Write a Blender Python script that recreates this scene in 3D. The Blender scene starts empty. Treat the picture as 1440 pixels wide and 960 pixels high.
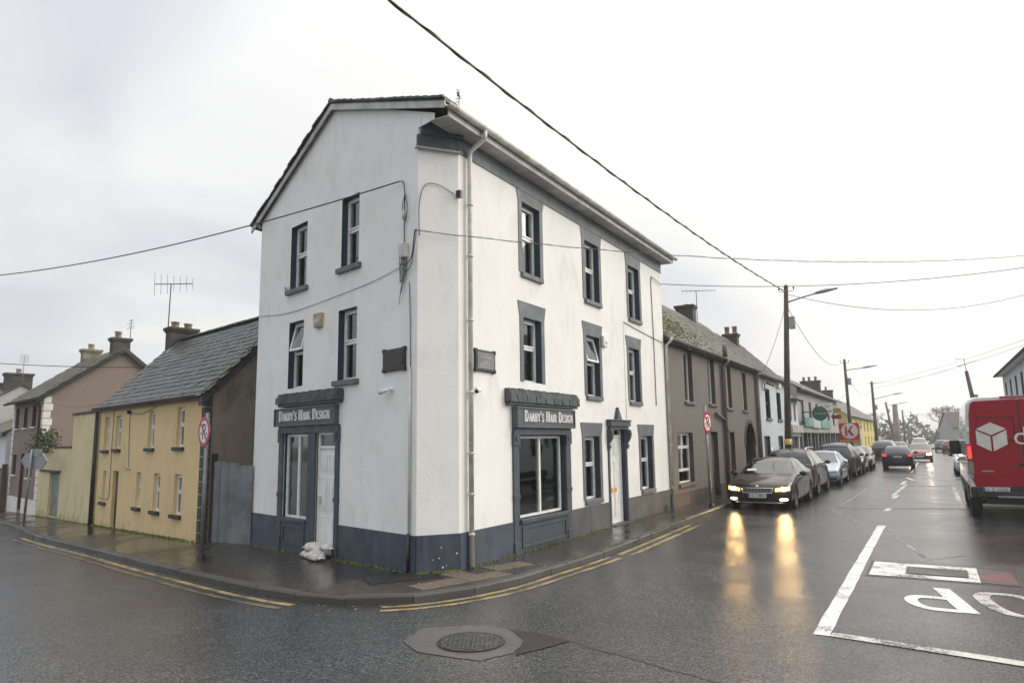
import bpy, bmesh, math, random
import numpy as np
from mathutils import Vector, Matrix
from math import radians, sin, cos, pi, sqrt, atan2, exp, log
random.seed(11)
SC = bpy.context.scene
COL = SC.collection

# ------------------------------------------------------------------ camera
CAM_H = 2.1
cam_d = bpy.data.cameras.new('camera'); cam = bpy.data.objects.new('camera', cam_d); COL.objects.link(cam)
cam_d.sensor_fit = 'HORIZONTAL'; cam_d.sensor_width = 36.0; cam_d.lens = 24.625
cam_d.clip_start = 0.1; cam_d.clip_end = 3000
_th = math.atan(139 / 985.0); _ro = radians(0.8)
_f = Vector((0, cos(_th), sin(_th))); _r0 = Vector((1, 0, 0)); _u0 = _r0.cross(_f)
_r = cos(_ro) * _r0 - sin(_ro) * _u0; _u = cos(_ro) * _u0 + sin(_ro) * _r0
cam.matrix_world = Matrix(((_r.x, _u.x, -_f.x, 0), (_r.y, _u.y, -_f.y, 0), (_r.z, _u.z, -_f.z, CAM_H), (0, 0, 0, 1)))
SC.camera = cam

# ------------------------------------------------------------------ light
SUN_AZ, SUN_EL = radians(78), radians(27)
SUN_DIR = Vector((sin(SUN_AZ) * cos(SUN_EL), cos(SUN_AZ) * cos(SUN_EL), sin(SUN_EL)))
sun_d = bpy.data.lights.new('sun', 'SUN'); sun_d.energy = 1.15; sun_d.angle = radians(40); sun_d.color = (1.0, 0.97, 0.92)
sun = bpy.data.objects.new('sun', sun_d); COL.objects.link(sun)
sun.rotation_euler = (-SUN_DIR).to_track_quat('-Z', 'Y').to_euler()
SC.view_settings.view_transform = 'Standard'; SC.view_settings.look = 'None'
SC.view_settings.gamma = 1.0; SC.view_settings.exposure = 0.59

W = bpy.data.worlds.new('World'); SC.world = W; W.use_nodes = True
wn = W.node_tree.nodes; wl = W.node_tree.links; wn.clear()
def wnode(t, **k):
    n = wn.new(t)
    for a, b in k.items(): setattr(n, a, b)
    return n
w_out = wnode('ShaderNodeOutputWorld'); w_tc = wnode('ShaderNodeTexCoord')
w_sky = wnode('ShaderNodeTexSky', sky_type='NISHITA', sun_disc=False)
w_sky.sun_elevation = SUN_EL; w_sky.sun_rotation = SUN_AZ; w_sky.air_density = 1.6; w_sky.dust_density = 4.0
w_b1 = wnode('ShaderNodeBackground'); w_b1.inputs['Strength'].default_value = 0.1
wl.new(w_sky.outputs[0], w_b1.inputs['Color'])
# overcast layer: cloud noise on a flattened dome, brighter towards the zenith and round the hidden sun
w_sep = wnode('ShaderNodeSeparateXYZ'); wl.new(w_tc.outputs['Generated'], w_sep.inputs[0])
w_add = wnode('ShaderNodeMath', operation='ADD'); w_add.inputs[1].default_value = 0.35; 
w_mx0 = wnode('ShaderNodeMath', operation='MAXIMUM'); w_mx0.inputs[1].default_value = 0.0
wl.new(w_sep.outputs['Z'], w_mx0.inputs[0]); wl.new(w_mx0.outputs[0], w_add.inputs[0])
w_div = wnode('ShaderNodeVectorMath', operation='DIVIDE'); wl.new(w_tc.outputs['Generated'], w_div.inputs[0])
w_cmb = wnode('ShaderNodeCombineXYZ')
for i in range(3): wl.new(w_add.outputs[0], w_cmb.inputs[i])
wl.new(w_cmb.outputs[0], w_div.inputs[1])
w_noi = wnode('ShaderNodeTexNoise'); w_noi.inputs['Scale'].default_value = 1.25; w_noi.inputs['Detail'].default_value = 5.0
w_noi.inputs['Roughness'].default_value = 0.45; w_noi.inputs['Distortion'].default_value = 0.5
wl.new(w_div.outputs[0], w_noi.inputs['Vector'])
w_rmp = wnode('ShaderNodeValToRGB')
w_rmp.color_ramp.elements[0].position = 0.38; w_rmp.color_ramp.elements[0].color = (0.455, 0.472, 0.525, 1)
w_rmp.color_ramp.elements[1].position = 0.60; w_rmp.color_ramp.elements[1].color = (0.66, 0.66, 0.655, 1)
wl.new(w_noi.outputs['Fac'], w_rmp.inputs[0])
w_dot = wnode('ShaderNodeVectorMath', operation='DOT_PRODUCT'); w_dot.inputs[1].default_value = SUN_DIR
w_nrm = wnode('ShaderNodeVectorMath', operation='NORMALIZE'); wl.new(w_tc.outputs['Generated'], w_nrm.inputs[0])
wl.new(w_nrm.outputs[0], w_dot.inputs[0])
w_mx = wnode('ShaderNodeMath', operation='MAXIMUM'); w_mx.inputs[1].default_value = 0; wl.new(w_dot.outputs['Value'], w_mx.inputs[0])
w_pw = wnode('ShaderNodeMath', operation='POWER'); w_pw.inputs[1].default_value = 2.0; wl.new(w_mx.outputs[0], w_pw.inputs[0])
w_glow = wnode('ShaderNodeMix', data_type='RGBA', blend_type='ADD'); w_glow.clamp_result = False
w_gc = wnode('ShaderNodeMix', data_type='RGBA', blend_type='MULTIPLY'); w_gc.inputs[0].default_value = 1.0
w_gc.inputs[7].default_value = (0.52, 0.465, 0.35, 1)
wl.new(w_pw.outputs[0], w_gc.inputs[6])
w_glow.inputs[0].default_value = 1.0
wl.new(w_rmp.outputs[0], w_glow.inputs[6]); wl.new(w_gc.outputs[2], w_glow.inputs[7])
# smooth elevation term of an overcast sky
w_z4 = wnode('ShaderNodeMath', operation='POWER'); w_z4.inputs[1].default_value = 4.0; wl.new(w_mx0.outputs[0], w_z4.inputs[0])
w_el = wnode('ShaderNodeMapRange'); w_el.inputs['From Min'].default_value = 0.0; w_el.inputs['From Max'].default_value = 1.0
w_el.inputs['To Min'].default_value = 0.95; w_el.inputs['To Max'].default_value = 2.2
wl.new(w_z4.outputs[0], w_el.inputs['Value'])
w_b2 = wnode('ShaderNodeBackground'); wl.new(w_glow.outputs[2], w_b2.inputs['Color']); wl.new(w_el.outputs[0], w_b2.inputs['Strength'])
w_mix = wnode('ShaderNodeMixShader'); w_mix.inputs[0].default_value = 0.94
wl.new(w_b1.outputs[0], w_mix.inputs[1]); wl.new(w_b2.outputs[0], w_mix.inputs[2]); wl.new(w_mix.outputs[0], w_out.inputs['Surface'])

# ------------------------------------------------------------------ materials
def nodes_of(name):
    m = bpy.data.materials.new(name); m.use_nodes = True
    nt = m.node_tree; b = nt.nodes['Principled BSDF']
    return m, nt, b
def N(nt, t, **k):
    n = nt.nodes.new(t)
    for a, v in k.items(): setattr(n, a, v)
    return n
def rgba(c): return (c[0], c[1], c[2], 1.0)
def mixc(nt, fac, a, b):
    n = N(nt, 'ShaderNodeMix', data_type='RGBA')
    for i, v in ((0, fac), (6, a), (7, b)):
        if hasattr(v, 'is_linked') or hasattr(v, 'links'): nt.links.new(v, n.inputs[i])
        elif i == 0: n.inputs[0].default_value = v
        else: n.inputs[i].default_value = rgba(v)
    return n.outputs[2]
def ramp(nt, src, p0, p1, v0=0.0, v1=1.0):
    n = N(nt, 'ShaderNodeMapRange', interpolation_type='SMOOTHSTEP')
    n.inputs['From Min'].default_value = p0; n.inputs['From Max'].default_value = p1
    n.inputs['To Min'].default_value = v0; n.inputs['To Max'].default_value = v1
    nt.links.new(src, n.inputs['Value']); return n.outputs[0]
def noise(nt, scale, detail=4, rough=0.6, stretch=None, dist=0.0, off=(0, 0, 0)):
    tc = N(nt, 'ShaderNodeTexCoord'); mp = N(nt, 'ShaderNodeMapping')
    nt.links.new(tc.outputs['Object'], mp.inputs['Vector'])
    mp.inputs['Scale'].default_value = stretch or (1, 1, 1); mp.inputs['Location'].default_value = off
    n = N(nt, 'ShaderNodeTexNoise'); n.inputs['Scale'].default_value = scale; n.inputs['Detail'].default_value = detail
    n.inputs['Roughness'].default_value = rough; n.inputs['Distortion'].default_value = dist
    nt.links.new(mp.outputs[0], n.inputs['Vector']); return n.outputs['Fac']
MATS = {}
def per_piece(name, lo, hi):
    m = MATS[name]; nt = m.node_tree; b = nt.nodes['Principled BSDF']; src = b.inputs['Base Color'].links[0].from_socket; oi = N(nt, 'ShaderNodeObjectInfo')
    mx = N(nt, 'ShaderNodeMix', data_type='RGBA', blend_type='MULTIPLY'); mx.inputs[0].default_value = 1.0; mr = N(nt, 'ShaderNodeMapRange'); mr.inputs['To Min'].default_value = lo; mr.inputs['To Max'].default_value = hi
    nt.links.new(oi.outputs['Random'], mr.inputs['Value']); nt.links.new(src, mx.inputs[6]); nt.links.new(mr.outputs[0], mx.inputs[7]); nt.links.new(mx.outputs[2], b.inputs['Base Color'])
def mat(name, col, rough=0.7, var=0.12, vs=2.5, bump=0.0, bs=60.0, streak=None, blot=None, metal=0.0, spec=0.5, grain=0.0, coat=0.0):
    """procedural surface: colour + large mottling + fine grain, optional run-down streaks (colour, amount) and blotches (colour, scale, lo, hi)"""
    m, nt, b = nodes_of(name); L = nt.links
    c = noise(nt, vs, 5)
    dark = [x * (1 - var * 1.6) for x in col]; lite = [min(1, x * (1 + var)) for x in col]
    o = mixc(nt, ramp(nt, c, 0.3, 0.7), dark, lite)
    if grain:
        g = noise(nt, bs * 2, 2); o = mixc(nt, ramp(nt, g, 0.35, 0.7, 0, grain), o, [x * 0.45 for x in col])
    if streak:
        s = noise(nt, 1.0, 6, 0.65, (5.5, 5.5, 0.28), 0.3); o = mixc(nt, ramp(nt, s, 0.5, 0.78, 0, streak[1]), o, streak[0])
    for bl in (blot or []):
        q = noise(nt, bl[1], 6, 0.65, None, 0.4, (3.1, 7.7, 1.3)); o = mixc(nt, ramp(nt, q, bl[2], bl[3]), o, bl[0])
    L.new(o, b.inputs['Base Color'])
    r = noise(nt, vs * 2.3, 4); L.new(ramp(nt, r, 0.25, 0.75, max(0.02, rough - 0.1), min(1, rough + 0.1)), b.inputs['Roughness'])
    b.inputs['Metallic'].default_value = metal; b.inputs['Specular IOR Level'].default_value = spec
    if coat: b.inputs['Coat Weight'].default_value = coat; b.inputs['Coat Roughness'].default_value = 0.04
    if bump:
        bp = N(nt, 'ShaderNodeBump'); bp.inputs['Strength'].default_value = bump; bp.inputs['Distance'].default_value = 0.01
        L.new(noise(nt, bs, 3, 0.6), bp.inputs['Height']); L.new(bp.outputs[0], b.inputs['Normal'])
    MATS[name] = m; return m
def flat(name, col, rough=0.5, metal=0.0, spec=0.5, coat=0.0):
    return mat(name, col, rough, 0.06, 6.0, 0, 60, None, None, metal, spec, 0.0, coat)
def emit(name, col, strength):
    m, nt, b = nodes_of(name); b.inputs['Base Color'].default_value = rgba(col)
    b.inputs['Emission Color'].default_value = rgba(col); b.inputs['Emission Strength'].default_value = strength
    MATS[name] = m; return m
def wallpaint(name, col, bump, bs, dirt, amt, algae=(0.30, 0.31, 0.20), aamt=0.25, foot=None):
    """painted render with rain streaks, algae blotches and pinholes"""
    m, nt, b = nodes_of(name); L = nt.links
    o = mixc(nt, ramp(nt, noise(nt, 0.9, 5), 0.3, 0.75), [x * 0.93 for x in col], col)
    s = noise(nt, 1.0, 7, 0.62, (2.1, 2.1, 0.95), 0.8); s2 = noise(nt, 1.0, 5, 0.6, (7, 7, 0.55), 0.9, (5, 1, 2))
    big = noise(nt, 0.55, 4, 0.6, None, 0.2, (1, 9, 4))
    mul = N(nt, 'ShaderNodeMath', operation='MULTIPLY'); L.new(ramp(nt, s, 0.46, 0.74), mul.inputs[0]); L.new(ramp(nt, big, 0.34, 0.6, 0.12, amt), mul.inputs[1])
    o = mixc(nt, mul.outputs[0], o, dirt)
    mul2 = N(nt, 'ShaderNodeMath', operation='MULTIPLY'); L.new(ramp(nt, s2, 0.55, 0.8), mul2.inputs[0]); L.new(ramp(nt, big, 0.45, 0.7, 0.0, aamt), mul2.inputs[1])
    o = mixc(nt, mul2.outputs[0], o, algae)
    o = mixc(nt, ramp(nt, noise(nt, 26, 3, 0.7), 0.68, 0.8, 0, 0.35), o, [x * 0.6 for x in dirt])
    if foot:
        tz = N(nt, 'ShaderNodeTexCoord'); sz = N(nt, 'ShaderNodeSeparateXYZ'); L.new(tz.outputs['Object'], sz.inputs[0]); sm = N(nt, 'ShaderNodeMath', operation='ADD')
        L.new(ramp(nt, noise(nt, 3.5, 6, 0.7), 0.25, 0.75, -0.28, 0.28), sm.inputs[0]); L.new(sz.outputs['Z'], sm.inputs[1]); o = mixc(nt, ramp(nt, sm.outputs[0], foot[1], foot[1] - 0.45, 0, 0.75), o, foot[0])
    L.new(o, b.inputs['Base Color']); b.inputs['Roughness'].default_value = 0.82; b.inputs['Specular IOR Level'].default_value = 0.3
    bp = N(nt, 'ShaderNodeBump'); bp.inputs['Strength'].default_value = bump; bp.inputs['Distance'].default_value = 0.012
    L.new(noise(nt, bs, 3, 0.55), bp.inputs['Height']); L.new(bp.outputs[0], b.inputs['Normal'])
    MATS[name] = m; return m
def carpaint(name, col, metal=0.55, rough=0.28, coat=0.8):
    m, nt, b = nodes_of(name); L = nt.links
    g = noise(nt, 420, 1); o = mixc(nt, ramp(nt, g, 0.3, 0.7), [x * 0.85 for x in col], [min(1, x * 1.15) for x in col])
    d = noise(nt, 2.5, 5, 0.6); zs = N(nt, 'ShaderNodeSeparateXYZ'); tc = N(nt, 'ShaderNodeTexCoord'); L.new(tc.outputs['Object'], zs.inputs[0])
    mu = N(nt, 'ShaderNodeMath', operation='MULTIPLY'); L.new(ramp(nt, zs.outputs['Z'], 0.6, 0.2, 0, 0.4), mu.inputs[0]); L.new(ramp(nt, d, 0.3, 0.7, 0.3, 1), mu.inputs[1])
    o = mixc(nt, mu.outputs[0], o, (0.085, 0.075, 0.062))
    L.new(o, b.inputs['Base Color']); b.inputs['Metallic'].default_value = metal
    L.new(ramp(nt, d, 0.2, 0.8, rough - 0.06, rough + 0.12), b.inputs['Roughness'])
    b.inputs['Coat Weight'].default_value = coat; b.inputs['Coat Roughness'].default_value = 0.03
    bp = N(nt, 'ShaderNodeBump'); bp.inputs['Strength'].default_value = 0.05; bp.inputs['Distance'].default_value = 0.002
    L.new(noise(nt, 160, 2), bp.inputs['Height']); L.new(bp.outputs[0], b.inputs['Normal'])
    MATS[name] = m; return m
def glassmat(name, tint=(0.8, 0.85, 0.85), base=0.06, dark=None):
    """window glass: see-through mixed with a mirror by Fresnel; slightly wavy"""
    m, nt, b = nodes_of(name); L = nt.links; nt.nodes.remove(b)
    out = nt.nodes['Material Output']; tr = N(nt, 'ShaderNodeBsdfTransparent'); tr.inputs[0].default_value = rgba(tint)
    gl = N(nt, 'ShaderNodeBsdfGlossy'); gl.inputs['Roughness'].default_value = 0.03; gl.inputs['Color'].default_value = (0.95, 0.97, 0.98, 1)
    bp = N(nt, 'ShaderNodeBump'); bp.inputs['Strength'].default_value = 0.06; bp.inputs['Distance'].default_value = 0.02
    L.new(noise(nt, 2.2, 2), bp.inputs['Height']); L.new(bp.outputs[0], gl.inputs['Normal'])
    fr = N(nt, 'ShaderNodeFresnel'); fr.inputs['IOR'].default_value = 1.55; L.new(bp.outputs[0], fr.inputs['Normal'])
    ad = N(nt, 'ShaderNodeMath', operation='ADD', use_clamp=True); ad.inputs[1].default_value = base; L.new(fr.outputs[0], ad.inputs[0])
    mx = N(nt, 'ShaderNodeMixShader'); L.new(ad.outputs[0], mx.inputs[0]); L.new(tr.outputs[0], mx.inputs[1]); L.new(gl.outputs[0], mx.inputs[2])
    L.new(mx.outputs[0], out.inputs['Surface']); MATS[name] = m; return m

wallpaint('white_render', (0.87, 0.865, 0.845), 0.5, 40, (0.50, 0.49, 0.42), 0.30, aamt=0.34)
wallpaint('white_smooth', (0.84, 0.835, 0.805), 0.35, 26, (0.50, 0.49, 0.44), 0.34, aamt=0.12)
wallpaint('yellow_render', (0.74, 0.575, 0.31), 0.25, 35, (0.42, 0.32, 0.16), 0.35, (0.2, 0.2, 0.09), 0.25, foot=((0.30, 0.26, 0.11), 0.05))
wallpaint('pale_yellow_wall', (0.70, 0.60, 0.37), 0.25, 35, (0.38, 0.31, 0.15), 0.45, (0.17, 0.19, 0.07), 0.35, foot=((0.28, 0.26, 0.11), 0.05))
wallpaint('mauve_render', (0.255, 0.205, 0.18), 0.2, 40, (0.19, 0.15, 0.13), 0.35, (0.2, 0.2, 0.15), 0.1)
wallpaint('brown_render', (0.188, 0.174, 0.152), 0.25, 35, (0.13, 0.11, 0.09), 0.5, (0.16, 0.16, 0.1), 0.2)
wallpaint('mud_render', (0.24, 0.212, 0.165), 0.6, 14, (0.07, 0.055, 0.035), 0.8, (0.26, 0.23, 0.17), 0.9)
wallpaint('grey_render', (0.42, 0.42, 0.41), 0.2, 35, (0.25, 0.25, 0.24), 0.4)
wallpaint('cool_white', (0.66, 0.69, 0.72), 0.2, 35, (0.42, 0.43, 0.43), 0.35)
wallpaint('bright_yellow', (0.62, 0.54, 0.20), 0.2, 35, (0.42, 0.36, 0.16), 0.3)
mat('slate_paint', (0.050, 0.064, 0.084), 0.5, 0.16, 2.0, 0.25, 40, ((0.11, 0.12, 0.125), 0.5))
mat('plinth_paint', (0.050, 0.066, 0.092), 0.55, 0.2, 1.6, 0.4, 30, ((0.12, 0.125, 0.13), 0.5), [((0.045, 0.05, 0.04), 2.3, 0.58, 0.75)])
mat('plinth_grey', (0.098, 0.100, 0.102), 0.6, 0.2, 1.6, 0.4, 30, ((0.18, 0.165, 0.145), 0.6), [((0.07, 0.072, 0.06), 2.3, 0.58, 0.75)])
mat('surround_paint', (0.118, 0.132, 0.150), 0.6, 0.14, 2.0, 0.2, 40, ((0.19, 0.185, 0.175), 0.4))
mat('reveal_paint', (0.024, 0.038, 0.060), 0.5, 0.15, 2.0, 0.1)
mat('brown_paint', (0.0820, 0.0541, 0.0410), 0.6, 0.15, 2.5, 0.15, 40)
mat('brown_plinth', (0.1189, 0.0902, 0.0697), 0.65, 0.2, 2.0, 0.3, 40, ((0.09, 0.08, 0.07), 0.5))
mat('stone_sill', (0.15, 0.12, 0.105), 0.7, 0.2, 4, 0.3)
mat('dark_stone', (0.035, 0.03, 0.03), 0.6, 0.25, 4, 0.3)
mat('dark_quoin', (0.045, 0.037, 0.036), 0.6, 0.2, 4, 0.2)
mat('white_quoin', (0.78, 0.76, 0.72), 0.7, 0.08, 4, 0.2, 40, ((0.5, 0.48, 0.44), 0.4))
flat('upvc', (0.80, 0.80, 0.79), 0.3)
mat('white_door', (0.80, 0.80, 0.79), 0.35, 0.05, 3, 0.05)
mat('gutter_white', (0.60, 0.59, 0.54), 0.45, 0.14, 3.0, 0.05, 50, ((0.20, 0.21, 0.14), 0.9), [((0.25, 0.25, 0.17), 3.5, 0.55, 0.75)])
mat('barge_board', (0.50, 0.50, 0.48), 0.6, 0.15, 3.0, 0.05, 50, ((0.25, 0.26, 0.22), 0.7))
mat('black_pipe', (0.018, 0.018, 0.02), 0.4, 0.15, 3)
mat('brown_pipe', (0.16, 0.115, 0.10), 0.45, 0.15, 3)
mat('red_pipe', (0.10, 0.035, 0.028), 0.45, 0.15, 3)
mat('slate_roof', (0.062, 0.060, 0.055), 0.42, 0.45, 9.0, 0.35, 30, None, [((0.20, 0.20, 0.17), 5.0, 0.60, 0.72), ((0.10, 0.105, 0.05), 3.2, 0.56, 0.72)])
mat('mossy_slate', (0.1736, 0.1674, 0.1457), 0.8, 0.35, 6.0, 0.5, 30, None, [((0.10, 0.095, 0.08), 7.0, 0.52, 0.64), ((0.12, 0.13, 0.04), 1.3, 0.52, 0.66)])
mat('mossy_roof', (0.11, 0.105, 0.07), 0.6, 0.3, 6.0, 0.5, 30, None, [((0.10, 0.12, 0.03), 2.5, 0.50, 0.66)])
mat('dark_slate', (0.0410, 0.0410, 0.0394), 0.5, 0.3, 6.0, 0.3, 30, None, [((0.13, 0.125, 0.09), 4, 0.6, 0.75)])
per_piece('slate_roof', 0.6, 1.5); per_piece('dark_slate', 0.7, 1.35)
mat('moss', (0.10, 0.125, 0.025), 0.95, 0.3, 9.0, 0.6, 50)
mat('chimney_render', (0.0615, 0.0558, 0.0476), 0.8, 0.3, 3.0, 0.5, 25, ((0.03, 0.028, 0.024), 0.8))
mat('chimney_pale', (0.22, 0.19, 0.145), 0.8, 0.3, 3.0, 0.5, 25, ((0.08, 0.07, 0.05), 0.8))
mat('terracotta', (0.33, 0.19, 0.115), 0.75, 0.25, 6, 0.2)
mat('buff_pot', (0.40, 0.34, 0.24), 0.75, 0.25, 6, 0.2)
mat('galvanised', (0.20, 0.22, 0.235), 0.5, 0.2, 1.8, 0.1, 40, ((0.09, 0.10, 0.08), 0.9), [((0.10, 0.065, 0.04), 5, 0.66, 0.76)], 0.1)
mat('sign_back', (0.30, 0.32, 0.34), 0.4, 0.1, 3, 0, 50, None, None, 0.7)
mat('steel_post', (0.27, 0.275, 0.28), 0.42, 0.15, 4, 0.05, 50, ((0.14, 0.13, 0.12), 0.6), None, 0.6)
mat('wood_pole', (0.0640, 0.0558, 0.0369), 0.8, 0.25, 2.0, 0.5, 30, ((0.10, 0.11, 0.04), 0.75))
mat('dark_metal', (0.025, 0.025, 0.027), 0.4, 0.15, 5, 0, 50, None, None, 0.4)
mat('cable_black', (0.022, 0.022, 0.024), 0.5, 0.1, 5)
mat('cable_grey', (0.12, 0.12, 0.12), 0.6, 0.1, 5)
mat('lamp_grey', (0.28, 0.29, 0.30), 0.45, 0.1, 5, 0, 50, None, None, 0.3)
flat('sign_red', (0.42, 0.008, 0.022), 0.35); flat('sign_white', (0.78, 0.76, 0.74), 0.35); flat('sign_black', (0.015, 0.015, 0.017), 0.4)
flat('sign_green', (0.012, 0.115, 0.085), 0.4); flat('sign_teal', (0.18, 0.36, 0.33), 0.45); flat('sign_pale_teal', (0.42, 0.56, 0.52), 0.45)
flat('sign_gold', (0.62, 0.44, 0.12), 0.4); flat('sign_yellow', (0.62, 0.40, 0.05), 0.4); flat('sign_maroon', (0.20, 0.02, 0.03), 0.4)
flat('logo_red', (0.60, 0.008, 0.025), 0.35); flat('logo_orange', (0.70, 0.22, 0.03), 0.4); flat('brass', (0.55, 0.37, 0.10), 0.3, 0.9)
mat('bronze_plaque', (0.035, 0.033, 0.032), 0.35, 0.2, 6, 0.1, 60, None, None, 0.5); mat('slate_plaque', (0.15, 0.155, 0.165), 0.35, 0.15, 6, 0.1, 60, None, None, 0.2)
mat('letter_white', (0.80, 0.80, 0.80), 0.4, 0.04, 5)
mat('fascia_paint', (0.085, 0.093, 0.108), 0.5, 0.12, 2.0, 0.12, 50)
mat('cornice_paint', (0.070, 0.080, 0.090), 0.65, 0.3, 4.0, 0.5, 30, ((0.12, 0.13, 0.12), 0.5))
mat('sandbag', (0.66, 0.64, 0.61), 0.7, 0.2, 9, 0.9, 45, None, [((0.5, 0.42, 0.38), 4, 0.6, 0.75)])
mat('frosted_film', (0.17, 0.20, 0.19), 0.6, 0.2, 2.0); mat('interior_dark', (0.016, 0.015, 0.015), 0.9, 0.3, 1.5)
mat('curtain', (0.52, 0.52, 0.50), 0.9, 0.15, 3.0)
mat('curtain_grey', (0.18, 0.20, 0.205), 0.9, 0.2, 3.0)
glassmat('window_glass'); glassmat('shop_glass', (0.72, 0.76, 0.76), 0.10); glassmat('car_glass', (0.22, 0.25, 0.26), 0.10); glassmat('privacy_glass', (0.05, 0.05, 0.055), 0.06)
carpaint('paint_brown_black', (0.022, 0.017, 0.014), 0.35, 0.3, 0.5); carpaint('paint_black', (0.008, 0.008, 0.010), 0.3, 0.3, 0.5); carpaint('paint_silver', (0.42, 0.47, 0.56), 0.7, 0.32)
carpaint('paint_dark_red', (0.085, 0.018, 0.016)); carpaint('paint_red', (0.24, 0.03, 0.025), 0.3); carpaint('paint_navy', (0.02, 0.024, 0.034)); carpaint('paint_grey', (0.10, 0.105, 0.11)); carpaint('paint_white', (0.70, 0.71, 0.71), 0.0)
carpaint('van_red', (0.27, 0.003, 0.015), 0.0, 0.42, 0.15); MATS['van_red'].node_tree.nodes['Principled BSDF'].inputs['Specular IOR Level'].default_value = 0.25; carpaint('van_white', (0.66, 0.66, 0.66), 0.0, 0.36)
mat('black_plastic', (0.014, 0.014, 0.015), 0.5, 0.15, 5, 0.05); mat('tyre', (0.012, 0.012, 0.012), 0.75, 0.2, 6, 0.1)
mat('alloy', (0.34, 0.34, 0.35), 0.32, 0.1, 5, 0, 50, None, None, 0.85); flat('chrome', (0.75, 0.75, 0.76), 0.14, 1.0)
flat('plate_white', (0.62, 0.60, 0.55), 0.4); flat('plate_ink', (0.03, 0.03, 0.03), 0.5); flat('plate_blue', (0.03, 0.07, 0.30), 0.5)
flat('lamp_red', (0.28, 0.012, 0.02), 0.12, 0, 0.6, 0.6); flat('lamp_clear', (0.55, 0.57, 0.58), 0.12, 0.4, 0.6, 0.6); flat('lamp_smoke', (0.22, 0.20, 0.19), 0.15, 0.2, 0.6, 0.5)
emit('headlight_on', (1.0, 0.60, 0.22), 130.0); emit('lamp_lit', (1.0, 0.66, 0.24), 1.15); emit('fog_on', (1.0, 0.82, 0.50), 20.0); emit('tail_on', (1.0, 0.03, 0.03), 1.5); emit('far_head', (1.0, 0.88, 0.66), 26.0)
mat('leaf_green', (0.055, 0.095, 0.022), 0.6, 0.35, 4); mat('grass_weed', (0.075, 0.10, 0.03), 0.7, 0.3, 4)
mat('bark_grey', (0.14, 0.12, 0.105), 0.9, 0.2, 3); mat('far_foliage', (0.060, 0.068, 0.038), 0.9, 0.35, 0.4); mat('brick_stack', (0.22, 0.17, 0.14), 0.85, 0.2, 0.6, 0.2, 8)
mat('leaf_litter', (0.24, 0.16, 0.08), 0.8, 0.4, 9)
# wet asphalt: stone chippings in relief, damp and drier patches, darker repairs
def asphalt(name, base, lite, wet_lo, wet_hi, chip=115.0, bump=0.55, tint=None):
    m, nt, b = nodes_of(name); L = nt.links
    tc = N(nt, 'ShaderNodeTexCoord')
    v = N(nt, 'ShaderNodeTexVoronoi'); v.inputs['Scale'].default_value = chip; L.new(tc.outputs['Object'], v.inputs['Vector'])
    g = N(nt, 'ShaderNodeSeparateColor'); L.new(v.outputs['Color'], g.inputs[0])
    o = mixc(nt, ramp(nt, g.outputs[0], 0.35, 1.0, 0, 1), base, lite)
    big = noise(nt, 0.33, 5, 0.6, None, 0.5); o = mixc(nt, ramp(nt, big, 0.35, 0.7, 0, 0.45), o, [x * 0.6 for x in base])
    trk = noise(nt, 2.1, 5, 0.65, None, 0.6, (4, 2, 0)); o = mixc(nt, ramp(nt, trk, 0.56, 0.76, 0, 0.4), o, tint or (0.075, 0.074, 0.072))
    L.new(o, b.inputs['Base Color'])
    wet = ramp(nt, noise(nt, 0.42, 6, 0.62, None, 0.7, (9, 3, 0)), 0.40, 0.62)
    rm = N(nt, 'ShaderNodeMapRange'); rm.inputs['To Min'].default_value = wet_hi; rm.inputs['To Max'].default_value = wet_lo; L.new(wet, rm.inputs['Value']); L.new(rm.outputs[0], b.inputs['Roughness'])
    bs_ = N(nt, 'ShaderNodeMapRange'); bs_.inputs['To Min'].default_value = bump; bs_.inputs['To Max'].default_value = bump * 0.8; L.new(wet, bs_.inputs['Value'])
    b.inputs['Specular IOR Level'].default_value = 0.42
    n2 = noise(nt, chip * 0.55, 3, 0.6)
    ad = N(nt, 'ShaderNodeMath', operation='SUBTRACT'); L.new(n2, ad.inputs[0]); L.new(v.outputs['Distance'], ad.inputs[1])
    bp = N(nt, 'ShaderNodeBump'); L.new(bs_.outputs[0], bp.inputs['Strength']); bp.inputs['Distance'].default_value = 0.009
    L.new(ad.outputs[0], bp.inputs['Height']); L.new(bp.outputs[0], b.inputs['Normal']); MATS[name] = m; return m
asphalt('road_asphalt', (0.022, 0.023, 0.0245), (0.125, 0.127, 0.130), 0.15, 0.26, 66.0, 0.32)
asphalt('new_asphalt', (0.016, 0.016, 0.017), (0.038, 0.038, 0.038), 0.2, 0.4)
asphalt('patch_concrete', (0.085, 0.085, 0.083), (0.14, 0.138, 0.132), 0.3, 0.5, 110, 0.25, (0.09, 0.09, 0.085))
asphalt('wet_pavement', (0.040, 0.034, 0.030), (0.062, 0.056, 0.050), 0.09, 0.34, 160, 0.10, (0.075, 0.058, 0.042))
asphalt('kerb_stone_wet', (0.065, 0.062, 0.057), (0.10, 0.096, 0.09), 0.4, 0.6, 140, 0.3)
asphalt('tactile_stone', (0.150, 0.118, 0.085), (0.20, 0.165, 0.12), 0.2, 0.4, 150, 0.2)
asphalt('earth', (0.05, 0.06, 0.028), (0.08, 0.09, 0.04), 0.8, 0.95, 3, 0.3)
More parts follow.
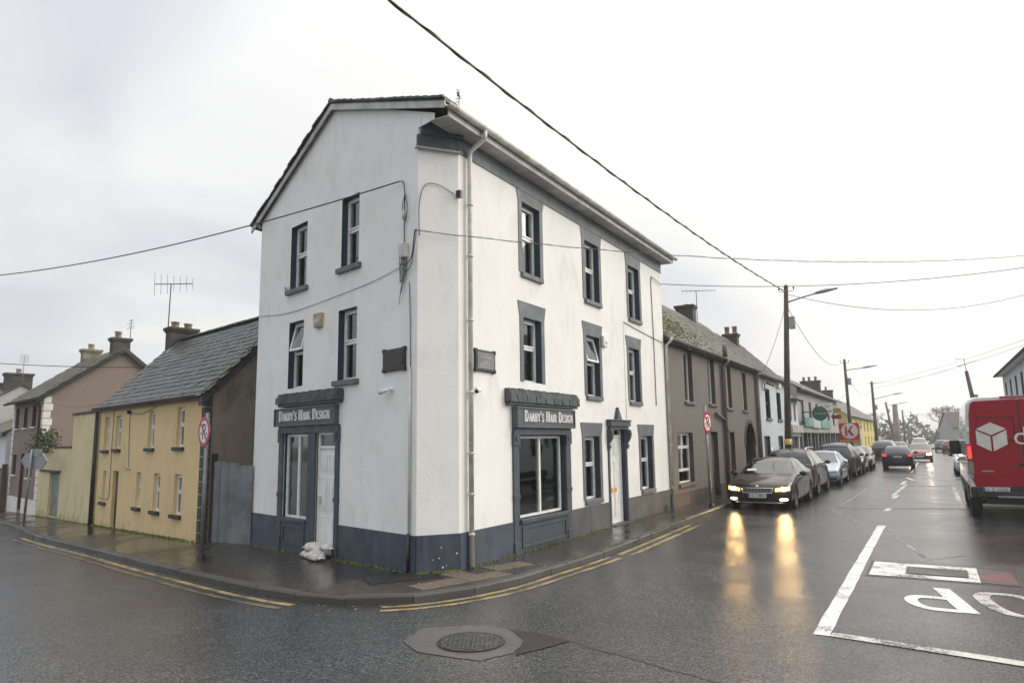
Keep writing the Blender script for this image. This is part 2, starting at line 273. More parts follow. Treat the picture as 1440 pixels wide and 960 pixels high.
def roadpaint(name, col, lo, hi):
    m, nt, b = nodes_of(name); L = nt.links
    o = mixc(nt, ramp(nt, noise(nt, 7, 6, 0.7), 0.3, 0.7), [x * 0.8 for x in col], col)
    wear = noise(nt, 34, 4, 0.75); wb = noise(nt, 1.7, 3)
    su = N(nt, 'ShaderNodeMath', operation='ADD'); L.new(wear, su.inputs[0]); L.new(ramp(nt, wb, 0.35, 0.7, -0.12, 0.12), su.inputs[1])
    o = mixc(nt, ramp(nt, su.outputs[0], lo, hi), o, (0.05, 0.05, 0.05))
    L.new(o, b.inputs['Base Color']); b.inputs['Roughness'].default_value = 0.42
    bp = N(nt, 'ShaderNodeBump'); bp.inputs['Strength'].default_value = 0.4; bp.inputs['Distance'].default_value = 0.006
    L.new(noise(nt, 85, 3), bp.inputs['Height']); L.new(bp.outputs[0], b.inputs['Normal']); MATS[name] = m
roadpaint('line_white', (0.80, 0.79, 0.76), 0.55, 0.70); roadpaint('line_worn', (0.62, 0.60, 0.55), 0.47, 0.62)
roadpaint('line_faint', (0.26, 0.25, 0.23), 0.40, 0.58); roadpaint('line_yellow_faint', (0.22, 0.165, 0.08), 0.38, 0.56); roadpaint('line_scuff', (0.36, 0.35, 0.33), 0.36, 0.52); roadpaint('line_yellow', (0.46, 0.33, 0.14), 0.42, 0.60); roadpaint('line_red', (0.30, 0.022, 0.022), 0.27, 0.50); roadpaint('line_flaky', (0.78, 0.77, 0.74), 0.49, 0.60)
roadpaint('paint_black_tar', (0.02, 0.02, 0.02), 0.8, 0.9)

# ------------------------------------------------------------------ mesh helpers
class MB:
    """collects shapes and links them as ONE mesh object; coordinates are those of the parent thing"""
    def __init__(s): s.v = []; s.f = []; s.sm = []
    def add(s, vs, fs, smooth=False):
        k = len(s.v); s.v += [tuple(v) for v in vs]; s.f += [tuple(i + k for i in f) for f in fs]; s.sm += [smooth] * len(fs); return s
    def box(s, x0, x1, y0, y1, z0, z1):
        return s.add([(x0, y0, z0), (x1, y0, z0), (x1, y1, z0), (x0, y1, z0), (x0, y0, z1), (x1, y0, z1), (x1, y1, z1), (x0, y1, z1)],
                     [(0, 3, 2, 1), (4, 5, 6, 7), (0, 1, 5, 4), (1, 2, 6, 5), (2, 3, 7, 6), (3, 0, 4, 7)])
    def quad(s, a, b, c, d): return s.add([a, b, c, d], [(0, 1, 2, 3)])
    def poly(s, pts): return s.add(pts, [tuple(range(len(pts)))])
    def prism(s, pts, dvec):
        n = len(pts); d = Vector(dvec); q = [Vector(p) for p in pts]
        return s.add(q + [p + d for p in q], [tuple(range(n - 1, -1, -1)), tuple(range(n, 2 * n))] + [(i, (i + 1) % n, n + (i + 1) % n, n + i) for i in range(n)])
    def tube(s, pts, r, n=8, r2=None, cap=True):
        pts = [Vector(p) for p in pts]; m = len(pts); rr = r if isinstance(r, (list, tuple)) else [r + ((r2 if r2 is not None else r) - r) * i / max(1, m - 1) for i in range(m)]
        vs = []; t = (pts[1] - pts[0]).normalized(); u = t.orthogonal().normalized()
        for i, p in enumerate(pts):
            if i == 0: t = (pts[1] - pts[0])
            elif i == m - 1: t = pts[-1] - pts[-2]
            else: t = pts[i + 1] - pts[i - 1]
            t = t.normalized() if t.length > 1e-9 else Vector((0, 0, 1)); u = (u - t * u.dot(t)); u = u.normalized() if u.length > 1e-6 else t.orthogonal().normalized(); w = t.cross(u)
            vs += [p + (u * cos(2 * pi * k / n) + w * sin(2 * pi * k / n)) * rr[i] for k in range(n)]
        fs = [(i * n + k, i * n + (k + 1) % n, (i + 1) * n + (k + 1) % n, (i + 1) * n + k) for i in range(m - 1) for k in range(n)]
        s.add(vs, fs, True)
        if cap: b = len(s.v) - len(vs); s.f += [tuple(b + k for k in range(n - 1, -1, -1)), tuple(b + (m - 1) * n + k for k in range(n))]; s.sm += [False, False]
        return s
    def lathe(s, prof, c=(0, 0, 0), axis='z', n=24, smooth=True):
        vs = []
        for (r, h) in prof:
            for k in range(n):
                a = 2 * pi * k / n; p = (r * cos(a), r * sin(a), h)
                p = p if axis == 'z' else ((p[0], p[2], p[1]) if axis == 'y' else (p[2], p[0], p[1]))
                vs.append((p[0] + c[0], p[1] + c[1], p[2] + c[2]))
        m = len(prof)
        fs = [(i * n + k, i * n + (k + 1) % n, (i + 1) * n + (k + 1) % n, (i + 1) * n + k) for i in range(m - 1) for k in range(n)]
        return s.add(vs, fs, smooth)
    def grid(s, P, smooth=True):
        h = len(P); w = len(P[0])
        return s.add([p for r in P for p in r], [(i * w + j, i * w + j + 1, (i + 1) * w + j + 1, (i + 1) * w + j) for i in range(h - 1) for j in range(w - 1)], smooth)
    def mesh(s, name, m=None, fix=True):
        me = bpy.data.meshes.new(name); me.from_pydata([tuple(v) for v in s.v], [], s.f); me.update()
        if any(s.sm): me.polygons.foreach_set('use_smooth', s.sm)
        if fix:
            bm = bmesh.new(); bm.from_mesh(me); bmesh.ops.recalc_face_normals(bm, faces=bm.faces); bm.to_mesh(me); bm.free()
        if m: me.materials.append(MATS[m] if isinstance(m, str) else m)
        return me
    def build(s, name, m, parent=None, fix=True, bevel=0.0):
        o = bpy.data.objects.new(name, s.mesh(name, m, fix)); COL.objects.link(o)
        if parent is not None: o.parent = parent
        if bevel:
            md = o.modifiers.new('bevel', 'BEVEL'); md.width = bevel; md.segments = 2; md.limit_method = 'ANGLE'
        return o
def tag(o, label=None, cat=None, group=None, kind=None):
    for k, v in (('label', label), ('category', cat), ('group', group), ('kind', kind)):
        if v: o[k] = v
    return o
def thing(name, label, cat, loc=(0, 0, 0), rz=0.0, group=None):
    o = bpy.data.objects.new(name, None); COL.objects.link(o); o.empty_display_size = 0.3
    o.location = loc; o.rotation_euler = (0, 0, rz); return tag(o, label, cat, group)
def part(name, me, parent, loc=(0, 0, 0), rot=(0, 0, 0)):
    o = bpy.data.objects.new(name, me); COL.objects.link(o); o.parent = parent; o.location = loc; o.rotation_euler = rot; return o
def copy_tree(o, parent=None):
    c = o.copy(); COL.objects.link(c)
    if parent is not None: c.parent = parent
    for ch in list(o.children): copy_tree(ch, c)
    return c
def text_mesh(body, size, m, ext=0.004, xs=1.0, align='CENTER'):
    cu = bpy.data.curves.new('lettering', 'FONT'); cu.body = body; cu.size = size; cu.extrude = ext; cu.align_x = align; cu.align_y = 'CENTER'; cu.resolution_u = 3
    o = bpy.data.objects.new('lettering', cu); COL.objects.link(o); dg = bpy.context.evaluated_depsgraph_get(); dg.update()
    me = bpy.data.meshes.new_from_object(o.evaluated_get(dg)); bpy.data.objects.remove(o); bpy.data.curves.remove(cu)
    for v in me.vertices: v.co.x *= xs
    me.materials.clear(); me.materials.append(MATS[m]); return me
def catmull(P, per=8):
    P = [Vector(p) for p in P]; out = []
    for i in range(len(P) - 1):
        a = P[i - 1] if i else P[0] * 2 - P[1]; b, c = P[i], P[i + 1]; d = P[i + 2] if i + 2 < len(P) else P[-1] * 2 - P[-2]
        for k in range(per):
            t = k / per; out.append(0.5 * ((2 * b) + (c - a) * t + (2 * a - 5 * b + 4 * c - d) * t * t + (3 * b - a - 3 * c + d) * t ** 3))
    return out + [P[-1]]

# ------------------------------------------------------------------ the lie of the land and the streets
def hz(x):
    q = -x - 2.0; q = min(q, 45.0)
    return -0.03 * (log(1 + exp(q * 2)) / 2 if q < 20 else q)
A1 = radians(59.4); D = Vector((cos(A1), sin(A1), 0)); NO = Vector((D.y, -D.x, 0))        # main street direction; outward from its facades
C2 = Vector((-0.876, 11.387, 0)); C1 = Vector((-1.523, 11.138, 0))                        # ends of the chamfered corner
AL = radians(-45.7); DL = Vector((cos(AL), sin(AL), 0))                                    # side street, left to right
AY = radians(-44.04); DY = Vector((cos(AY), sin(AY), 0)); YO = Vector((-12.483, 21.319, -0.30)); NY = Vector((DY.y, -DY.x, 0))
def st(t, off, z=0.0): p = C2 + D * t + NO * off; return Vector((p.x, p.y, z))             # main-street coordinates
def yl(x, off, z=0.0): p = YO + DY * x + NY * off; return Vector((p.x, p.y, z))            # side-street coordinates
KERB = catmull([yl(-70, 1.5), yl(-40, 1.5), yl(-20, 1.4), Vector((-17.33, 24.19, 0)), Vector((-12.83, 19.28, 0)), Vector((-8.9, 15.49, 0)), Vector((-6.62, 13.25, 0)), Vector((-4.25, 11.01, 0)), Vector((-2.96, 9.98, 0)),
                Vector((-2.1, 9.57, 0)), Vector((-1.18, 9.68, 0)), Vector((-0.25, 10.38, 0)), Vector((0.51, 11.42, 0)), st(3.02, 1.28), st(7.23, 1.16), st(11.5, 1.06), st(20, 1.05), st(60, 1.05), st(130, 1.0), st(260, 1.0)], 10)
INNER = catmull([yl(-70, -0.3), yl(-40, -0.3), yl(-20, -0.3), yl(-5, -0.3), yl(0, -0.3), yl(4.6, -0.3), yl(7.5, -0.35), Vector((-4.2, 14.3, 0)), Vector((-2.9, 12.9, 0)), Vector((-1.8, 11.7, 0)),
                 Vector((-1.3, 11.5, 0)), Vector((-0.7, 11.7, 0)), st(0.9, -0.3), st(3.02, -0.3), st(7.23, -0.3), st(11.5, -0.3), st(20, -0.3), st(60, -0.3), st(130, -0.3), st(260, -0.3)], 10)
PAVE = 0.10
def struct(o, label=None): return tag(o, label, None, None, 'structure')
# ground to the horizon
g_ = MB(); xs = [-900, -400, -200, -120, -80, -60, -50] + list(np.linspace(-47, 4, 52)) + [10, 30, 80, 200, 500, 900]
ys = [-300, -80, -20, 0, 10, 20, 40, 80, 160, 320, 700, 1500]
g_.grid([[(x, y, hz(x) - 0.05) for x in xs] for y in ys], False); struct(g_.build('ground', 'earth'))
# road sheet (junction and both streets)
r_ = MB(); xs = [-120, -80, -60, -50] + list(np.linspace(-47, 4, 60)) + [8, 14, 20, 30, 45, 70, 110, 170]
r_.grid([[(x, y, hz(x)) for x in xs] for y in [-60, -20, 0, 8, 16, 24, 32, 48, 80, 150, 260]], False); struct(r_.build('road', 'road_asphalt'))
# pavement in front of the houses
def ribbon(A, B, dz, nsub=5):
    rows = []
    for a, b in zip(A, B):
        rows.append([(a.x + (b.x - a.x) * k / nsub, a.y + (b.y - a.y) * k / nsub, hz(a.x + (b.x - a.x) * k / nsub) + dz) for k in range(nsub + 1)])
    return MB().grid(rows, False)
def offset_line(P, d):
    out = []
    for i, p in enumerate(P):
        t = (P[min(i + 1, len(P) - 1)] - P[max(i - 1, 0)]).normalized(); out.append(p + Vector((t.y, -t.x, 0)) * d)
    return out
KIN = offset_line(KERB, -0.13)
struct(ribbon(KIN, INNER, PAVE).build('pavement', 'wet_pavement'))
# kerb: single stones near the corner, the far runs joined
kerb = bpy.data.objects.new('kerb', None); COL.objects.link(kerb); struct(kerb)
def resample(P, step):
    out = [P[0]]; acc = 0
    for a, b in zip(P[:-1], P[1:]):
        L = (b - a).length; q = step - acc
        while q <= L: out.append(a + (b - a) * (q / L)); q += step
        acc = (acc + L) % step
    return out
KS = resample(KERB, 0.92); far = MB()
for a, b in zip(KS[:-1], KS[1:]):
    t = (b - a).normalized(); nrm = Vector((-t.y, t.x, 0)); a2 = a + t * 0.006; b2 = b - t * 0.006
    mbk = MB(); j = random.uniform(-0.006, 0.006); jo = random.uniform(-0.006, 0.006)
    pr = [(0.0 + jo, -0.14), (0.0 + jo, 0.075 + j), (0.02 + jo, 0.10 + j), (0.135, 0.104 + j), (0.135, -0.14)]
    for (e, z) in pr: mbk.v.append((a2.x + nrm.x * e, a2.y + nrm.y * e, hz(a2.x) + z))
    for (e, z) in pr: mbk.v.append((b2.x + nrm.x * e, b2.y + nrm.y * e, hz(b2.x) + z))
    mbk.f = [(4, 3, 2, 1, 0), (5, 6, 7, 8, 9)] + [(i, (i + 1) % 5, 5 + (i + 1) % 5, 5 + i) for i in range(5)]; mbk.sm = [False] * 7
    m_ = (a + b) / 2
    if m_.length < 27 and m_.y > 3: mbk.build('kerb_stone', 'kerb_stone_wet', kerb)
    else: far.add(mbk.v, mbk.f)
tag(far.build('kerb_run', 'kerb_stone_wet', kerb), kind='stuff')
# far pavement on the other side of the main street
far_in = [st(t, 11.6) for t in (6, 14, 40, 80, 140, 260)]; far_out = [st(t, 9.9) for t in (6, 14, 40, 80, 140, 260)]
struct(ribbon(far_out, far_in, 0.1, 2).build('far_pavement', 'wet_pavement'))
fk = MB()
for i in range(5): fk.add([*(st(t, o, z) for t in ((6, 14, 40, 80, 140, 260)[i], (6, 14, 40, 80, 140, 260)[i + 1]) for o, z in ((9.78, -0.1), (9.78, 0.1), (9.9, 0.106)))], [(0, 1, 4, 3), (1, 2, 5, 4)])
struct(fk.build('far_kerb', 'kerb_stone_wet'))
# markings, each a thin sheet on the road
def line(pts, w, m, name, dz=0.004, jag=0.0):
    pts = [Vector(p) for p in pts]; A = []; B = []
    for i, p in enumerate(pts):
        t = (pts[min(i + 1, len(pts) - 1)] - pts[max(i - 1, 0)]).normalized(); nn = Vector((-t.y, t.x, 0)); e = random.uniform(-jag, jag)
        A.append(p + nn * (w / 2 + e)); B.append(p - nn * (w / 2 + random.uniform(-jag, jag)))
    return struct(MB().grid([[(a.x, a.y, hz(a.x) + dz), (b.x, b.y, hz(b.x) + dz)] for a, b in zip(A, B)], False).build(name, m))
def seg(a, b, n): a = Vector(a); b = Vector(b); return [a + (b - a) * i / n for i in range(n + 1)]
def kslice(p, q): 
    i0 = min(range(len(KERB)), key=lambda i: (KERB[i] - Vector(p)).length); i1 = min(range(len(KERB)), key=lambda i: (KERB[i] - Vector(q)).length); return KERB[i0:i1 + 1]
yk = kslice((-13.2, 19.7, 0), (-2.9, 9.9, 0))
line(catmull(offset_line(yk, 0.22), 2), 0.10, 'line_yellow', 'yellow_line', jag=0.008); line(catmull(offset_line(yk, 0.42), 2), 0.08, 'line_yellow_faint', 'yellow_line', jag=0.012)
yk = kslice((-1.7, 9.6, 0), tuple(st(2.6, 1.29)))
line(catmull(offset_line(yk, 0.12), 2), 0.09, 'line_yellow', 'yellow_line', jag=0.006); line(catmull(offset_line(yk, 0.32), 2), 0.09, 'line_yellow', 'yellow_line', jag=0.006)
yk = kslice(tuple(st(3.1, 1.28)), tuple(st(7.9, 1.15)))
line(catmull(offset_line(yk, 0.16), 2), 0.10, 'line_yellow', 'yellow_line', jag=0.01); line(catmull(offset_line(yk, 0.38), 2), 0.10, 'line_yellow', 'yellow_line', jag=0.01)
line(seg(st(-0.95, 5.36), st(9.6, 5.36), 24), 0.17, 'line_white', 'centre_line', jag=0.008)
line(seg(st(-0.88, 5.45), st(-1.5, 9.5), 10), 0.17, 'line_worn', 'stop_line', 0.008, jag=0.008)
for t0, t1 in ((13.3, 14.2), (17.9, 19.2), (25.5, 27.9)): line(seg(st(t0, 5.27), st(t1, 5.34), 4), 0.15, 'line_white', 'centre_line', jag=0.01)
line(seg(st(18.9, 5.2), st(25.6, 5.45), 6), 0.13, 'line_worn', 'centre_line'); line(seg(st(28.5, 5.7), st(31, 5.3), 3), 0.14, 'line_white', 'bay_line')
line(seg(st(30.9, 6.3), st(31.4, 8.2), 4), 0.22, 'line_white', 'bay_line'); line(seg(st(14.6, 7.15), st(25.2, 7.12), 12), 0.13, 'line_worn', 'bay_line', jag=0.02)
line(seg(st(14.0, 4.0), st(22.9, 4.2), 8), 0.13, 'line_faint', 'bay_line'); line(seg(st(14.7, 7.1), st(13.6, 4.0), 8), 0.13, 'line_faint', 'bay_line', 0.006)
line(seg(st(25.2, 7.1), st(24.6, 5.4), 4), 0.2, 'line_faint', 'bay_line', 0.006); line(seg(st(36, 5.4), st(60, 5.5), 4), 0.12, 'line_worn', 'centre_line')
for a, b in (((4.9, 6.3), (8.2, 5.6)), ((4.6, 6.2), (5.6, 6.9)), ((9.5, 5.0), (12.6, 4.0))):
    line(seg(st(*a), st(*b), 9), 0.05, 'line_scuff', 'scuffed_line', 0.002, jag=0.03)
# road lettering, read by drivers coming the other way: the P and the O in view
def roadpoly(outline, m, name, dz=0.004):
    b = MB(); b.grid([[(p.x, p.y, hz(p.x) + dz) for p in r] for r in outline], False); return struct(b.build(name, m))
pl = MB()
def rq(b, *to): b.add([st(t, o - (t - 0.9) * 0.2, 0.004) for t, o in to], [(0, 1, 2, 3)])
rq(pl, (0.84, 6.66), (0.84, 6.86), (2.28, 6.86), (2.28, 6.66))
bo = []; 
for k in range(13):
    a = pi / 2 + pi * k / 12
    bo.append(((1.25 + 0.43 * sin(a + 0) * 1.0, 6.42 + 0.27 * cos(a)), (1.25 + 0.27 * sin(a), 6.42 + 0.12 * cos(a))))
bo = [((1.68, 6.662), (1.52, 6.662))] + bo + [((0.82, 6.662), (0.98, 6.662))]
for (a, b), (c, d) in zip(bo[:-1], bo[1:]): rq(pl, a, b, d, c)
struct(pl.build('road_letter_p', 'line_white'))
ol = MB(); oc = []
for k in range(29):
    a = 2 * pi * k / 28; s_ = lambda v: (abs(v) ** 0.75) * (1 if v >= 0 else -1)
    oc.append(((1.56 + 0.72 * s_(sin(a)), 7.42 + 0.40 * s_(cos(a))), (1.56 + 0.58 * s_(sin(a)), 7.42 + 0.22 * s_(cos(a)))))
for (a, b), (c, d) in zip(oc[:-1], oc[1:]): rq(ol, a, b, d, c)
struct(ol.build('road_letter_o', 'line_worn'))
for a, b_, w in (((-2.4, 3.05), (-3.2, 5.6), .014),):
    q = seg(st(*a), st(*b_), 14); line([p + Vector((random.uniform(-.03, .03), random.uniform(-.03, .03), 0)) for p in q], w, 'paint_black_tar', 'road_seam', .003)
# round manhole in its concrete patch
pp = [st(-2.72, 1.38), st(-2.38, 1.80), st(-2.28, 2.12), st(-2.36, 2.40), st(-2.62, 2.72), st(-3.05, 2.78), st(-3.42, 2.62), st(-3.46, 1.92), st(-3.22, 1.52)]
pp = [p.lerp(q, k / 6) for p, q in zip(pp, pp[1:] + [pp[0]]) for k in range(6)]; pp = [p + Vector((random.uniform(-.018, .018), random.uniform(-.018, .018), 0)) for p in pp]
struct(MB().poly([(p.x, p.y, 0.004) for p in pp]).build('concrete_patch', 'patch_concrete', fix=True))
tp = [st(-2.30, 2.30), st(-2.30, 2.62), st(-2.40, 3.10), st(-2.75, 2.98), st(-3.10, 2.84), st(-2.62, 2.66)]
struct(MB().poly([(p.x, p.y, 0.007) for p in tp]).build('tar_patch', 'new_asphalt'))
mc = st(-2.93, 2.20, 0.0)
mh = thing('manhole_cover', 'round iron manhole cover set in the pale concrete patch in the foreground road', 'manhole cover', (mc.x, mc.y, 0.004))
MB().lathe([(0.36, 0), (0.36, 0.012), (0.325, 0.012), (0.325, 0.004), (0.0, 0.004)], n=40, smooth=False).build('frame_ring', 'dark_metal', mh)
cvr = MB().lathe([(0.318, 0.004), (0.318, 0.011), (0.0, 0.011)], n=40, smooth=False)
cvr.build('cover_plate', 'road_asphalt', mh)
kn = MB()
for i in range(-6, 7):
    for j in range(-6, 7):
        x, y = i * 0.047, j * 0.047
        if x * x + y * y < 0.085: kn.box(x - 0.016, x + 0.016, y - 0.016, y + 0.016, 0.0105, 0.015)
tag(kn.build('tread_stud', 'road_asphalt', mh), kind='stuff')
# square access cover ringed with white paint, red at one end
mq = thing('access_cover', 'rectangular access cover ringed with flaking white paint on the road', 'manhole cover', st(3.55, 6.43, 0.0), A1)
def mqp(name, x0, x1, y0, y1, z, m): return MB().add([(x, y, z) for x, y in ((x0, y0), (x1, y0), (x1, y1), (x0, y1))], [(0, 1, 2, 3)]).build(name, m, mq)
mqp('tar_border', -0.72, 0.76, -1.06, 0.93, 0.0035, 'paint_black_tar')
mqp('white_band', -0.62, 0.66, -0.55, 0.88, 0.007, 'line_flaky'); 
b = MB().add([(-0.66, -1.0, 0.0075), (0.40, -0.98, 0.0075), (0.62, -0.56, 0.0075), (-0.6, -0.56, 0.0075)], [(0, 1, 2, 3)]); b.build('red_band', 'line_red', mq)
mqp('cover_seam', -0.34, 0.36, -0.42, 0.40, 0.0105, 'paint_black_tar'); MB().box(-0.30, 0.32, -0.38, 0.36, 0.008, 0.016).build('cover_plate', 'kerb_stone_wet', mq)
# iron cover and gully on the pavement
cv = thing('pavement_cover', 'dark rectangular iron cover flush in the pavement at the chamfered corner', 'manhole cover', (-1.72, 10.95, hz(-1.72) + PAVE + 0.002), radians(22))
MB().box(-0.52, 0.52, -0.36, 0.36, -0.02, 0.004).build('cover_plate', 'new_asphalt', cv)
b = MB(); 
for s in (-1, 1): b.box(-0.54, 0.54, s * 0.375 - 0.012, s * 0.375 + 0.012, -0.02, 0.007); b.box(s * 0.535 - 0.012, s * 0.535 + 0.012, -0.36, 0.36, -0.02, 0.0065)
b.build('frame_ring', 'dark_metal', cv)
# blister paving round the corner
tc_ = thing('tactile_paving', None, None); tag(tc_, kind='structure')
ct = Vector((-0.62, 10.72, 0)); tA = radians(40); ex = Vector((cos(tA), sin(tA), 0)); ey = Vector((-ex.y, ex.x, 0)); blis = MB()
kp = [Vector((p.x, p.y, 0)) for p in KIN]
for i in range(-2, 4):
    for j in range(-2, 2):
        p = ct + ex * (i * 0.402) + ey * (j * 0.402)
        if min((p - k).length for k in kp) < 0.30: continue
        ki = min(range(len(KERB)), key=lambda q: (KERB[q] - p).length); tt = KERB[min(ki + 1, len(KERB) - 1)] - KERB[ki - 1]; nn = Vector((-tt.y, tt.x, 0)).normalized()
        if (p - KERB[ki]).dot(nn) < 0.36: continue
        w = p - C2
        if w.dot(NO) < 0.25 and w.dot(D) > -0.2: continue
        if (p - C1).dot(Vector((-0.36, 0.93, 0))) > -0.28 and w.dot(D) < 0.1: continue
        if (p - Vector((-1.72, 10.95, 0))).length < 0.62: continue
        c = [p + ex * a + ey * b for a, b in ((-.197, -.197), (.197, -.197), (.197, .197), (-.197, .197))]; z = hz(p.x) + PAVE
        MB().prism([(q.x, q.y, z - 0.02) for q in c], (0, 0, 0.026 + random.uniform(-0.002, 0.002))).build('paving_tile', 'tactile_stone', tc_)
        for a in range(6):
            for b in range(6):
                q = p + ex * ((a - 2.5) * 0.066) + ey * ((b - 2.5) * 0.066)
                blis.lathe([(0.018, 0), (0.013, 0.006), (0, 0.0065)], (q.x, q.y, z + 0.006), n=6)
tag(blis.build('blister', 'tactile_stone', tc_), kind='stuff')
# ------------------------------------------------------------------ building helpers
XF = None
_mesh0 = MB.mesh
def _mesh1(s, name, m=None, fix=True):
    me = _mesh0(s, name, m, fix)
    if XF is not None: me.transform(XF)
    return me
MB.mesh = _mesh1
class RV(list):
    def build(s, name, m, root, fix=False):
        for q in s: q.build(name, m, root, fix)
def wall(mb, rv, x0, x1, z0, z1, ops, d=0.15, y=0.0, gable=None):
    xs = sorted({x0, x1, *[o[0] for o in ops], *[o[1] for o in ops]}); zs = sorted({z0, z1, *[o[2] for o in ops], *[o[3] for o in ops]})
    for a, b in zip(xs[:-1], xs[1:]):
        for c, e in zip(zs[:-1], zs[1:]):
            m = ((a + b) / 2, (c + e) / 2)
            if any(o[0] < m[0] < o[1] and o[2] < m[1] < o[3] for o in ops): continue
            mb.quad((a, y, c), (b, y, c), (b, y, e), (a, y, e))
    for o in ops:
        a, b, c, e = o[:4]; q_ = MB(); rv.append(q_)
        q_.quad((a, y, c), (a, y, e), (a, y + d, e), (a, y + d, c)); q_.quad((b, y, c), (b, y + d, c), (b, y + d, e), (b, y, e))
        q_.quad((a, y, e), (b, y, e), (b, y + d, e), (a, y + d, e)); q_.quad((a, y, c), (a, y + d, c), (b, y + d, c), (b, y, c))
def frame_box(mb, x0, x1, z0, z1, y0, y1, w, wb=None):
    wb = wb or w
    mb.box(x0, x0 + w, y0, y1, z0, z1); mb.box(x1 - w, x1, y0, y1, z0, z1); mb.box(x0 + w, x1 - w, y0, y1, z1 - w, z1); mb.box(x0 + w, x1 - w, y0, y1, z0, z0 + wb)
def win(root, x0, x1, z0, z1, d=0.15, split=0.46, fm='upvc', sill=None, tilt=False, curtain=None, mull=False, low=None, bare=False):
    """a window part: frame with its panes, sill and curtain as sub-parts"""
    f = MB(); frame_box(f, x0, x1, z0, z1, d, d + 0.07, 0.05)
    zm = z1 - (z1 - z0) * split if split else None
    rects = []
    if mull:
        xm = (x0 + x1) / 2; f.box(xm - 0.025, xm + 0.025, d, d + 0.07, z0 + 0.05, z1 - 0.05)
        cols = [(x0 + 0.05, xm - 0.025), (xm + 0.025, x1 - 0.05)]
    else: cols = [(x0 + 0.05, x1 - 0.05)]
    for a, b in cols:
        if zm:
            f.box(a, b, d, d + 0.07, zm - 0.03, zm + 0.03)
            rects += [(a, b, zm + 0.03, z1 - 0.05, True), (a, b, z0 + 0.05, zm - 0.03, False)]
        else: rects.append((a, b, z0 + 0.05, z1 - 0.05, False))
    panes = []
    for a, b, c, e, top in rects:
        if top and tilt:
            ang = radians(13); t = MB(); frame_box(t, a, b, -(e - c), 0, -0.02, 0.03, 0.04)
            p = MB().box(a + 0.04, b - 0.04, 0.0, 0.012, -(e - c) + 0.04, -0.04)
            for q in (t, p): q.v = [(x, d + y * cos(ang) + z * sin(ang), e + z * cos(ang) - y * sin(ang)) for x, y, z in q.v]
            f.add(t.v, t.f); panes.append(p)
        else:
            if top: frame_box(f, a, b, c, e, d - 0.018, d + 0.05, 0.03); panes.append(MB().box(a + 0.03, b - 0.03, d + 0.02, d + 0.032, c + 0.03, e - 0.03))
            else: panes.append(MB().box(a, b, d + 0.03, d + 0.042, c, e))
    fo = f.build('window', fm, root)
    for p in panes: p.build('pane', 'window_glass', fo)
    if sill:
        sm, ov, hh, pr = sill
        MB().box(x0 - ov, x1 + ov, -pr, d, z0 - hh, z0 - 0.003).build('sill', sm, fo, bevel=0.008)
    if curtain:
        cm, ca, cb, cz = curtain; n = 14; a = x0 + (x1 - x0) * ca; b = x0 + (x1 - x0) * cb
        MB().grid([[(a + (b - a) * i / n, d + 0.11 + 0.02 * sin(i * 2.3), z) for i in range(n + 1)] for z in (z0 + (z1 - z0) * cz, z1 - 0.03)]).build('curtain', cm, fo)
    return fo
def panel_door(root, x0, x1, z0, z1, d, m='white_door', fan=0.0, brass=False, frame='upvc'):
    f = MB(); frame_box(f, x0, x1, z0, z1, d, d + 0.08, 0.055, 0.03); fo = None
    if fan: f.box(x0 + 0.055, x1 - 0.055, d, d + 0.08, z1 - fan - 0.05, z1 - fan)
    fo = f.build('door_frame', frame, root)
    if fan: MB().box(x0 + 0.05, x1 - 0.05, d + 0.03, d + 0.04, z1 - fan, z1 - 0.05).build('fanlight', 'window_glass', fo)
    a, b, c, e = x0 + 0.058, x1 - 0.058, z0 + 0.033, z1 - (fan + 0.053 if fan else 0.058)
    dm = MB().box(a, b, d + 0.025, d + 0.07, c, e).build('door', m, root)
    hcols = [(a + 0.07, (a + b) / 2 - 0.03), ((a + b) / 2 + 0.03, b - 0.07)]; H = e - c
    for p, q in hcols:
        for u, v in ((0.06, 0.34), (0.40, 0.72), (0.78, 0.94)):
            pm = MB(); frame_box(pm, p, q, c + H * u, c + H * v, d + 0.014, d + 0.026, 0.018); pm.box(p + 0.035, q - 0.035, d + 0.012, d + 0.0255, c + H * u + 0.035, c + H * v - 0.035)
            pm.build('door_panel', m, dm, bevel=0.003)
    if brass: MB().box((a + b) / 2 - 0.14, (a + b) / 2 + 0.14, d + 0.008, d + 0.025, c + H * 0.345, c + H * 0.392).build('letter_plate', 'brass', dm)
    MB().box(a + 0.03, a + 0.06, d - 0.03, d + 0.025, c + H * 0.46, c + H * 0.53).build('handle', 'chrome' if not brass else 'brass', dm)
    return fo
def pipe_with_clips(root, pts, r, m, clips, name='downpipe', cl=0.02):
    p = MB().tube(pts, r, 12)
    for z in clips: p.lathe([(r + 0.001, z - cl), (r + 0.012, z - cl), (r + 0.012, z + cl), (r + 0.001, z + cl)], (pts[-1][0], pts[-1][1], 0), n=12)
    return p.build(name, m, root)
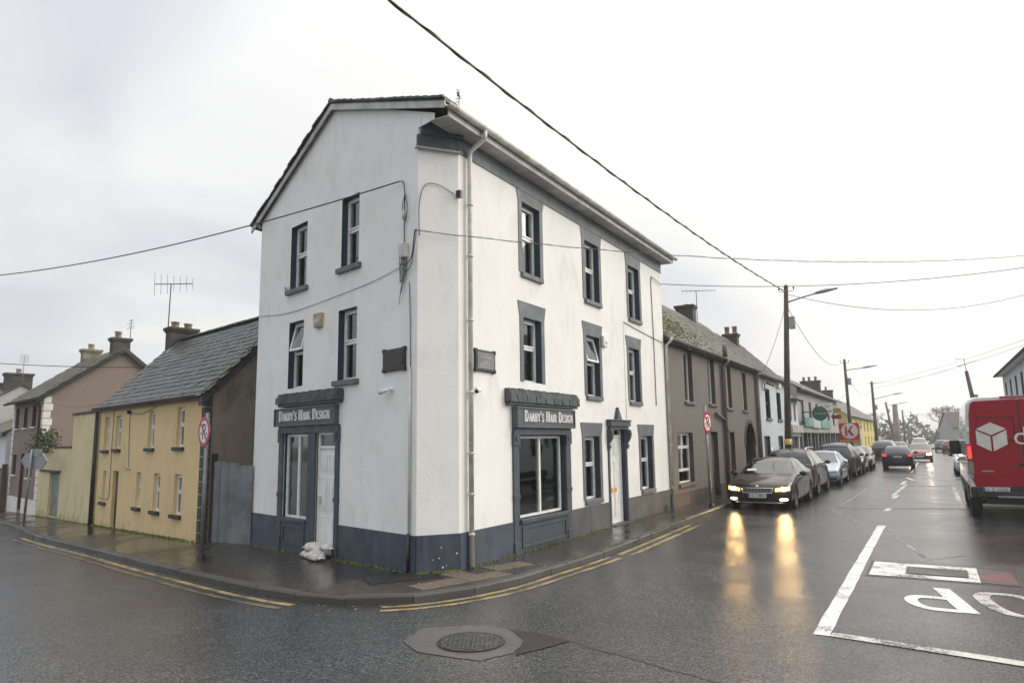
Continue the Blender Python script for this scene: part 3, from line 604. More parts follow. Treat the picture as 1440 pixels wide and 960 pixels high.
def slates(root, o, u, v, wdt, lng, cw, rh, m, single=0, th=0.012, name='slate', phase=0.5):
    """courses of slates on a slope: o = eave corner, u along the eave, v up the slope; the first SINGLE are parts of their own, the rest one part"""
    o, u, v = Vector(o), Vector(u).normalized(), Vector(v).normalized(); n = u.cross(v).normalized()
    if n.z < 0: n = -n
    nr = int(lng / rh); nc = int(wdt / cw); rest = MB(); k = 0
    protos = []
    for q in range(3 if single else 0):
        w2, l2 = cw * 0.485, rh * 1.3; c = random.uniform(0.0, 0.025)
        protos.append(MB().prism([(-w2, 0, 0), (w2 - c, 0, 0), (w2, c, 0), (w2, l2, 0), (-w2, l2, 0)], (0, 0, th)).mesh('slate', m))
    for r in range(nr):
        for c in range(nc + 1):
            x = (c + (phase if r % 2 else 0)) * cw + cw * 0.5 * 0
            if x + cw * 0.5 > wdt + cw * 0.2: continue
            p = o + u * (x + cw * 0.5) + v * (r * rh - 0.03) + n * (0.014 + random.uniform(0, 0.006)); tw = random.uniform(-0.035, 0.035); tl = -0.06 + random.uniform(-0.035, 0.035); p = p + v * random.uniform(-.02, .02)
            uu = (u + v * tw).normalized(); vv = (v - u * tw + n * tl).normalized(); nn = uu.cross(vv)
            if nn.z < 0: nn = -nn
            if k < single:
                s = bpy.data.objects.new(name, protos[k % 3]); COL.objects.link(s); s.parent = root
                s.matrix_basis = Matrix(((uu.x, vv.x, nn.x, p.x), (uu.y, vv.y, nn.y, p.y), (uu.z, vv.z, nn.z, p.z), (0, 0, 0, 1)))
            else:
                w2, l2 = cw * 0.485, rh * 1.25
                b = [p - uu * w2, p + uu * w2, p + uu * w2 + vv * l2, p - uu * w2 + vv * l2]
                rest.add(b + [q + nn * th for q in b], [(4, 5, 6, 7), (0, 1, 5, 4), (1, 2, 6, 5), (3, 0, 4, 7)])
            k += 1
    if rest.v: tag(rest.build('slate_courses', m, root), kind='stuff')
def chimney(root, x0, x1, y0, y1, z0, z1, m, pots, pm='terracotta', cap=0.07, name='chimney'):
    c = MB().box(x0, x1, y0, y1, z0, z1 - 0.1).box(x0 - cap, x1 + cap, y0 - cap, y1 + cap, z1 - 0.1, z1).box(x0 - cap * .5, x1 + cap * .5, y0 - cap * .5, y1 + cap * .5, z1 - 0.16, z1 - 0.1)
    co = c.build(name, m, root, bevel=0.012)
    for (x, y, h) in pots: MB().lathe([(0.12, z1), (0.115, z1 + h * 0.8), (0.14, z1 + h * 0.84), (0.14, z1 + h), (0.10, z1 + h), (0.09, z1 + 0.02)], (x, y, 0), n=14).build('chimney_pot', pm, co)
    return co
def shell(root, L, D_, ze, ry, rz, wm, ops, rvm, d, zb=-0.6, x0=0.0, right='same', left='same', back=True):
    f = MB(); rv = RV(); wall(f, rv, x0, L, zb, ze, ops, d)
    zback = ze if ry < D_ else ze
    for x, mm in ((x0, left), (L, right)):
        if mm is None: continue
        g = [(x, 0, zb), (x, D_, zb), (x, D_, zback), (x, ry, rz), (x, 0, ze)]
        if mm == 'same': f.poly(g)
        else: MB().poly(g).build('gable_wall', mm, root)
    if back: f.quad((x0, D_, zb), (x0, D_, zback), (L, D_, zback), (L, D_, zb))
    f.build('wall', wm, root, fix=False); rv.build('window_reveal', rvm, root, fix=False)
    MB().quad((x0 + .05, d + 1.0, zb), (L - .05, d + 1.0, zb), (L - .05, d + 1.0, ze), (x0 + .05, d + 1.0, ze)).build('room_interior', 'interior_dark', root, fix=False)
def roof(root, x0, x1, D_, ze, ry, rz, m, ov=0.18, th=0.06, name='roof', lift=0.03):
    s = (rz - ze) / ry; b = (rz - ze) / (D_ - ry)
    P = [(-ov, ze - ov * s + lift), (ry, rz + lift), (D_ + ov, ze - ov * b + lift)]
    r = MB()
    for (ya, za), (yb, zb) in ((P[0], P[1]), (P[1], P[2])):
        r.add([(x0, ya, za), (x1, ya, za), (x1, yb, zb), (x0, yb, zb), (x0, ya, za + th), (x1, ya, za + th), (x1, yb, zb + th), (x0, yb, zb + th)],
              [(0, 3, 2, 1), (4, 5, 6, 7), (0, 1, 5, 4), (1, 2, 6, 5), (2, 3, 7, 6), (3, 0, 4, 7)])
    return r.build(name, m, root), P
def gutter(root, x0, x1, y, z, m, r=0.06, name='gutter'):
    n = 8; prof = [(y + r * cos(pi + pi * k / n), z + r * sin(pi + pi * k / n)) for k in range(n + 1)] + [(y + r * .8 * cos(2 * pi - pi * k / n), z + r * .8 * sin(2 * pi - pi * k / n)) for k in range(n + 1)]
    return MB().prism([(x0, a, b) for a, b in prof], (x1 - x0, 0, 0)).build(name, m, root)

# ------------------------------------------------------------------ the white corner building
cb = thing('corner_shop_building', 'white three storey corner shop with slate blue shopfronts and stained gable', 'building', tuple(C2), A1)
ROOT_INV = (Matrix.Translation(C2) @ Matrix.Rotation(A1, 4, 'Z')).inverted()
M_L = ROOT_INV @ Matrix.Translation(C1) @ Matrix.Rotation(AL, 4, 'Z')
_cd = C2 - C1; AC = atan2(_cd.y, _cd.x); CHL = _cd.length
M_C = ROOT_INV @ Matrix.Translation(C1) @ Matrix.Rotation(AC, 4, 'Z')
LR = 10.44; ZF = 7.16
wr = [(2.14, 2.87, 5.32, 6.74), (5.04, 5.84, 5.28, 6.68), (7.75, 8.55, 5.24, 6.66), (2.14, 2.86, 3.2, 4.44), (5.0, 5.73, 3.07, 4.45), (7.62, 8.35, 3.05, 4.44), (4.78, 5.57, 0.79, 2.17), (8.23, 9.10, 0.78, 2.17)]
dr = (6.13, 7.15, 0.12, 2.36); shp = (1.87, 3.80, 0.68, 2.20)
f = MB(); rv = RV(); wall(f, rv, 0, LR, -0.3, ZF + 0.25, wr + [dr, shp], 0.15)
f.quad((LR, 0, -0.3), (LR, 6.2, -0.3), (LR, 6.2, 7.0), (LR, 0, 7.41)); f.poly([(LR, 0.0, 7.41), (LR, 6.2, 7.0), (LR, 3.1, 8.72)])
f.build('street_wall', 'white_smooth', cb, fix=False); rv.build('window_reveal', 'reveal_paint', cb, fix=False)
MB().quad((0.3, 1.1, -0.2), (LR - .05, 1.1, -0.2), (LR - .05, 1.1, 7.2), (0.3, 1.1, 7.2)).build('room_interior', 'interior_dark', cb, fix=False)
sl = ('surround_paint', 0.06, 0.10, 0.06)
cur = {0: ('curtain', 0.05, 0.5, 0.0), 1: ('curtain', 0.05, 0.42, 0.0), 2: ('curtain', 0.6, 0.95, 0.3), 3: ('curtain_grey', 0.05, 0.95, 0.4), 5: ('curtain', 0.05, 0.95, 0.72), 6: ('curtain_grey', 0.05, 0.95, 0.0), 7: ('curtain', 0.05, 0.4, 0.1)}
for i, w in enumerate(wr): win(cb, *w, 0.13, 0.46, 'upvc', sl if i != 3 else None, tilt=(i == 4), curtain=cur.get(i))
# painted surrounds: narrow jambs and flared heads; the top row runs up into the eaves band
for i, (a, b, c, e) in enumerate(wr):
    y = -0.014; s = MB(); top = ZF - 0.20 if i < 3 else e + 0.30; sp = 0.07
    lo = c - 0.0
    s.box(a - 0.13, a, y, 0.003, lo, e); s.box(b, b + 0.13, y, 0.003, lo, e)
    s.prism([(a - 0.13, y, e), (b + 0.13, y, e), (b + 0.13 + sp, y, top), (a - 0.13 - sp, y, top)], (0, 0.017, 0))
    s.build('window_surround', 'surround_paint', cb)
MB().box(0.02, LR, -0.022, 0.004, ZF - 0.20, ZF + 0.2).build('eaves_band', 'surround_paint', cb)
# plinth
pz = 0.66
for a, b in ((0.0, 1.67), (4.02, 6.13), (7.15, LR)): MB().box(a, b, -0.022, 0.004, -0.3, pz).build('plinth', 'plinth_paint' if a < 1 else 'plinth_grey', cb, bevel=0.006)
# right shopfront
def shopfront(root, x0, x1, op, pil, sign, corn, d, text_x, text_z, nblk, door=None, sill_z=0.60):
    for a, b in pil:
        p = MB().box(a, b, -0.035, 0.004, -0.25, sign[2] - 0.002).box(a - 0.015, b + 0.015, -0.055, 0.003, -0.25, 0.30).box(a - 0.01, b + 0.01, -0.05, 0.002, 1.05, 1.13)
        p.box(a - 0.012, b + 0.012, -0.06, 0.002, sign[2] - 0.32, sign[2] - 0.06).lathe([(0.06, -0.072), (0.05, -0.08), (0.025, -0.072), (0.0, -0.082)], ((a + b) / 2, 0, sign[2] - 0.19), 'y', 14)
        p.build('pilaster', 'slate_paint', root, bevel=0.006)
    a, b = op[0], op[1]
    sr = MB().box(a, b, -0.03, 0.006, -0.25, sill_z); frame_box(sr, a + 0.06, b - 0.06, 0.16, sill_z - 0.06, -0.05, -0.03, 0.05)
    sr.build('stall_riser', 'slate_paint', root, bevel=0.005)
    MB().box(a - 0.01, b + 0.01, -0.09, d, sill_z + 0.002, op[2]).build('shop_sill', 'slate_paint', root, bevel=0.008)
    MB().box(pil[0][0] + 0.01, pil[-1][1] - 0.01, -0.055, 0.004, op[3], sign[2] - 0.003).build('lintel_rail', 'slate_paint', root)
    fr = MB(); frame_box(fr, a + .03, b - .03, op[2] + 0.002, op[3] - .02, d - 0.02, d + 0.05, 0.045); xm = a + (b - a) * 0.52; fr.box(xm - 0.03, xm + 0.03, d - 0.02, d + 0.05, op[2] + 0.047, op[3] - 0.065)
    fo = fr.build('shop_window', 'upvc', root)
    for p, q in ((a + 0.075, xm - 0.03), (xm + 0.03, b - 0.075)): MB().box(p, q, d + 0.01, d + 0.02, op[2] + 0.047, op[3] - 0.065).build('pane', 'shop_glass', fo)
    if a > 0:
        for p, q in ((a + 0.075, xm - 0.03), (xm + 0.03, b - 0.075)): MB().box(p, q, d + 0.025, d + 0.03, op[2] + 0.05, op[2] + 0.58).build('frosted_film', 'frosted_film', fo)
        MB().lathe([(0.30, d + 0.0235), (0.33, d + 0.0235), (0.33, d + 0.024)], ((xm + b) / 2 - 0.02, 0, op[2] + 0.62), 'y', 36, False).build('window_decal', 'sign_back', fo)
        for k in range(3): MB().box(a + 0.25 + k * 0.5, a + 0.55 + k * 0.5, 0.55, 0.6, op[2] + 0.3, op[2] + 0.75 + 0.12 * k).build('shop_mirror', 'curtain_grey', fo)
    else:
        n = 20; MB().grid([[(a + 0.08 + (b - a - 0.16) * 0.62 * i / n, d + 0.14 + 0.02 * (i % 2), z) for i in range(n + 1)] for z in (op[2] + 0.05, op[3] - 0.07)], False).build('vertical_blind', 'curtain_grey', fo)
    # fascia board with moulded edge
    X0, X1, z0, z1, pr = sign
    fb = MB().box(X0, X1, -pr, 0.005, z0, z1); frame_box(fb, X0, X1, z0, z1, -pr - 0.022, -pr, 0.03); fo = fb.build('fascia_board', 'fascia_paint', root, bevel=0.004)
    me = serif_sign(text_x[0], text_x[1], text_z, 0.205, -pr - 0.012, fo)
    # cornice of moulded blocks
    cx0, cx1, cz0, cz1, cp = corn
    MB().box(cx0 + 0.03, cx1 - 0.03, -cp + 0.04, 0.006, cz0, cz0 + 0.05).build('cornice_bed', 'slate_paint', root, bevel=0.006)
    n = nblk; wd = (cx1 - cx0) / n
    for k in range(n):
        A, B = cx0 + k * wd + 0.003, cx0 + (k + 1) * wd - 0.003; j = random.uniform(-0.004, 0.004)
        bk = MB().box(A, B, -cp + j, 0.004, cz0 + 0.052, cz1 - 0.12)
        bk.box(A + 0.002, B - 0.002, -cp * 0.78, 0.003, cz1 - 0.119, cz1 - 0.075)
        for q in range(3):
            u0 = A + (B - A) * (q + 0.05) / 3; u1 = A + (B - A) * (q + random.uniform(0.7, 0.95)) / 3; bk.box(u0, u1, -cp * random.uniform(0.66, 0.74), 0.002, cz1 - 0.0745, cz1 - 0.0745 + random.uniform(0.028, 0.045))
        u = A + (B - A) * 0.7
        bk.prism([(u, -cp - 0.012 + j, cz0 + 0.06), (u + 0.09, -cp - 0.012 + j, cz0 + 0.06), (u + 0.03, -cp - 0.012 + j, cz1 - 0.16), (u - 0.03, -cp - 0.012 + j, cz1 - 0.16)], (0, 0.02, 0))
        bk.build('cornice_block', 'cornice_paint', root)
# serif capitals drawn as strokes: (points, width) with small serifs
def arc(cx, cz, rx, rz, a0, a1, n=8): return [(cx + rx * cos(radians(a0 + (a1 - a0) * k / n)), cz + rz * sin(radians(a0 + (a1 - a0) * k / n))) for k in range(n + 1)]
TK, TN = 0.17, 0.075
GL = {
 'D': (0.72, [([(.16, 0), (.16, 1)], TK), ([(.1, .965), (.3, .965)] + arc(.3, .5, .33, .465, 90, -90, 10) + [(.1, .035)], 0.11), ([(.02, .03), (.2, .03)], .06), ([(.02, .97), (.2, .97)], .06)]),
 'A': (0.74, [([(.36, 1), (.14, 0)], TN), ([(.36, 1), (.6, 0)], TK), ([(.2, .33), (.54, .33)], TN), ([(.03, .03), (.25, .03)], .06), ([(.47, .03), (.73, .03)], .06)]),
 'R': (0.72, [([(.16, 0), (.16, 1)], TK), ([(.1, .965), (.34, .965)] + arc(.34, .73, .22, .235, 90, -90, 8) + [(.16, .495)], .10), ([(.34, .5), (.64, 0)], TK * .9), ([(.02, .03), (.3, .03)], .06), ([(.02, .97), (.2, .97)], .06), ([(.55, .03), (.74, .03)], .06)]),
 'B': (0.66, [([(.16, 0), (.16, 1)], TK), ([(.1, .965), (.32, .965)] + arc(.32, .75, .2, .215, 90, -90, 8) + [(.16, .535)], .10), ([(.16, .535), (.32, .535)] + arc(.32, .285, .25, .25, 90, -90, 8) + [(.05, .035)], .11)]),
 'Y': (0.70, [([(.1, 1), (.36, .45)], TK), ([(.62, 1), (.36, .45)], TN), ([(.36, .5), (.36, 0)], TK * .9), ([(.0, .97), (.22, .97)], .06), ([(.5, .97), (.72, .97)], .06), ([(.22, .03), (.5, .03)], .06)]),
 'S': (0.56, [(arc(.29, .75, .19, .215, 35, 250, 9) + arc(.28, .26, .21, .225, 75, -145, 9), .13), ([(.46, .98), (.46, .75)], .05), ([(.08, .02), (.08, .25)], .05)]),
 'H': (0.78, [([(.16, 0), (.16, 1)], TK), ([(.62, 0), (.62, 1)], TK), ([(.16, .52), (.62, .52)], TN)] + [([(x - .14, z), (x + .14, z)], .06) for x in (.16, .62) for z in (.03, .97)]),
 'I': (0.36, [([(.17, 0), (.17, 1)], TK), ([(.03, .03), (.31, .03)], .06), ([(.03, .97), (.31, .97)], .06)]),
 'E': (0.62, [([(.16, 0), (.16, 1)], TK), ([(.03, .965), (.54, .965)], .07), ([(.16, .52), (.42, .52)], .07), ([(.03, .035), (.56, .035)], .07), ([(.53, .99), (.53, .78)], .05), ([(.55, .0), (.55, .22)], .05)]),
 'G': (0.72, [(arc(.39, .5, .29, .46, 40, 335, 14), .13), ([(.6, .05), (.6, .42)], .13), ([(.45, .44), (.7, .44)], .06), ([(.6, .98), (.6, .74)], .05)]),
 'N': (0.80, [([(.13, 0), (.13, 1)], TN), ([(.13, 1), (.63, 0)], TK), ([(.63, 0), (.63, 1)], TN), ([(.0, .97), (.2, .97)], .06), ([(.02, .03), (.25, .03)], .06), ([(.52, .97), (.75, .97)], .06)]),
 "'": (0.2, [([(.1, 1), (.06, .72)], .09)]), ' ': (0.34, [])}
def serif_sign(xa, xb, zc, h, y, root):
    txt = "Darby's Hair Design"; pen = 0.0; lay = []
    for ch in txt:
        s = 1.0 if ch.isupper() or ch in "' " else 0.76; adv, st_ = GL[ch.upper()]; lay.append((pen, s, st_)); pen += (adv + 0.06) * s
    k = (xb - xa) / pen; z0 = zc - h * 0.42; b = MB()
    for p, s, st_ in lay:
        for pts, w in st_:
            P = [(xa + (p + x * s) * k, z0 + z * s * h) for x, z in pts]; hw = w * s * 0.5
            for i in range(len(P) - 1):
                (x0, z0_), (x1, z1_) = P[i], P[i + 1]; L = sqrt(((x1 - x0) / k) ** 2 + ((z1_ - z0_) / h) ** 2) or 1; nx, nz = -(z1_ - z0_) / h / L, (x1 - x0) / k / L
                q = [(x0 + nx * hw * k, z0_ + nz * hw * h), (x1 + nx * hw * k, z1_ + nz * hw * h), (x1 - nx * hw * k, z1_ - nz * hw * h), (x0 - nx * hw * k, z0_ - nz * hw * h)]
                b.prism([(x, y - 0.012, z) for x, z in q], (0, 0.03, 0))
    b.build('lettering', 'letter_white', root)
shopfront(cb, 1.67, 4.02, shp, [(1.67, 1.87), (3.80, 4.02)], (1.67, 4.08, 2.33, 2.71, 0.11), (1.42, 4.28, 2.74, 3.08, 0.15), 0.11, (1.93, 3.96), 2.53, 8)
# door with hooded head
panel_door(cb, dr[0] + 0.02, dr[1] - 0.02, dr[2], dr[3], 0.10, fan=0.16, brass=True)
h = MB().box(6.02, 7.26, -0.13, 0.004, 2.40, 2.53).box(6.06, 7.22, -0.09, 0.003, 2.33, 2.398).box(6.0, 7.28, -0.15, 0.002, 2.53, 2.56).box(dr[0] - 0.09, dr[0], -0.03, 0.002, 0.1, 2.34).box(dr[1], dr[1] + 0.07, -0.03, 0.002, 0.1, 2.34)
h.build('door_hood', 'slate_paint', cb, bevel=0.008)
MB().prism([(6.50, -0.1, 2.562), (6.78, -0.1, 2.562), (6.64, -0.07, 2.86)], (0, 0.1, 0)).build('finial', 'slate_paint', cb)
for x in (6.02, 7.17):
    MB().prism([(x, 0.0, 1.85), (x, -0.04, 1.85), (x, -0.08, 1.93), (x, -0.05, 2.0), (x, -0.12, 2.10), (x, -0.15, 2.22), (x, -0.13, 2.327), (x, 0.0, 2.327)], (0.10, 0, 0)).build('bracket', 'slate_paint', cb, bevel=0.006)
MB().box(dr[0], dr[1], -0.12, 0.2, 0.04, 0.118).build('door_step', 'kerb_stone_wet', cb)
# eaves: soffit, fascia, gutter
EO = 0.31; T0 = -0.85
sf = MB(); n = 74
for k in range(n):
    a = T0 + 0.12 + (LR + 0.22 - T0 - 0.12) * k / n; b = T0 + 0.12 + (LR + 0.22 - T0 - 0.12) * (k + 1) / n; sf.box(a + 0.006, b, -EO, 0.05, ZF + 0.10, ZF + 0.115)
sf.build('soffit', 'barge_board', cb); MB().box(T0 + 0.12, LR + 0.25, -EO - 0.02, -EO, ZF + 0.09, ZF + 0.26).build('eaves_fascia', 'barge_board', cb)
gutter(cb, T0, LR + 0.32, -EO - 0.085, ZF + 0.25, 'gutter_white', 0.062)
gx = 0.24; pipe_with_clips(cb, [(gx, -EO - 0.085, ZF + 0.20), (gx, -EO - 0.085, ZF + 0.07), (gx, -0.09, ZF - 0.10), (gx, -0.075, ZF - 0.25), (gx, -0.075, 0.12)], 0.042, 'gutter_white', (0.62, 1.25, 1.9, 2.9, 4.1, 5.2, 6.1))
pipe_with_clips(cb, [(LR + 0.05, -0.26, 5.02), (LR + 0.05, -0.2, 4.9), (LR + 0.05, -0.07, 4.8), (LR + 0.05, -0.07, 0.1)], 0.042, 'gutter_white', (0.7, 1.9, 3.2, 4.4), cl=0.014)
# roof: ridge parallel to the street, verge along the gable
k_ = 1 / math.tan(radians(74.9)); tg = lambda y: -0.66 + k_ * y - 0.10
RP = [(-EO - 0.03, ZF + 0.30), (3.10, 8.72), (6.45, 6.98)]
rf = MB(); vb = MB()
for (ya, za), (yb, zb) in zip(RP[:-1], RP[1:]):
    q = [(tg(ya), ya, za), (LR + 0.2, ya, za), (LR + 0.2, yb, zb), (tg(yb), yb, zb)]; rf.prism(q, (0, 0, 0.05))
    vb.prism([(tg(ya) - 0.005, ya, za - 0.12), (tg(yb) - 0.005, yb, zb - 0.12), (tg(yb) - 0.005, yb, zb - 0.005), (tg(ya) - 0.005, ya, za - 0.005)], (0.03, 0, 0))
    L_ = sqrt((yb - ya) ** 2 + (zb - za) ** 2); n = int(L_ / 0.21)
    for i in range(n):
        u = i / n; u2 = (i + 1.25) / n; j = random.uniform(-0.02, 0.02); up = 0.055 + random.uniform(0, 0.008)
        y0, z0, y1, z1 = ya + (yb - ya) * u, za + (zb - za) * u, ya + (yb - ya) * min(1, u2), za + (zb - za) * min(1, u2)
        e = (0.018, 0.0) if zb > za else (0.0, 0.018)
        MB().add([(tg(y0) - 0.05 + j, y0, z0 + up + e[0]), (tg(y0) + 0.35, y0, z0 + up + e[0]), (tg(y1) + 0.35, y1, z1 + up + e[1]), (tg(y1) - 0.05 + j, y1, z1 + up + e[1]),
                  (tg(y0) - 0.05 + j, y0, z0 + up + e[0] - 0.035), (tg(y0) + 0.35, y0, z0 + up + e[0] - 0.035), (tg(y1) + 0.35, y1, z1 + up + e[1] - 0.035), (tg(y1) - 0.05 + j, y1, z1 + up + e[1] - 0.035)],
                 [(0, 1, 2, 3), (7, 6, 5, 4), (0, 4, 5, 1), (1, 5, 6, 2), (2, 6, 7, 3), (3, 7, 4, 0)]).build('verge_slate', 'dark_slate', cb)
rf.build('roof', 'dark_slate', cb); vb.build('barge_board', 'barge_board', cb)
MB().tube([(tg(3.1) - 0.03, 3.1, 8.775), (LR + 0.2, 3.1, 8.775)], 0.06, 8).build('ridge_tile', 'dark_slate', cb)
MB().box(5.6, 6.3, 0.1, 0.6, 7.6, 7.78).build('roof_vent', 'dark_slate', cb); MB().tube([(8.6, 0.3, 7.6), (8.6, 0.3, 8.0)], 0.02, 6).build('vent_pipe', 'dark_metal', cb)
# gable side
XF = M_L
wlft = [(-4.43, -3.74, 5.25, 6.6), (-2.4, -1.79, 5.34, 6.68), (-4.40, -3.78, 3.2, 4.56), (-2.45, -1.81, 3.23, 4.54)]
opl = [(-4.44, -3.42, 0.66, 2.30), (-3.13, -2.42, 0.10, 2.32)]
f = MB(); rv = RV(); LB = -5.87
wall(f, rv, LB, 0, -0.5, 6.9, wlft + opl, 0.14)
f.poly([(LB, 0, 6.9), (0, 0, 6.9), (0.0, 0, 7.31), (0.446, 0, 7.31), (0.446, 0, 7.42), (-2.76, 0, 8.72), (LB, 0, 7.08)])
bl = lambda x, y, z: (x, y, z)
f.quad((LB, 0, -0.5), (LB, 0, 7.08), (LB + 2.6, 9.6, 7.08), (LB + 2.6, 9.6, -0.5))
f.build('gable_wall', 'white_render', cb, fix=False); rv.build('window_reveal', 'reveal_paint', cb, fix=False)
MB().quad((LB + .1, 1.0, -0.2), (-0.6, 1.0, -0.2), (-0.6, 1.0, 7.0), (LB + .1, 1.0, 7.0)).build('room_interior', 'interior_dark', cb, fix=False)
sl2 = ('surround_paint', 0.10, 0.10, 0.07)
for i, w in enumerate(wlft): win(cb, *w, 0.13, 0.47, 'upvc', sl2 if i in (0, 1) else (sl2 if i == 3 else None), tilt=(i == 2), curtain=('curtain', (0.55, 0.45, 0.3, 0.5)[i], 0.95, (0.0, 0.1, 0.0, 0.0)[i]))
for a, b in ((LB, -4.64), (-2.30, 0.0)): MB().box(a, b, -0.022, 0.004, -0.5, pz).build('plinth', 'plinth_paint', cb, bevel=0.006)
shopfront(cb, -4.64, -2.30, opl[0], [(-4.64, -4.46), (-2.43, -2.30)], (-4.75, -2.36, 2.44, 2.80, 0.09), (-4.58, -2.20, 2.83, 3.13, 0.17), 0.06, (-4.52, -2.50), 2.63, 7, sill_z=0.60)
MB().box(-3.42, -3.14, -0.045, 0.004, -0.3, 2.30).build('shop_post', 'slate_paint', cb, bevel=0.008)
panel_door(cb, -3.12, -2.43, 0.10, 2.31, 0.02, fan=0.26); MB().box(-3.14, -2.42, -0.03, 0.15, -0.1, 0.098).build('door_step', 'kerb_stone_wet', cb)
MB().tube([(-0.15, -0.03, 3.30), (-0.15, -0.03, 0.68)], 0.022, 8).build('conduit', 'gutter_white', cb); MB().tube([(-0.15, -0.045, 0.69), (-0.15, -0.045, 0.0)], 0.026, 8).build('conduit', 'black_pipe', cb)
gutter(cb, LB - 0.12, LB - 0.02, -0.0, 7.0, 'gutter_white', 0.06, 'gutter_end')
# crack and cables over the gable
def tie(*pts): return [Vector(p) for p in pts]
MB().tube(catmull([(-5.85, -0.012, 4.90), (-4.4, -0.012, 4.78), (-2.6, -0.015, 4.83), (-1.3, -0.015, 4.90), (-0.46, -0.02, 5.0)], 5), 0.006, 5).build('wall_cable', 'sign_back', cb)
for k in range(7):
    x = -0.42 + random.uniform(-0.08, 0.1)
    MB().tube(catmull([(x, -0.03, 5.3), (x + random.uniform(-0.1, 0.1), -0.05, 4.95), (x + random.uniform(-0.06, 0.06), -0.04, 4.6 + random.uniform(-0.3, 0.2)), (x + 0.05, -0.03, 4.9), (x + random.uniform(-.02, .1), -0.03, 5.1)], 5), 0.005, 5).build('wall_cable', 'cable_grey', cb)
MB().tube(catmull([(-0.46, -0.05, 6.49), (-0.36, -0.04, 6.45), (-0.33, -0.03, 6.2), (-0.34, -0.03, 5.9), (-0.33, -0.03, 5.35)], 6), 0.009, 6).build('wall_cable', 'cable_black', cb)
MB().tube(catmull([(-0.31, -0.04, 6.25), (-0.24, -0.04, 6.0), (-0.30, -0.04, 5.75), (-0.38, -0.04, 6.0), (-0.31, -0.04, 6.25)], 6), 0.008, 5).build('wall_cable', 'cable_grey', cb)
MB().tube(catmull([(-0.20, -0.02, 4.7), (-0.17, -0.02, 4.2), (-0.15, -0.02, 3.3)], 6), 0.008, 5).build('wall_cable', 'cable_grey', cb)
MB().tube([(-0.33, -0.04, 5.95), (-0.33, -0.04, 5.8)], 0.03, 8).build('cable_clamp', 'gutter_white', cb)
MB().tube(catmull([(-0.34, -0.03, 5.0), (-0.1, -0.05, 5.1), (0.05, -0.1, 5.47), (0.12, -0.12, 5.50)], 6), 0.010, 6).build('wall_cable', 'cable_black', cb)
MB().tube(catmull([(-0.34, -0.03, 4.9), (-0.12, -0.05, 4.95), (0.04, -0.08, 5.35), (0.10, -0.1, 5.52)], 6), 0.008, 6).build('wall_cable', 'cable_grey', cb)
# chamfer
XF = M_C
MB().quad((0, 0, -0.3), (CHL, 0, -0.3), (CHL, 0, ZF + 0.3), (0, 0, ZF + 0.3)).build('chamfer_wall', 'white_render', cb, fix=False)
MB().box(-0.004, CHL + 0.004, -0.022, 0.004, -0.3, pz + 0.002).build('plinth', 'plinth_paint', cb, bevel=0.006)
MB().box(-0.03, CHL + 0.02, -0.06, 0.004, ZF - 0.20, ZF + 0.02).box(0.03, CHL + 0.08, -0.08, 0.003, ZF + 0.02, ZF + 0.30).build('eaves_return', 'slate_paint', cb, bevel=0.006)
MB().box(-0.06, CHL + 0.03, -0.09, 0.002, ZF - 0.225, ZF - 0.203).build('eaves_slab', 'barge_board', cb)
MB().prism([(0.15, 0.0, ZF + 0.302), (0.69, 0.0, ZF + 0.302), (0.70, -0.36, ZF + 0.302)], (0, 0, 0.02)).build('corner_soffit', 'barge_board', cb)
for _ in range(6):
    wp = MB()
    x = random.choice((random.gauss(.42, .06), random.gauss(.5, .1))); z = random.uniform(0.16, 0.5); s = random.choice((0.008, 0.012, 0.016, 0.03))
    wp.poly([(x + s * random.uniform(.6, 1.2) * cos(a), -0.0235, z + s * random.uniform(.6, 1.2) * sin(a)) for a in [2 * pi * i / 7 for i in range(7)]])
    wp.build('paint_chip', 'letter_white', cb)
MB().tube(catmull([(0.02, -0.02, 5.45), (0.02, -0.02, 6.0), (0.12, -0.03, 6.32), (0.35, -0.03, 6.34), (0.60, -0.03, 6.22)], 6), 0.008, 5).build('wall_cable', 'cable_grey', cb)
XF = None
MB().box(-0.08, -0.01, -0.1, -0.01, 6.15, 6.27).build('cable_bracket', 'dark_metal', cb)
MB().tube(catmull([(9.55, -0.02, 3.0), (9.55, -0.02, 5.0), (9.52, -0.02, 6.52), (9.65, -0.03, 6.66), (10.0, -0.05, 6.62), (10.4, -0.05, 6.60)], 6), 0.012, 6).build('wall_cable', 'cable_grey', cb)
MB().tube(catmull([(7.3, -0.015, 5.06), (8.6, -0.015, 4.96), (10.3, -0.02, 4.86)], 6), 0.009, 5).build('wall_cable', 'cable_grey', cb)
MB().tube([(7.3, -0.012, 5.06), (7.3, -0.012, 2.6)], 0.006, 5).build('wall_cable', 'gutter_white', cb)
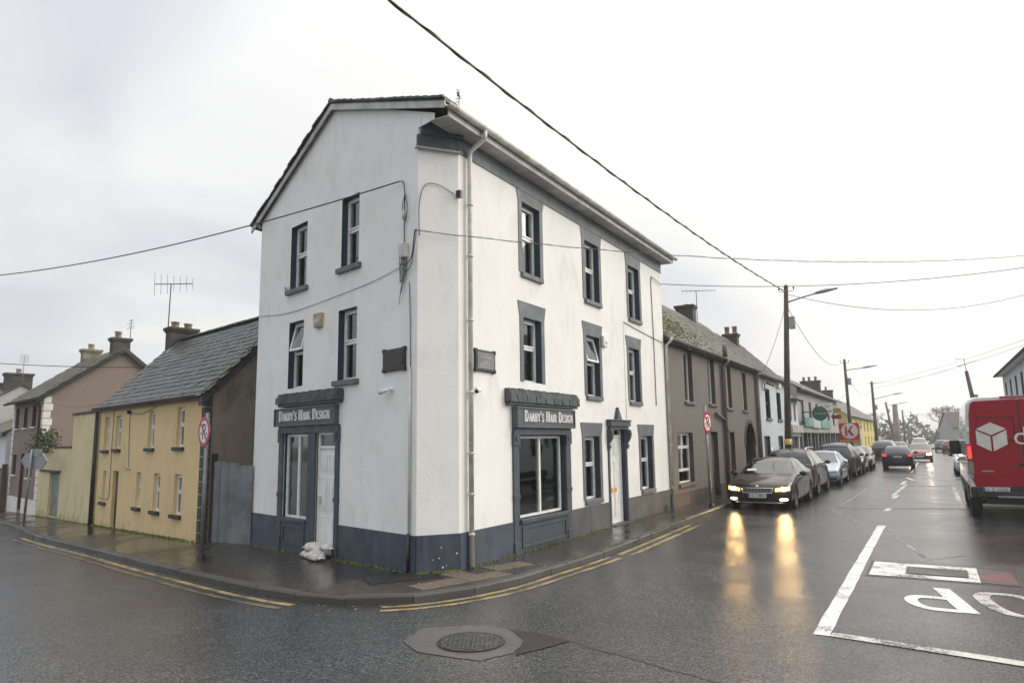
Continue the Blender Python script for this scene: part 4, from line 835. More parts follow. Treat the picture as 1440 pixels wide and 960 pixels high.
# things fixed to the building
def fixed(name, label, cat, M, x, z, group=None):
    p = (Matrix.Translation(C2) @ Matrix.Rotation(A1, 4, 'Z')) if M is None else (Matrix.Translation(C2) @ Matrix.Rotation(A1, 4, 'Z') @ M)
    o = thing(name, label, cat, p @ Vector((x, 0, z)), A1 if M is None else (AL if M is M_L else AC), group); return o
def plaque(label, M, x, z, face):
    o = fixed('wall_plaque', label, 'plaque', M, x, z); b = MB().box(-0.31, 0.31, -0.045, -0.002, -0.185, 0.185)
    for sx in (-1, 1):
        for sz in (-1, 1): b.box(sx * 0.29 - 0.035, sx * 0.29 + 0.035, -0.052, -0.003, sz * 0.165 - 0.035, sz * 0.165 + 0.035)
    b.build('frame', 'bronze_plaque' if face == 'bronze_plaque' else 'dark_metal', o, bevel=0.006); MB().box(-0.265, 0.265, -0.051, -0.044, -0.145, 0.145).build('face', face, o)
    t = MB()
    for i, w in enumerate((0.08, 0.17, 0.0, 0.13, 0.20, 0.22)):
        if w: t.box(-w, w, -0.0535, -0.0505, 0.10 - i * 0.043, 0.112 - i * 0.043)
    t.build('raised_text', 'sign_back' if face != 'bronze_plaque' else 'dark_quoin', o)
plaque('dark bronze wall plaque on the stained gable beside the chamfered corner', M_L, -0.60, 3.45, 'bronze_plaque')
plaque('grey slate wall plaque in a black frame right of the white downpipe', None, 0.75, 3.46, 'slate_plaque')
for lab, M, x in (('small white security camera under the bronze plaque on the gable', M_L, -0.78), ('small white security camera under the slate plaque by the downpipe', None, 0.42)):
    o = fixed('security_camera', lab, 'camera', M, x, 2.95); MB().lathe([(0.045, -0.002), (0.045, -0.025), (0.02, -0.05)], (0.1, 0, 0.02), 'y', 12).build('mount', 'upvc', o)
    MB().tube([(0.1, -0.04, 0.02), (0.06, -0.10, 0.0), (-0.08, -0.12, -0.035)], [0.018, 0.036, 0.04], 10).build('body', 'upvc', o); MB().tube([(-0.078, -0.12, -0.034), (-0.10, -0.123, -0.04)], [0.032, 0.028], 10).build('lens', 'dark_metal', o)
o = fixed('alarm_box', 'yellowed alarm box on the gable between the upper windows', 'alarm box', M_L, -3.14, 4.45); MB().prism([(-.12, 0, -.14), (.12, 0, -.14), (.14, 0, .14), (-.14, 0, .14)], (0, -0.08, 0)).build('case', 'buff_pot', o, bevel=0.015); MB().box(-0.08, 0.08, -0.084, -0.078, -0.04, 0.03).build('face_plate', 'barge_board', o)
o = fixed('alarm_box', 'white alarm box beside the middle first floor window', 'alarm box', None, 5.98, 4.40); MB().box(-.13, .13, -0.08, -0.002, -.13, .13).build('case', 'upvc', o, bevel=0.02); MB().box(-0.05, 0.05, -0.085, -0.078, -0.07, 0.0).build('face_plate', 'sign_back', o)
o = fixed('junction_box', 'grey telephone junction box above a tangle of cables on the gable', 'junction box', M_L, -0.33, 5.25); MB().box(-.09, .09, -0.09, -0.002, -.12, .12).build('case', 'gutter_white', o, bevel=0.01); MB().box(-.07, .07, -0.096, -0.088, -.10, .06).build('lid', 'barge_board', o)
# weeds on the gutter and at the wall foot
def tuft(name, label, cat, loc, n, h, sp, m='leaf_green', stem=True):
    o = thing(name, label, cat, loc); b = MB(); lf = MB()
    for _ in range(n):
        a = random.uniform(0, 2 * pi); r = random.uniform(0, sp); hh = h * random.uniform(0.5, 1); e = (r * cos(a) + random.uniform(-1, 1) * sp * .6, r * sin(a) + random.uniform(-1, 1) * sp * .6, hh)
        b.tube([(r * cos(a) * .5, r * sin(a) * .5, -0.02), (e[0] * .8, e[1] * .8, hh * .6), e], 0.004, 4)
        for q in range(5):
            t = random.uniform(0.3, 1); c = Vector((e[0] * t, e[1] * t, e[2] * t)); u = Vector((random.uniform(-1, 1), random.uniform(-1, 1), random.uniform(-.4, .8))).normalized() * h * random.uniform(.10, .22); w = u.orthogonal().normalized() * u.length * .35
            lf.quad(c, c + u * .5 + w, c + u, c + u * .5 - w)
    b.build('stem', 'grass_weed', o); lf.build('leaf_cluster', m, o); return o
tuft('weed', 'thin leafless weed sprouting from the gutter corner of the white shop', 'plant', st(-0.55, 0.4, ZF + 0.28), 2, 0.36, 0.05, 'grass_weed')
tuft('weed', 'green weed at the wall foot beside the far white downpipe', 'plant', st(9.9, 0.06, PAVE), 14, 0.22, 0.2)
tuft('weed', 'small weed under the right hand shopfront pilaster', 'plant', st(3.0, 0.07, PAVE), 8, 0.10, 0.2)
tuft('weed', 'tuft of grass growing between kerb and road by the yellow lines', 'plant', st(4.4, 1.18, 0.02), 16, 0.12, 0.2)
tuft('weed', 'tiny weed on the sill of the topmost gable window', 'plant', C1 + DL * -4.5 + Vector((0, 0, 5.25)) + Vector((-.716, -.698, 0)) * 0.05, 6, 0.12, 0.05)
# sandbags at the gable shop door
def sandbag(label, M, L, Wd, Hh, rz, tx=0.0):
    o = thing('sandbag', label, 'sandbag', M, rz, 'sandbags at the shop door'); P = []
    n, k = 26, 26
    for i in range(n + 1):
        u = i / n * 2 - 1; e = (1 - abs(u) ** 3.2) ** 0.5 if abs(u) < 1 else 0.0; e = max(e, 0.10); row = []
        for j in range(k + 1):
            a = 2 * pi * j / k; s = lambda v: (abs(v) ** 0.8) * (1 if v >= 0 else -1)
            wob = 1 + 0.07 * sin(u * 5 + a * 2 + tx) + 0.05 * sin(9 * u - a * 3 + tx) + 0.035 * sin(17 * u + 5 * a)
            row.append((u * L / 2, Wd / 2 * e * s(cos(a)) * wob, Hh / 2 + Hh / 2 * e * s(sin(a)) * wob - 0.02 * (1 - e)))
        P.append(row)
    MB().grid(P).build('bag', 'sandbag', o)
    b = MB()
    for sx in (-1, 1): b.grid([[(sx * (L / 2 + q * 0.05), (j / 6 - .5) * Wd * (.30 + .25 * q), Hh * .5 + 0.015 * sin(j * 2.1) - q * .02) for j in range(7)] for q in (0, .5, 1)])
    b.build('bag_end', 'sandbag', o)
def lft(x, off, z): p = C1 + DL * x + Vector((-.716, -.698, 0)) * off; return (p.x, p.y, hz(p.x) + PAVE + z)
sandbag('white sandbag lying lowest at the back left of the door pile', lft(-2.93, 0.18, 0.0), 0.42, 0.27, 0.13, AL + 0.15)
sandbag('white sandbag lying lowest at the front right of the door pile', lft(-2.58, 0.26, 0.0), 0.42, 0.29, 0.16, AL - 0.25, 1)
sandbag('plump white sandbag on top of the door pile, leaning left', lft(-2.84, 0.16, 0.115), 0.42, 0.27, 0.16, AL + 0.3, 2)
sandbag('pinkish crumpled sandbag tucked behind at the right of the door pile', lft(-2.52, 0.10, 0.16), 0.30, 0.2, 0.11, AL - 0.1, 3)

mf = MB(); rn = random.Random(4)
def foot(pf, n, spread=0.05, h=0.03):
    for _ in range(n):
        p = pf(rn.random()); s = rn.uniform(.012, .035); mf.lathe([(0, h * rn.uniform(.5, 1)), (s * .6, h * .4), (s, -0.002)], (p[0] + rn.uniform(-spread, spread), p[1] + rn.uniform(-spread, spread), hz(p[0]) + PAVE), n=6)
foot(lambda u: st(0.2 + u * 1.5, 0.05), 60); foot(lambda u: st(2 + u * 8.3, 0.05), 160); foot(lambda u: C1 + DL * (-5.8 * u) + Vector((-.716, -.698, 0)) * 0.05, 150); foot(lambda u: C1 + (C2 - C1) * u + Vector((.36, -.93, 0)) * 0.05, 50, 0.04, 0.04); foot(lambda u: yl(7.4 * u, 0.06), 300, 0.05, 0.05); foot(lambda u: yl(-7 * u, 0.06), 160); foot(lambda u: st(1.2 + u * 7, 1.19), 70, .03)
tag(mf.build('moss', 'moss'), kind='stuff')
# ------------------------------------------------------------------ side street: yellow house, walls, mauve house and beyond
def side(name, label, cat, x, off=0.0, z=0.0): return thing(name, label, cat, yl(x, off, z), AY)
yh = side('yellow_house', 'ochre yellow two storey house with mossy slate roof and dark mud coloured gable', 'house', 0.0)
yo = [(0.41, 0.86, 1.99, 2.95), (1.42, 1.90, 2.02, 2.96), (4.04, 4.48, 2.04, 2.99), (5.96, 6.42, 2.06, 3.01), (0.53, 0.89, 0.50, 1.39), (3.36, 3.74, 0.50, 1.40), (4.63, 5.07, 0.48, 1.40), (5.98, 6.44, 0.47, 1.41)]
yd = (1.45, 1.92, -0.18, 1.40); YR, YZ, YE = 2.1, 5.40, 3.26
shell(yh, 7.6, 4.3, YE, YR, YZ, 'yellow_render', yo + [yd], 'yellow_render', 0.10, right='mud_render')
for w in yo: win(yh, *w, 0.085, 0.46, 'upvc', ('dark_stone', 0.07, 0.09, 0.08), curtain=('curtain_grey', 0.1, 0.9, 0.0))
MB().box(yd[0], yd[1], 0.09, 0.13, yd[2], yd[3]).build('door', 'dark_stone', yh); MB().box(yd[0] + 0.06, yd[1] - 0.06, 0.08, 0.095, 0.55, 1.3).build('door_panel', 'brown_paint', yh)
for k in range(12): MB().box(7.43, 7.615, -0.015, 0.16, -0.12 + k * 0.281, -0.12 + k * 0.281 + 0.262).build('quoin', 'dark_quoin', yh, bevel=0.008)
rfo, P = roof(yh, -0.1, 7.72, 4.3, YE, YR, YZ, 'dark_slate', 0.15)
sl_ = sqrt((P[1][0] - P[0][0]) ** 2 + (P[1][1] - P[0][1]) ** 2)
slates(yh, (-0.1, P[0][0], P[0][1] + 0.06), (1, 0, 0), (0, P[1][0] - P[0][0], P[1][1] - P[0][1]), 7.86, sl_, 0.27, 0.19, 'slate_roof', 300)
MB().prism([(7.56, P[0][0], P[0][1] - 0.16), (7.56, P[1][0], P[1][1] - 0.16), (7.56, P[1][0], P[1][1] + 0.01), (7.56, P[0][0], P[0][1] + 0.01)], (0.19, 0, 0)).build('barge_board', 'dark_stone', yh)
for k in range(21): MB().box(-0.1 + k * 0.372, -0.1 + k * 0.372 + 0.36, YR - 0.12, YR + 0.12, YZ + 0.05, YZ + 0.12 + random.uniform(0, .012)).build('ridge_tile', 'dark_slate', yh, bevel=0.03)
mo = MB()
for _ in range(60):
    t = random.uniform(0, 1); mo.lathe([(0.0, 0.035), (0.03, 0.025), (0.05, 0.0)], (7.6 + random.uniform(-.12, .12), P[0][0] + (P[1][0] - P[0][0]) * t, P[0][1] + (P[1][1] - P[0][1]) * t + 0.07), n=6)
tag(mo.build('moss', 'moss', yh), kind='stuff')
gutter(yh, -0.12, 7.62, -0.20, YE - 0.03, 'black_pipe', 0.06); MB().tube([(-0.13, -0.07, YE), (-0.13, -0.07, -0.3)], 0.06, 10).build('downpipe', 'black_pipe', yh)
chimney(yh, 0.0, 0.42, 1.72, 2.56, 4.7, 5.88, 'chimney_render', [(0.21, 1.93, 0.20), (0.21, 2.34, 0.18)], 'buff_pot')
MB().prism([(0.43, 1.6, 5.02), (0.43, 2.1, 5.52), (0.52, 2.1, 5.50), (0.60, 1.6, 5.0)], (0, 0, 0.03)).build('lead_flashing', 'sign_back', yh)
MB().tube(catmull([(1.25, -0.015, 3.2), (1.22, -0.015, 2.2), (1.24, -0.015, 0.9), (1.1, -0.015, 0.6), (0.2, -0.015, 0.62)], 5), 0.008, 5).build('wall_cable', 'cable_grey', yh)
MB().tube(catmull([(4.6, -0.02, 3.1), (3.6, -0.03, 2.95), (2.9, -0.06, 2.98), (2.62, -0.02, 2.9), (2.72, -0.015, 1.6), (2.7, -0.015, 1.45)], 5), 0.008, 5).build('wall_cable', 'cable_grey', yh)
MB().lathe([(0.05, -0.01), (0.06, -0.08), (0.02, -0.1)], (2.62, 0, 3.02), 'y', 10).build('cable_bracket', 'dark_metal', yh)
MB().tube([(2.4, -0.03, 1.53), (2.9, -0.03, 1.47)], 0.018, 6).build('cable_bracket', 'barge_board', yh)
def aerial(name, label, loc, h, boom, nel, rz, el=0.22, m='dark_metal'):
    a = thing(name, label, 'TV aerial', loc, rz); MB().tube([(0, 0, 0), (0.02, 0, h)], 0.018, 6).build('mast', m, a)
    MB().tube([(-boom * .42, 0, h - .04), (boom * .58, 0, h + .03)], 0.014, 6).build('boom', m, a)
    for k in range(nel):
        x = -boom * .42 + boom * k / (nel - 1); e = el * (1.25 - 0.6 * k / (nel - 1)); z = h - .04 + .07 * k / (nel - 1); MB().tube([(x + .02, 0, z - e), (x, 0, z + e)], 0.006, 5).build('element', m, a)
    return a
aerial('tv_aerial', 'tall dark comb shaped television aerial on the yellow house chimney', yl(0.1, -1.75, 5.9), 1.45, 1.15, 7, radians(15), 0.30)
# grey iron gate between yellow house and shop
g0 = yl(7.66, -0.25); g1 = Vector((-5.55, 15.30, 0)); gd = (g1 - g0); ga = atan2(gd.y, gd.x); gt = thing('corrugated_gate', 'tall weathered grey metal sheet gate between yellow house and white shop', 'gate', (g0.x, g0.y, 0), ga); gL = gd.length
for k in range(3):
    b = MB(); A = k * gL / 3; n = 24; w = gL / 3 - 0.012
    tp_ = 1.72 - 0.04 * k + random.uniform(-.02, .02)
    rows = [[(A + w * i / n, -0.03 - 0.01 * k + 0.012 * (1 if (i // 2) % 2 else -1), z) for i in range(n + 1)] for z in (-0.22, tp_)]
    b.grid(rows, False); b.build('gate_sheet', 'galvanised', gt)
b = MB(); b.box(-0.04, 0.03, -0.06, 0.05, -0.3, 1.9).build('gate_post', 'dark_stone', gt)
MB().box(0, gL, 0.02, 0.06, 0.3, 0.38).box(0, gL, 0.02, 0.06, 1.3, 1.38).build('rail', 'galvanised', gt)
# yellow boundary walls
bw = side('boundary_wall', 'low pale yellow boundary wall with a small grey gate and ivy on top', 'wall', -7.1)
o_ = (1.72, 3.02, -0.26, 1.22); f = MB(); rv = RV(); wall(f, rv, 0, 4.22, -0.6, 2.05, [o_], 0.2); f.quad((0, .25, -.6), (0, .25, 2.05), (4.22, .25, 2.05), (4.22, .25, -.6)); f.quad((0, 0, 2.05), (4.22, 0, 2.05), (4.22, .25, 2.05), (0, .25, 2.05)); f.quad((0, 0, -.6), (0, .25, -.6), (0, .25, 2.05), (0, 0, 2.05))
f.build('wall', 'pale_yellow_wall', bw, fix=False); rv.build('reveal', 'pale_yellow_wall', bw, fix=False)
MB().box(o_[0], o_[1], 0.14, 0.18, o_[2], o_[3]).build('gate_leaf', 'dark_metal', bw)
b = MB(); n = 7; 
for k in range(n): MB().box(1.74 + k * .176, 1.74 + k * .176 + .168, 0.10, 0.138, -0.24, 1.16).build('gate_board', 'galvanised', bw)
MB().box(0.55, 3.1, -0.06, 0.2, 1.225, 1.30).build('lintel', 'dark_stone', bw, bevel=0.01); MB().box(2.0, 4.22, -0.03, 0.28, 2.052, 2.12).build('coping', 'dark_stone', bw, bevel=0.01)
tw = side('boundary_wall', 'tall pale yellow wall panel with dark coping beside the black downpipe', 'wall', -2.87)
MB().box(0, 2.62, 0, 0.25, -0.6, 3.12).build('wall', 'pale_yellow_wall', tw); MB().box(-0.05, 2.64, -0.05, 0.3, 3.122, 3.2).build('coping', 'dark_stone', tw, bevel=0.01)
iv = side('ivy_clump', 'bushy green ivy growing over the end of the low yellow wall', 'plant', -6.3, 0.05, 2.05); b = MB(); s_ = MB()
for _ in range(26):
    a = random.uniform(-1.1, 1.3); s_.tube([(a * .5, .1, 0), (a, random.uniform(-.25, .25), random.uniform(-.25, .5))], 0.008, 4)
for _ in range(900):
    x = random.gauss(0.1, 0.55); h_ = 0.62 * exp(-(x - 0.2) ** 2 / 0.45); c = Vector((x, random.gauss(0, .17), random.uniform(-0.18 - 0.12 * (x < -.3), 0.1 + h_)))
    u = Vector((random.uniform(-1, 1), random.uniform(-1, 1), random.uniform(-.6, 1))).normalized() * random.uniform(.05, .11); w = u.orthogonal().normalized() * u.length * .4; b.quad(c, c + u * .5 + w, c + u, c + u * .5 - w)
b.build('leaf_cluster', 'leaf_green', iv); s_.build('stem', 'bark_grey', iv)
mh_ = side('mauve_house', 'mauve brown two storey house with white quoins and two chimneys', 'house', -11.75)
mo_ = [(0.42, 0.98, 2.86, 3.68), (1.82, 2.42, 2.86, 3.66), (3.15, 3.80, 2.88, 3.70), (0.52, 1.10, 1.01, 1.81), (3.0, 3.75, 0.95, 1.82)]; md_ = (1.88, 2.52, -0.3, 1.85)
shell(mh_, 4.85, 5.0, 4.02, 2.6, 5.92, 'mauve_render', mo_ + [md_], 'brown_paint', 0.12)
for w in mo_: win(mh_, *w, 0.10, 0.4, 'brown_paint', ('white_quoin', 0.05, 0.06, 0.07))
MB().box(md_[0], md_[1], 0.1, 0.14, md_[2], md_[3]).build('door', 'brown_paint', mh_); MB().box(md_[0] + .08, md_[1] - .08, 0.09, 0.11, 0.7, 1.7).build('door_panel', 'red_pipe', mh_)
for a, b_ in ((-.01, md_[0]), (md_[1], 4.87)): MB().box(a, b_, -0.02, 0.003, -0.6, 0.16).build('plinth', 'white_quoin', mh_)
for k in range(14):
    z = 0.18 + k * 0.272; w = 0.44 if k % 2 else 0.40
    MB().box(4.86 - w, 4.875, -0.022, 0.22 if k % 2 else 0.28, z, z + 0.25).build('quoin', 'white_quoin', mh_, bevel=0.008); MB().box(-.015, 0.26, -0.022, 0.1, z, z + 0.25).build('quoin', 'white_quoin', mh_, bevel=0.008)
_, P = roof(mh_, -0.15, 5.0, 5.0, 4.02, 2.6, 5.92, 'mossy_roof', 0.3, 0.08)
slates(mh_, (-0.15, P[0][0], P[0][1] + 0.08), (1, 0, 0), (0, P[1][0] - P[0][0], P[1][1] - P[0][1]), 5.15, 3.4, 0.36, 0.26, 'mossy_roof')
MB().prism([(4.97, P[0][0], P[0][1] - .14), (4.97, P[1][0], P[1][1] - .14), (4.97, P[1][0], P[1][1] + .02), (4.97, P[0][0], P[0][1] + .02)], (0.06, 0, 0)).build('barge_board', 'dark_stone', mh_)
MB().prism([(4.97, P[2][0], P[2][1] - .14), (4.97, P[1][0], P[1][1] - .14), (4.97, P[1][0], P[1][1] + .02), (4.97, P[2][0], P[2][1] + .02)], (0.06, 0, 0)).build('barge_board', 'dark_stone', mh_)
gutter(mh_, -0.15, 5.0, -0.33, 3.88, 'dark_stone', 0.07); pipe_with_clips(mh_, [(4.28, -0.33, 3.86), (4.5, -0.2, 3.75), (4.55, -0.06, 3.6), (4.55, -0.06, 1.7)], 0.05, 'red_pipe', (2.5,))
chimney(mh_, 4.35, 4.75, 2.2, 2.85, 5.0, 6.42, 'chimney_render', [(4.5, 2.45, 0.28)], 'buff_pot', name='chimney'); chimney(mh_, 0.15, 0.55, 2.25, 2.95, 4.9, 6.38, 'chimney_pale', [(0.35, 2.6, 0.25)], 'buff_pot')
a_ = thing('tv_aerial', 'small thin aerial on the darker chimney of the mauve house', 'TV aerial', yl(-7.25, -2.9, 6.5)); MB().tube([(0, 0, -0.6), (0, 0, 0.75)], 0.014, 6).build('mast', 'dark_metal', a_)
for z, w in ((0.68, .1), (0.56, .16), (0.44, .12), (.35, .18)): MB().tube([(-w, 0, z), (w * .7, 0.04, z + .05)], 0.008, 5).build('element', 'dark_metal', a_)
# farther down the side street
wh_ = side('white_house', 'low white rendered house beyond the mauve house', 'house', -20.0); shell(wh_, 7.2, 4.0, 2.75, 2.0, 3.7, 'cool_white', [(1.0, 1.8, 0.8, 1.9)], 'cool_white', 0.1); win(wh_, 1.0, 1.8, 0.8, 1.9, 0.08); roof(wh_, -0.1, 7.3, 4.0, 2.75, 2.0, 3.7, 'mossy_roof', 0.15)
MB().box(-.1, 7.3, -.2, -.12, 2.6, 2.72).build('gutter', 'black_pipe', wh_)
bg = side('timber_gate', 'reddish brown timber gate at the end of the side street pavement', 'gate', -13.9, 0.2); 
for k in range(7): MB().box(k * 0.29, k * 0.29 + 0.28, 0, 0.04, -0.5, 1.25 + random.uniform(-.01, .01)).build('gate_board', 'brown_plinth', bg)
MB().box(2.05, 2.2, -0.05, 0.12, -0.6, 1.42).build('gate_post', 'brown_paint', bg); MB().box(-0.05, 2.0, -0.03, 0.07, 1.27, 1.36).build('coping', 'white_quoin', bg)
gh = side('grey_house', 'grey gabled house with dark chimney rising behind the low white house', 'house', -34.0); shell(gh, 14.0, 3.6, 4.15, 1.8, 5.3, 'grey_render', [(2, 3, 2.5, 3.6)], 'grey_render', 0.1); win(gh, 2, 3, 2.5, 3.6, 0.08); roof(gh, -0.1, 14.12, 3.6, 4.15, 1.8, 5.3, 'dark_slate', 0.2)
chimney(gh, 12.6, 13.2, 1.2, 2.4, 4.7, 6.0, 'chimney_render', [(12.9, 1.8, 0.25)], 'buff_pot'); chimney(gh, 8.0, 8.6, 1.2, 2.4, 4.7, 5.8, 'chimney_render', [(8.3, 1.6, 0.25), (8.3, 2.1, 0.25)], 'buff_pot')
a_ = thing('tv_aerial', 'pale grid aerial on a mast behind the far grey house', 'TV aerial', yl(-20.6, -1.9, 5.4)); MB().tube([(0, 0, 0), (0, 0, 1.5)], 0.02, 6).build('mast', 'lamp_grey', a_); b = MB()
for k in range(5): b.tube([(-0.22 + .11 * k, 0, 1.15), (-0.22 + .11 * k, 0, 1.6)], 0.007, 4).tube([(-0.24, 0, 1.16 + .1 * k), (0.24, 0, 1.16 + .1 * k)], 0.007, 4)
b.build('grid', 'lamp_grey', a_)

# ------------------------------------------------------------------ main street, left hand row
def row(name, label, cat, t, off=0.0): return thing(name, label, cat, st(t, off), A1)
S1 = ('stone_sill', 0.08, 0.10, 0.07)
bt = row('brown_terrace_house', 'drab brown rendered terrace with mossy slate roof and arched passage', 'house', 10.46); B0 = 10.46
bo_ = [(a - B0, b - B0, c, e) for a, b, c, e in ((12.36, 13.25, 3.25, 4.86), (15.12, 16.0, 3.28, 4.88), (17.55, 18.42, 3.22, 4.82), (20.2, 21.02, 3.20, 4.76), (11.38, 12.95, 0.74, 2.27))]
bd = [(a - B0, b - B0, 0.06, 2.30) for a, b in ((15.1, 16.0), (17.72, 18.5))]; ba = (20.25 - B0, 22.15 - B0, -0.2, 2.70)
shell(bt, 12.4, 4.4, 5.05, 2.2, 7.25, 'brown_render', bo_ + bd + [ba], 'brown_paint', 0.14)
for i, w in enumerate(bo_[:4]): win(bt, *w, 0.14, 0.0, 'upvc', S1, curtain=('curtain', 0.05, 0.95, 0.2) if i != 1 else None)
w = bo_[4]; win(bt, w[0], w[1], w[2] + 0.38, w[3], 0.14, 0.40, 'upvc', None, curtain=('curtain_grey', 0.05, 0.95, 0.0), mull=True); win(bt, w[0], w[1], w[2], w[2] + 0.40, 0.142, 0.0, 'upvc', S1)
for i, w in enumerate(bd):
    MB().box(w[0], w[1], 0.135, 0.18, w[2], w[3]).build('door', 'dark_stone' if i == 0 else 'brown_paint', bt); MB().box(w[0] + .12, w[1] - .12, 0.12, 0.14, 0.9, 1.9).build('door_panel', 'brown_paint', bt)
    MB().box(w[0] - .08, w[1] + .08, -0.025, 0.004, 2.30, 2.38).build('door_head', 'stone_sill', bt)
sp = MB(); cx, rr = (ba[0] + ba[1]) / 2, (ba[1] - ba[0]) / 2
for s in (-1, 1): sp.poly([(cx + s * rr * cos(radians(a)), -0.002, 2.70 - rr + rr * sin(radians(a))) for a in range(0, 91, 10)] + [(cx + s * rr, -0.002, 2.702)])
sp.build('arch_spandrel', 'brown_render', bt, fix=False)
ar = MB(); n = 12
for k in range(n): 
    a, b = pi * k / n + .01, pi * (k + 1) / n - .01; ar.prism([(cx + rr * cos(q) * s, -0.03, 2.7 - rr + rr * sin(q) * s) for q, s in ((a, 1.0), (a, 1.16), (b, 1.16), (b, 1.0))], (0, 0.032, 0))
ar.build('arch_ring', 'brown_paint', bt); MB().box(ba[0], ba[1], 0.5, 0.55, -.2, 2.7).build('passage_door', 'dark_stone', bt)
for a, b in ((0.0, bd[0][0]), (bd[0][1], bd[1][0]), (bd[1][1], ba[0]), (ba[1], 12.4)): MB().box(a, b, -0.03, 0.004, -0.3, 0.46).box(a, b, -0.04, 0.003, 0.46, 0.50).build('plinth', 'brown_plinth', bt, bevel=0.006)
_, P = roof(bt, 0.0, 12.4, 4.4, 5.05, 2.2, 7.25, 'dark_slate', 0.2)
slates(bt, (0.0, P[0][0], P[0][1] + .06), (1, 0, 0), (0, 1, 1), 12.4, 3.35, 0.30, 0.21, 'mossy_slate', 0, 0.014)
mo = MB()
for _ in range(420):
    x = min(12, abs(random.gauss(2.0, 2.4))); v = random.gauss(0.33, .14); mo.lathe([(0.0, 0.03), (0.025, 0.024), (random.uniform(.03, .06), 0.0)], (x, P[0][0] + v * 2.4, P[0][1] + .1 + v * 2.4), n=6)
tag(mo.build('moss', 'moss', bt), kind='stuff')
gutter(bt, 0.02, 12.4, -0.26, 4.98, 'stone_sill', 0.065); MB().box(0.02, 12.4, -0.17, 0.0, 4.93, 5.04).build('eaves_board', 'dark_stone', bt)
pipe_with_clips(bt, [(6.45, -0.26, 5.0), (6.45, -0.26, 4.85), (6.40, -0.10, 4.7), (6.40, -0.09, 0.1)], 0.075, 'brown_pipe', (0.9, 1.75, 2.55, 2.75, 3.4, 4.3)); MB().tube([(6.45, -0.2, 5.05), (6.45, -0.2, 5.5)], 0.09, 10).build('vent_pipe', 'stone_sill', bt)
MB().tube([(5.2, -0.08, 2.95), (6.35, -0.08, 2.75)], 0.05, 8).build('waste_pipe', 'brown_pipe', bt); pipe_with_clips(bt, [(12.3, -0.2, 4.9), (12.25, -0.07, 4.7), (12.25, -0.07, 0.1)], 0.05, 'brown_pipe', (1.2, 2.4, 3.6))
chimney(bt, 9.7, 10.2, 1.85, 2.60, 6.3, 7.80, 'chimney_render', [], 'terracotta'); MB().lathe([(.13, 7.80), (.12, 7.87), (0, 7.87)], (10, 2.2, 0), n=12).build('chimney_pot', 'chimney_render', bt)
aerial('tv_aerial', 'thin pale aerial standing on the brown terrace roof', st(22.4, -2.3, 7.0), 1.85, 1.6, 9, A1 - 0.9, 0.10, 'cable_grey')
w2 = row('white_terrace_house', 'plain white terrace house with narrow dark windows past the brown terrace', 'house', 22.9); B0 = 22.9
wo = [(a - B0, b - B0, c, e) for a, b, c, e in ((24.9, 26.0, 2.97, 4.36), (27.7, 28.8, 2.96, 4.32))]; wd = [(a - B0, b - B0, 0.1, 2.14) for a, b in ((24.1, 25.45), (27.5, 28.8))]
shell(w2, 7.4, 4.4, 4.95, 2.2, 7.1, 'cool_white', wo + wd, 'slate_paint', 0.12)
for w in wo: win(w2, *w, 0.10, 0.5, 'dark_metal', ('surround_paint', 0.06, 0.12, 0.07))
for w in wd: MB().box(w[0], w[1], 0.10, 0.14, w[2], w[3]).build('door', 'dark_metal', w2); MB().box(w[0] + .5, w[0] + .95, 0.085, 0.11, 0.3, 1.95).build('door_panel', 'plinth_paint', w2)
_, P = roof(w2, 0.0, 7.4, 4.4, 4.95, 2.2, 7.1, 'dark_slate', 0.2); slates(w2, (0.0, P[0][0], P[0][1] + .06), (1, 0, 0), (0, P[1][0] - P[0][0], P[1][1] - P[0][1]), 7.4, 3.3, 0.36, 0.3, 'dark_slate', 0)
gutter(w2, 0, 7.4, -0.26, 4.88, 'stone_sill', 0.07); MB().tube([(0.1, -0.07, 4.8), (0.1, -0.07, 0.1)], 0.06, 8).build('downpipe', 'stone_sill', w2); MB().tube([(7.2, -0.07, 4.8), (7.2, -0.07, 0.1)], 0.05, 8).build('downpipe', 'cool_white', w2)
MB().box(4.9, 5.5, -0.16, 0, 4.55, 4.85).build('alarm_case', 'upvc', w2); MB().tube(catmull([(1.3, -.1, 4.75), (0.9, -.1, 4.35), (1.3, -.1, 4.2), (1.6, -.1, 4.5), (1.2, -.1, 4.6)], 5), 0.02, 5).build('wall_cable', 'cable_black', w2)
chimney(w2, 5.0, 5.5, 1.8, 2.5, 6.3, 7.5, 'chimney_render', [(5.25, 1.95, 0.40), (5.25, 2.35, 0.40)], 'terracotta')
MB().tube([(1.9, -.12, 4.6), (2.6, -.3, 4.5)], 0.05, 6).build('floodlight', 'dark_metal', w2)
s1 = row('white_shop', 'small white shop with grey fascia board and roller shutter box behind the pole', 'shop', 30.3)
so = [(0.9, 1.6, 2.95, 3.9), (2.3, 3.0, 2.95, 3.9), (0.4, 3.4, 0.35, 2.1)]
shell(s1, 3.8, 4.4, 4.25, 2.2, 6.2, 'cool_white', so, 'grey_render', 0.12)
for w in so[:2]: win(s1, *w, 0.1)
fr = MB(); frame_box(fr, 0.4, 3.4, 0.35, 2.1, 0.08, 0.14, 0.07); fr.box(1.3, 1.38, 0.08, 0.14, 0.42, 2.03).box(2.3, 2.38, 0.08, 0.14, 0.42, 2.03); fo = fr.build('shop_window', 'grey_render', s1); MB().box(0.47, 3.33, 0.1, 0.11, 0.42, 2.03).build('pane', 'shop_glass', fo)
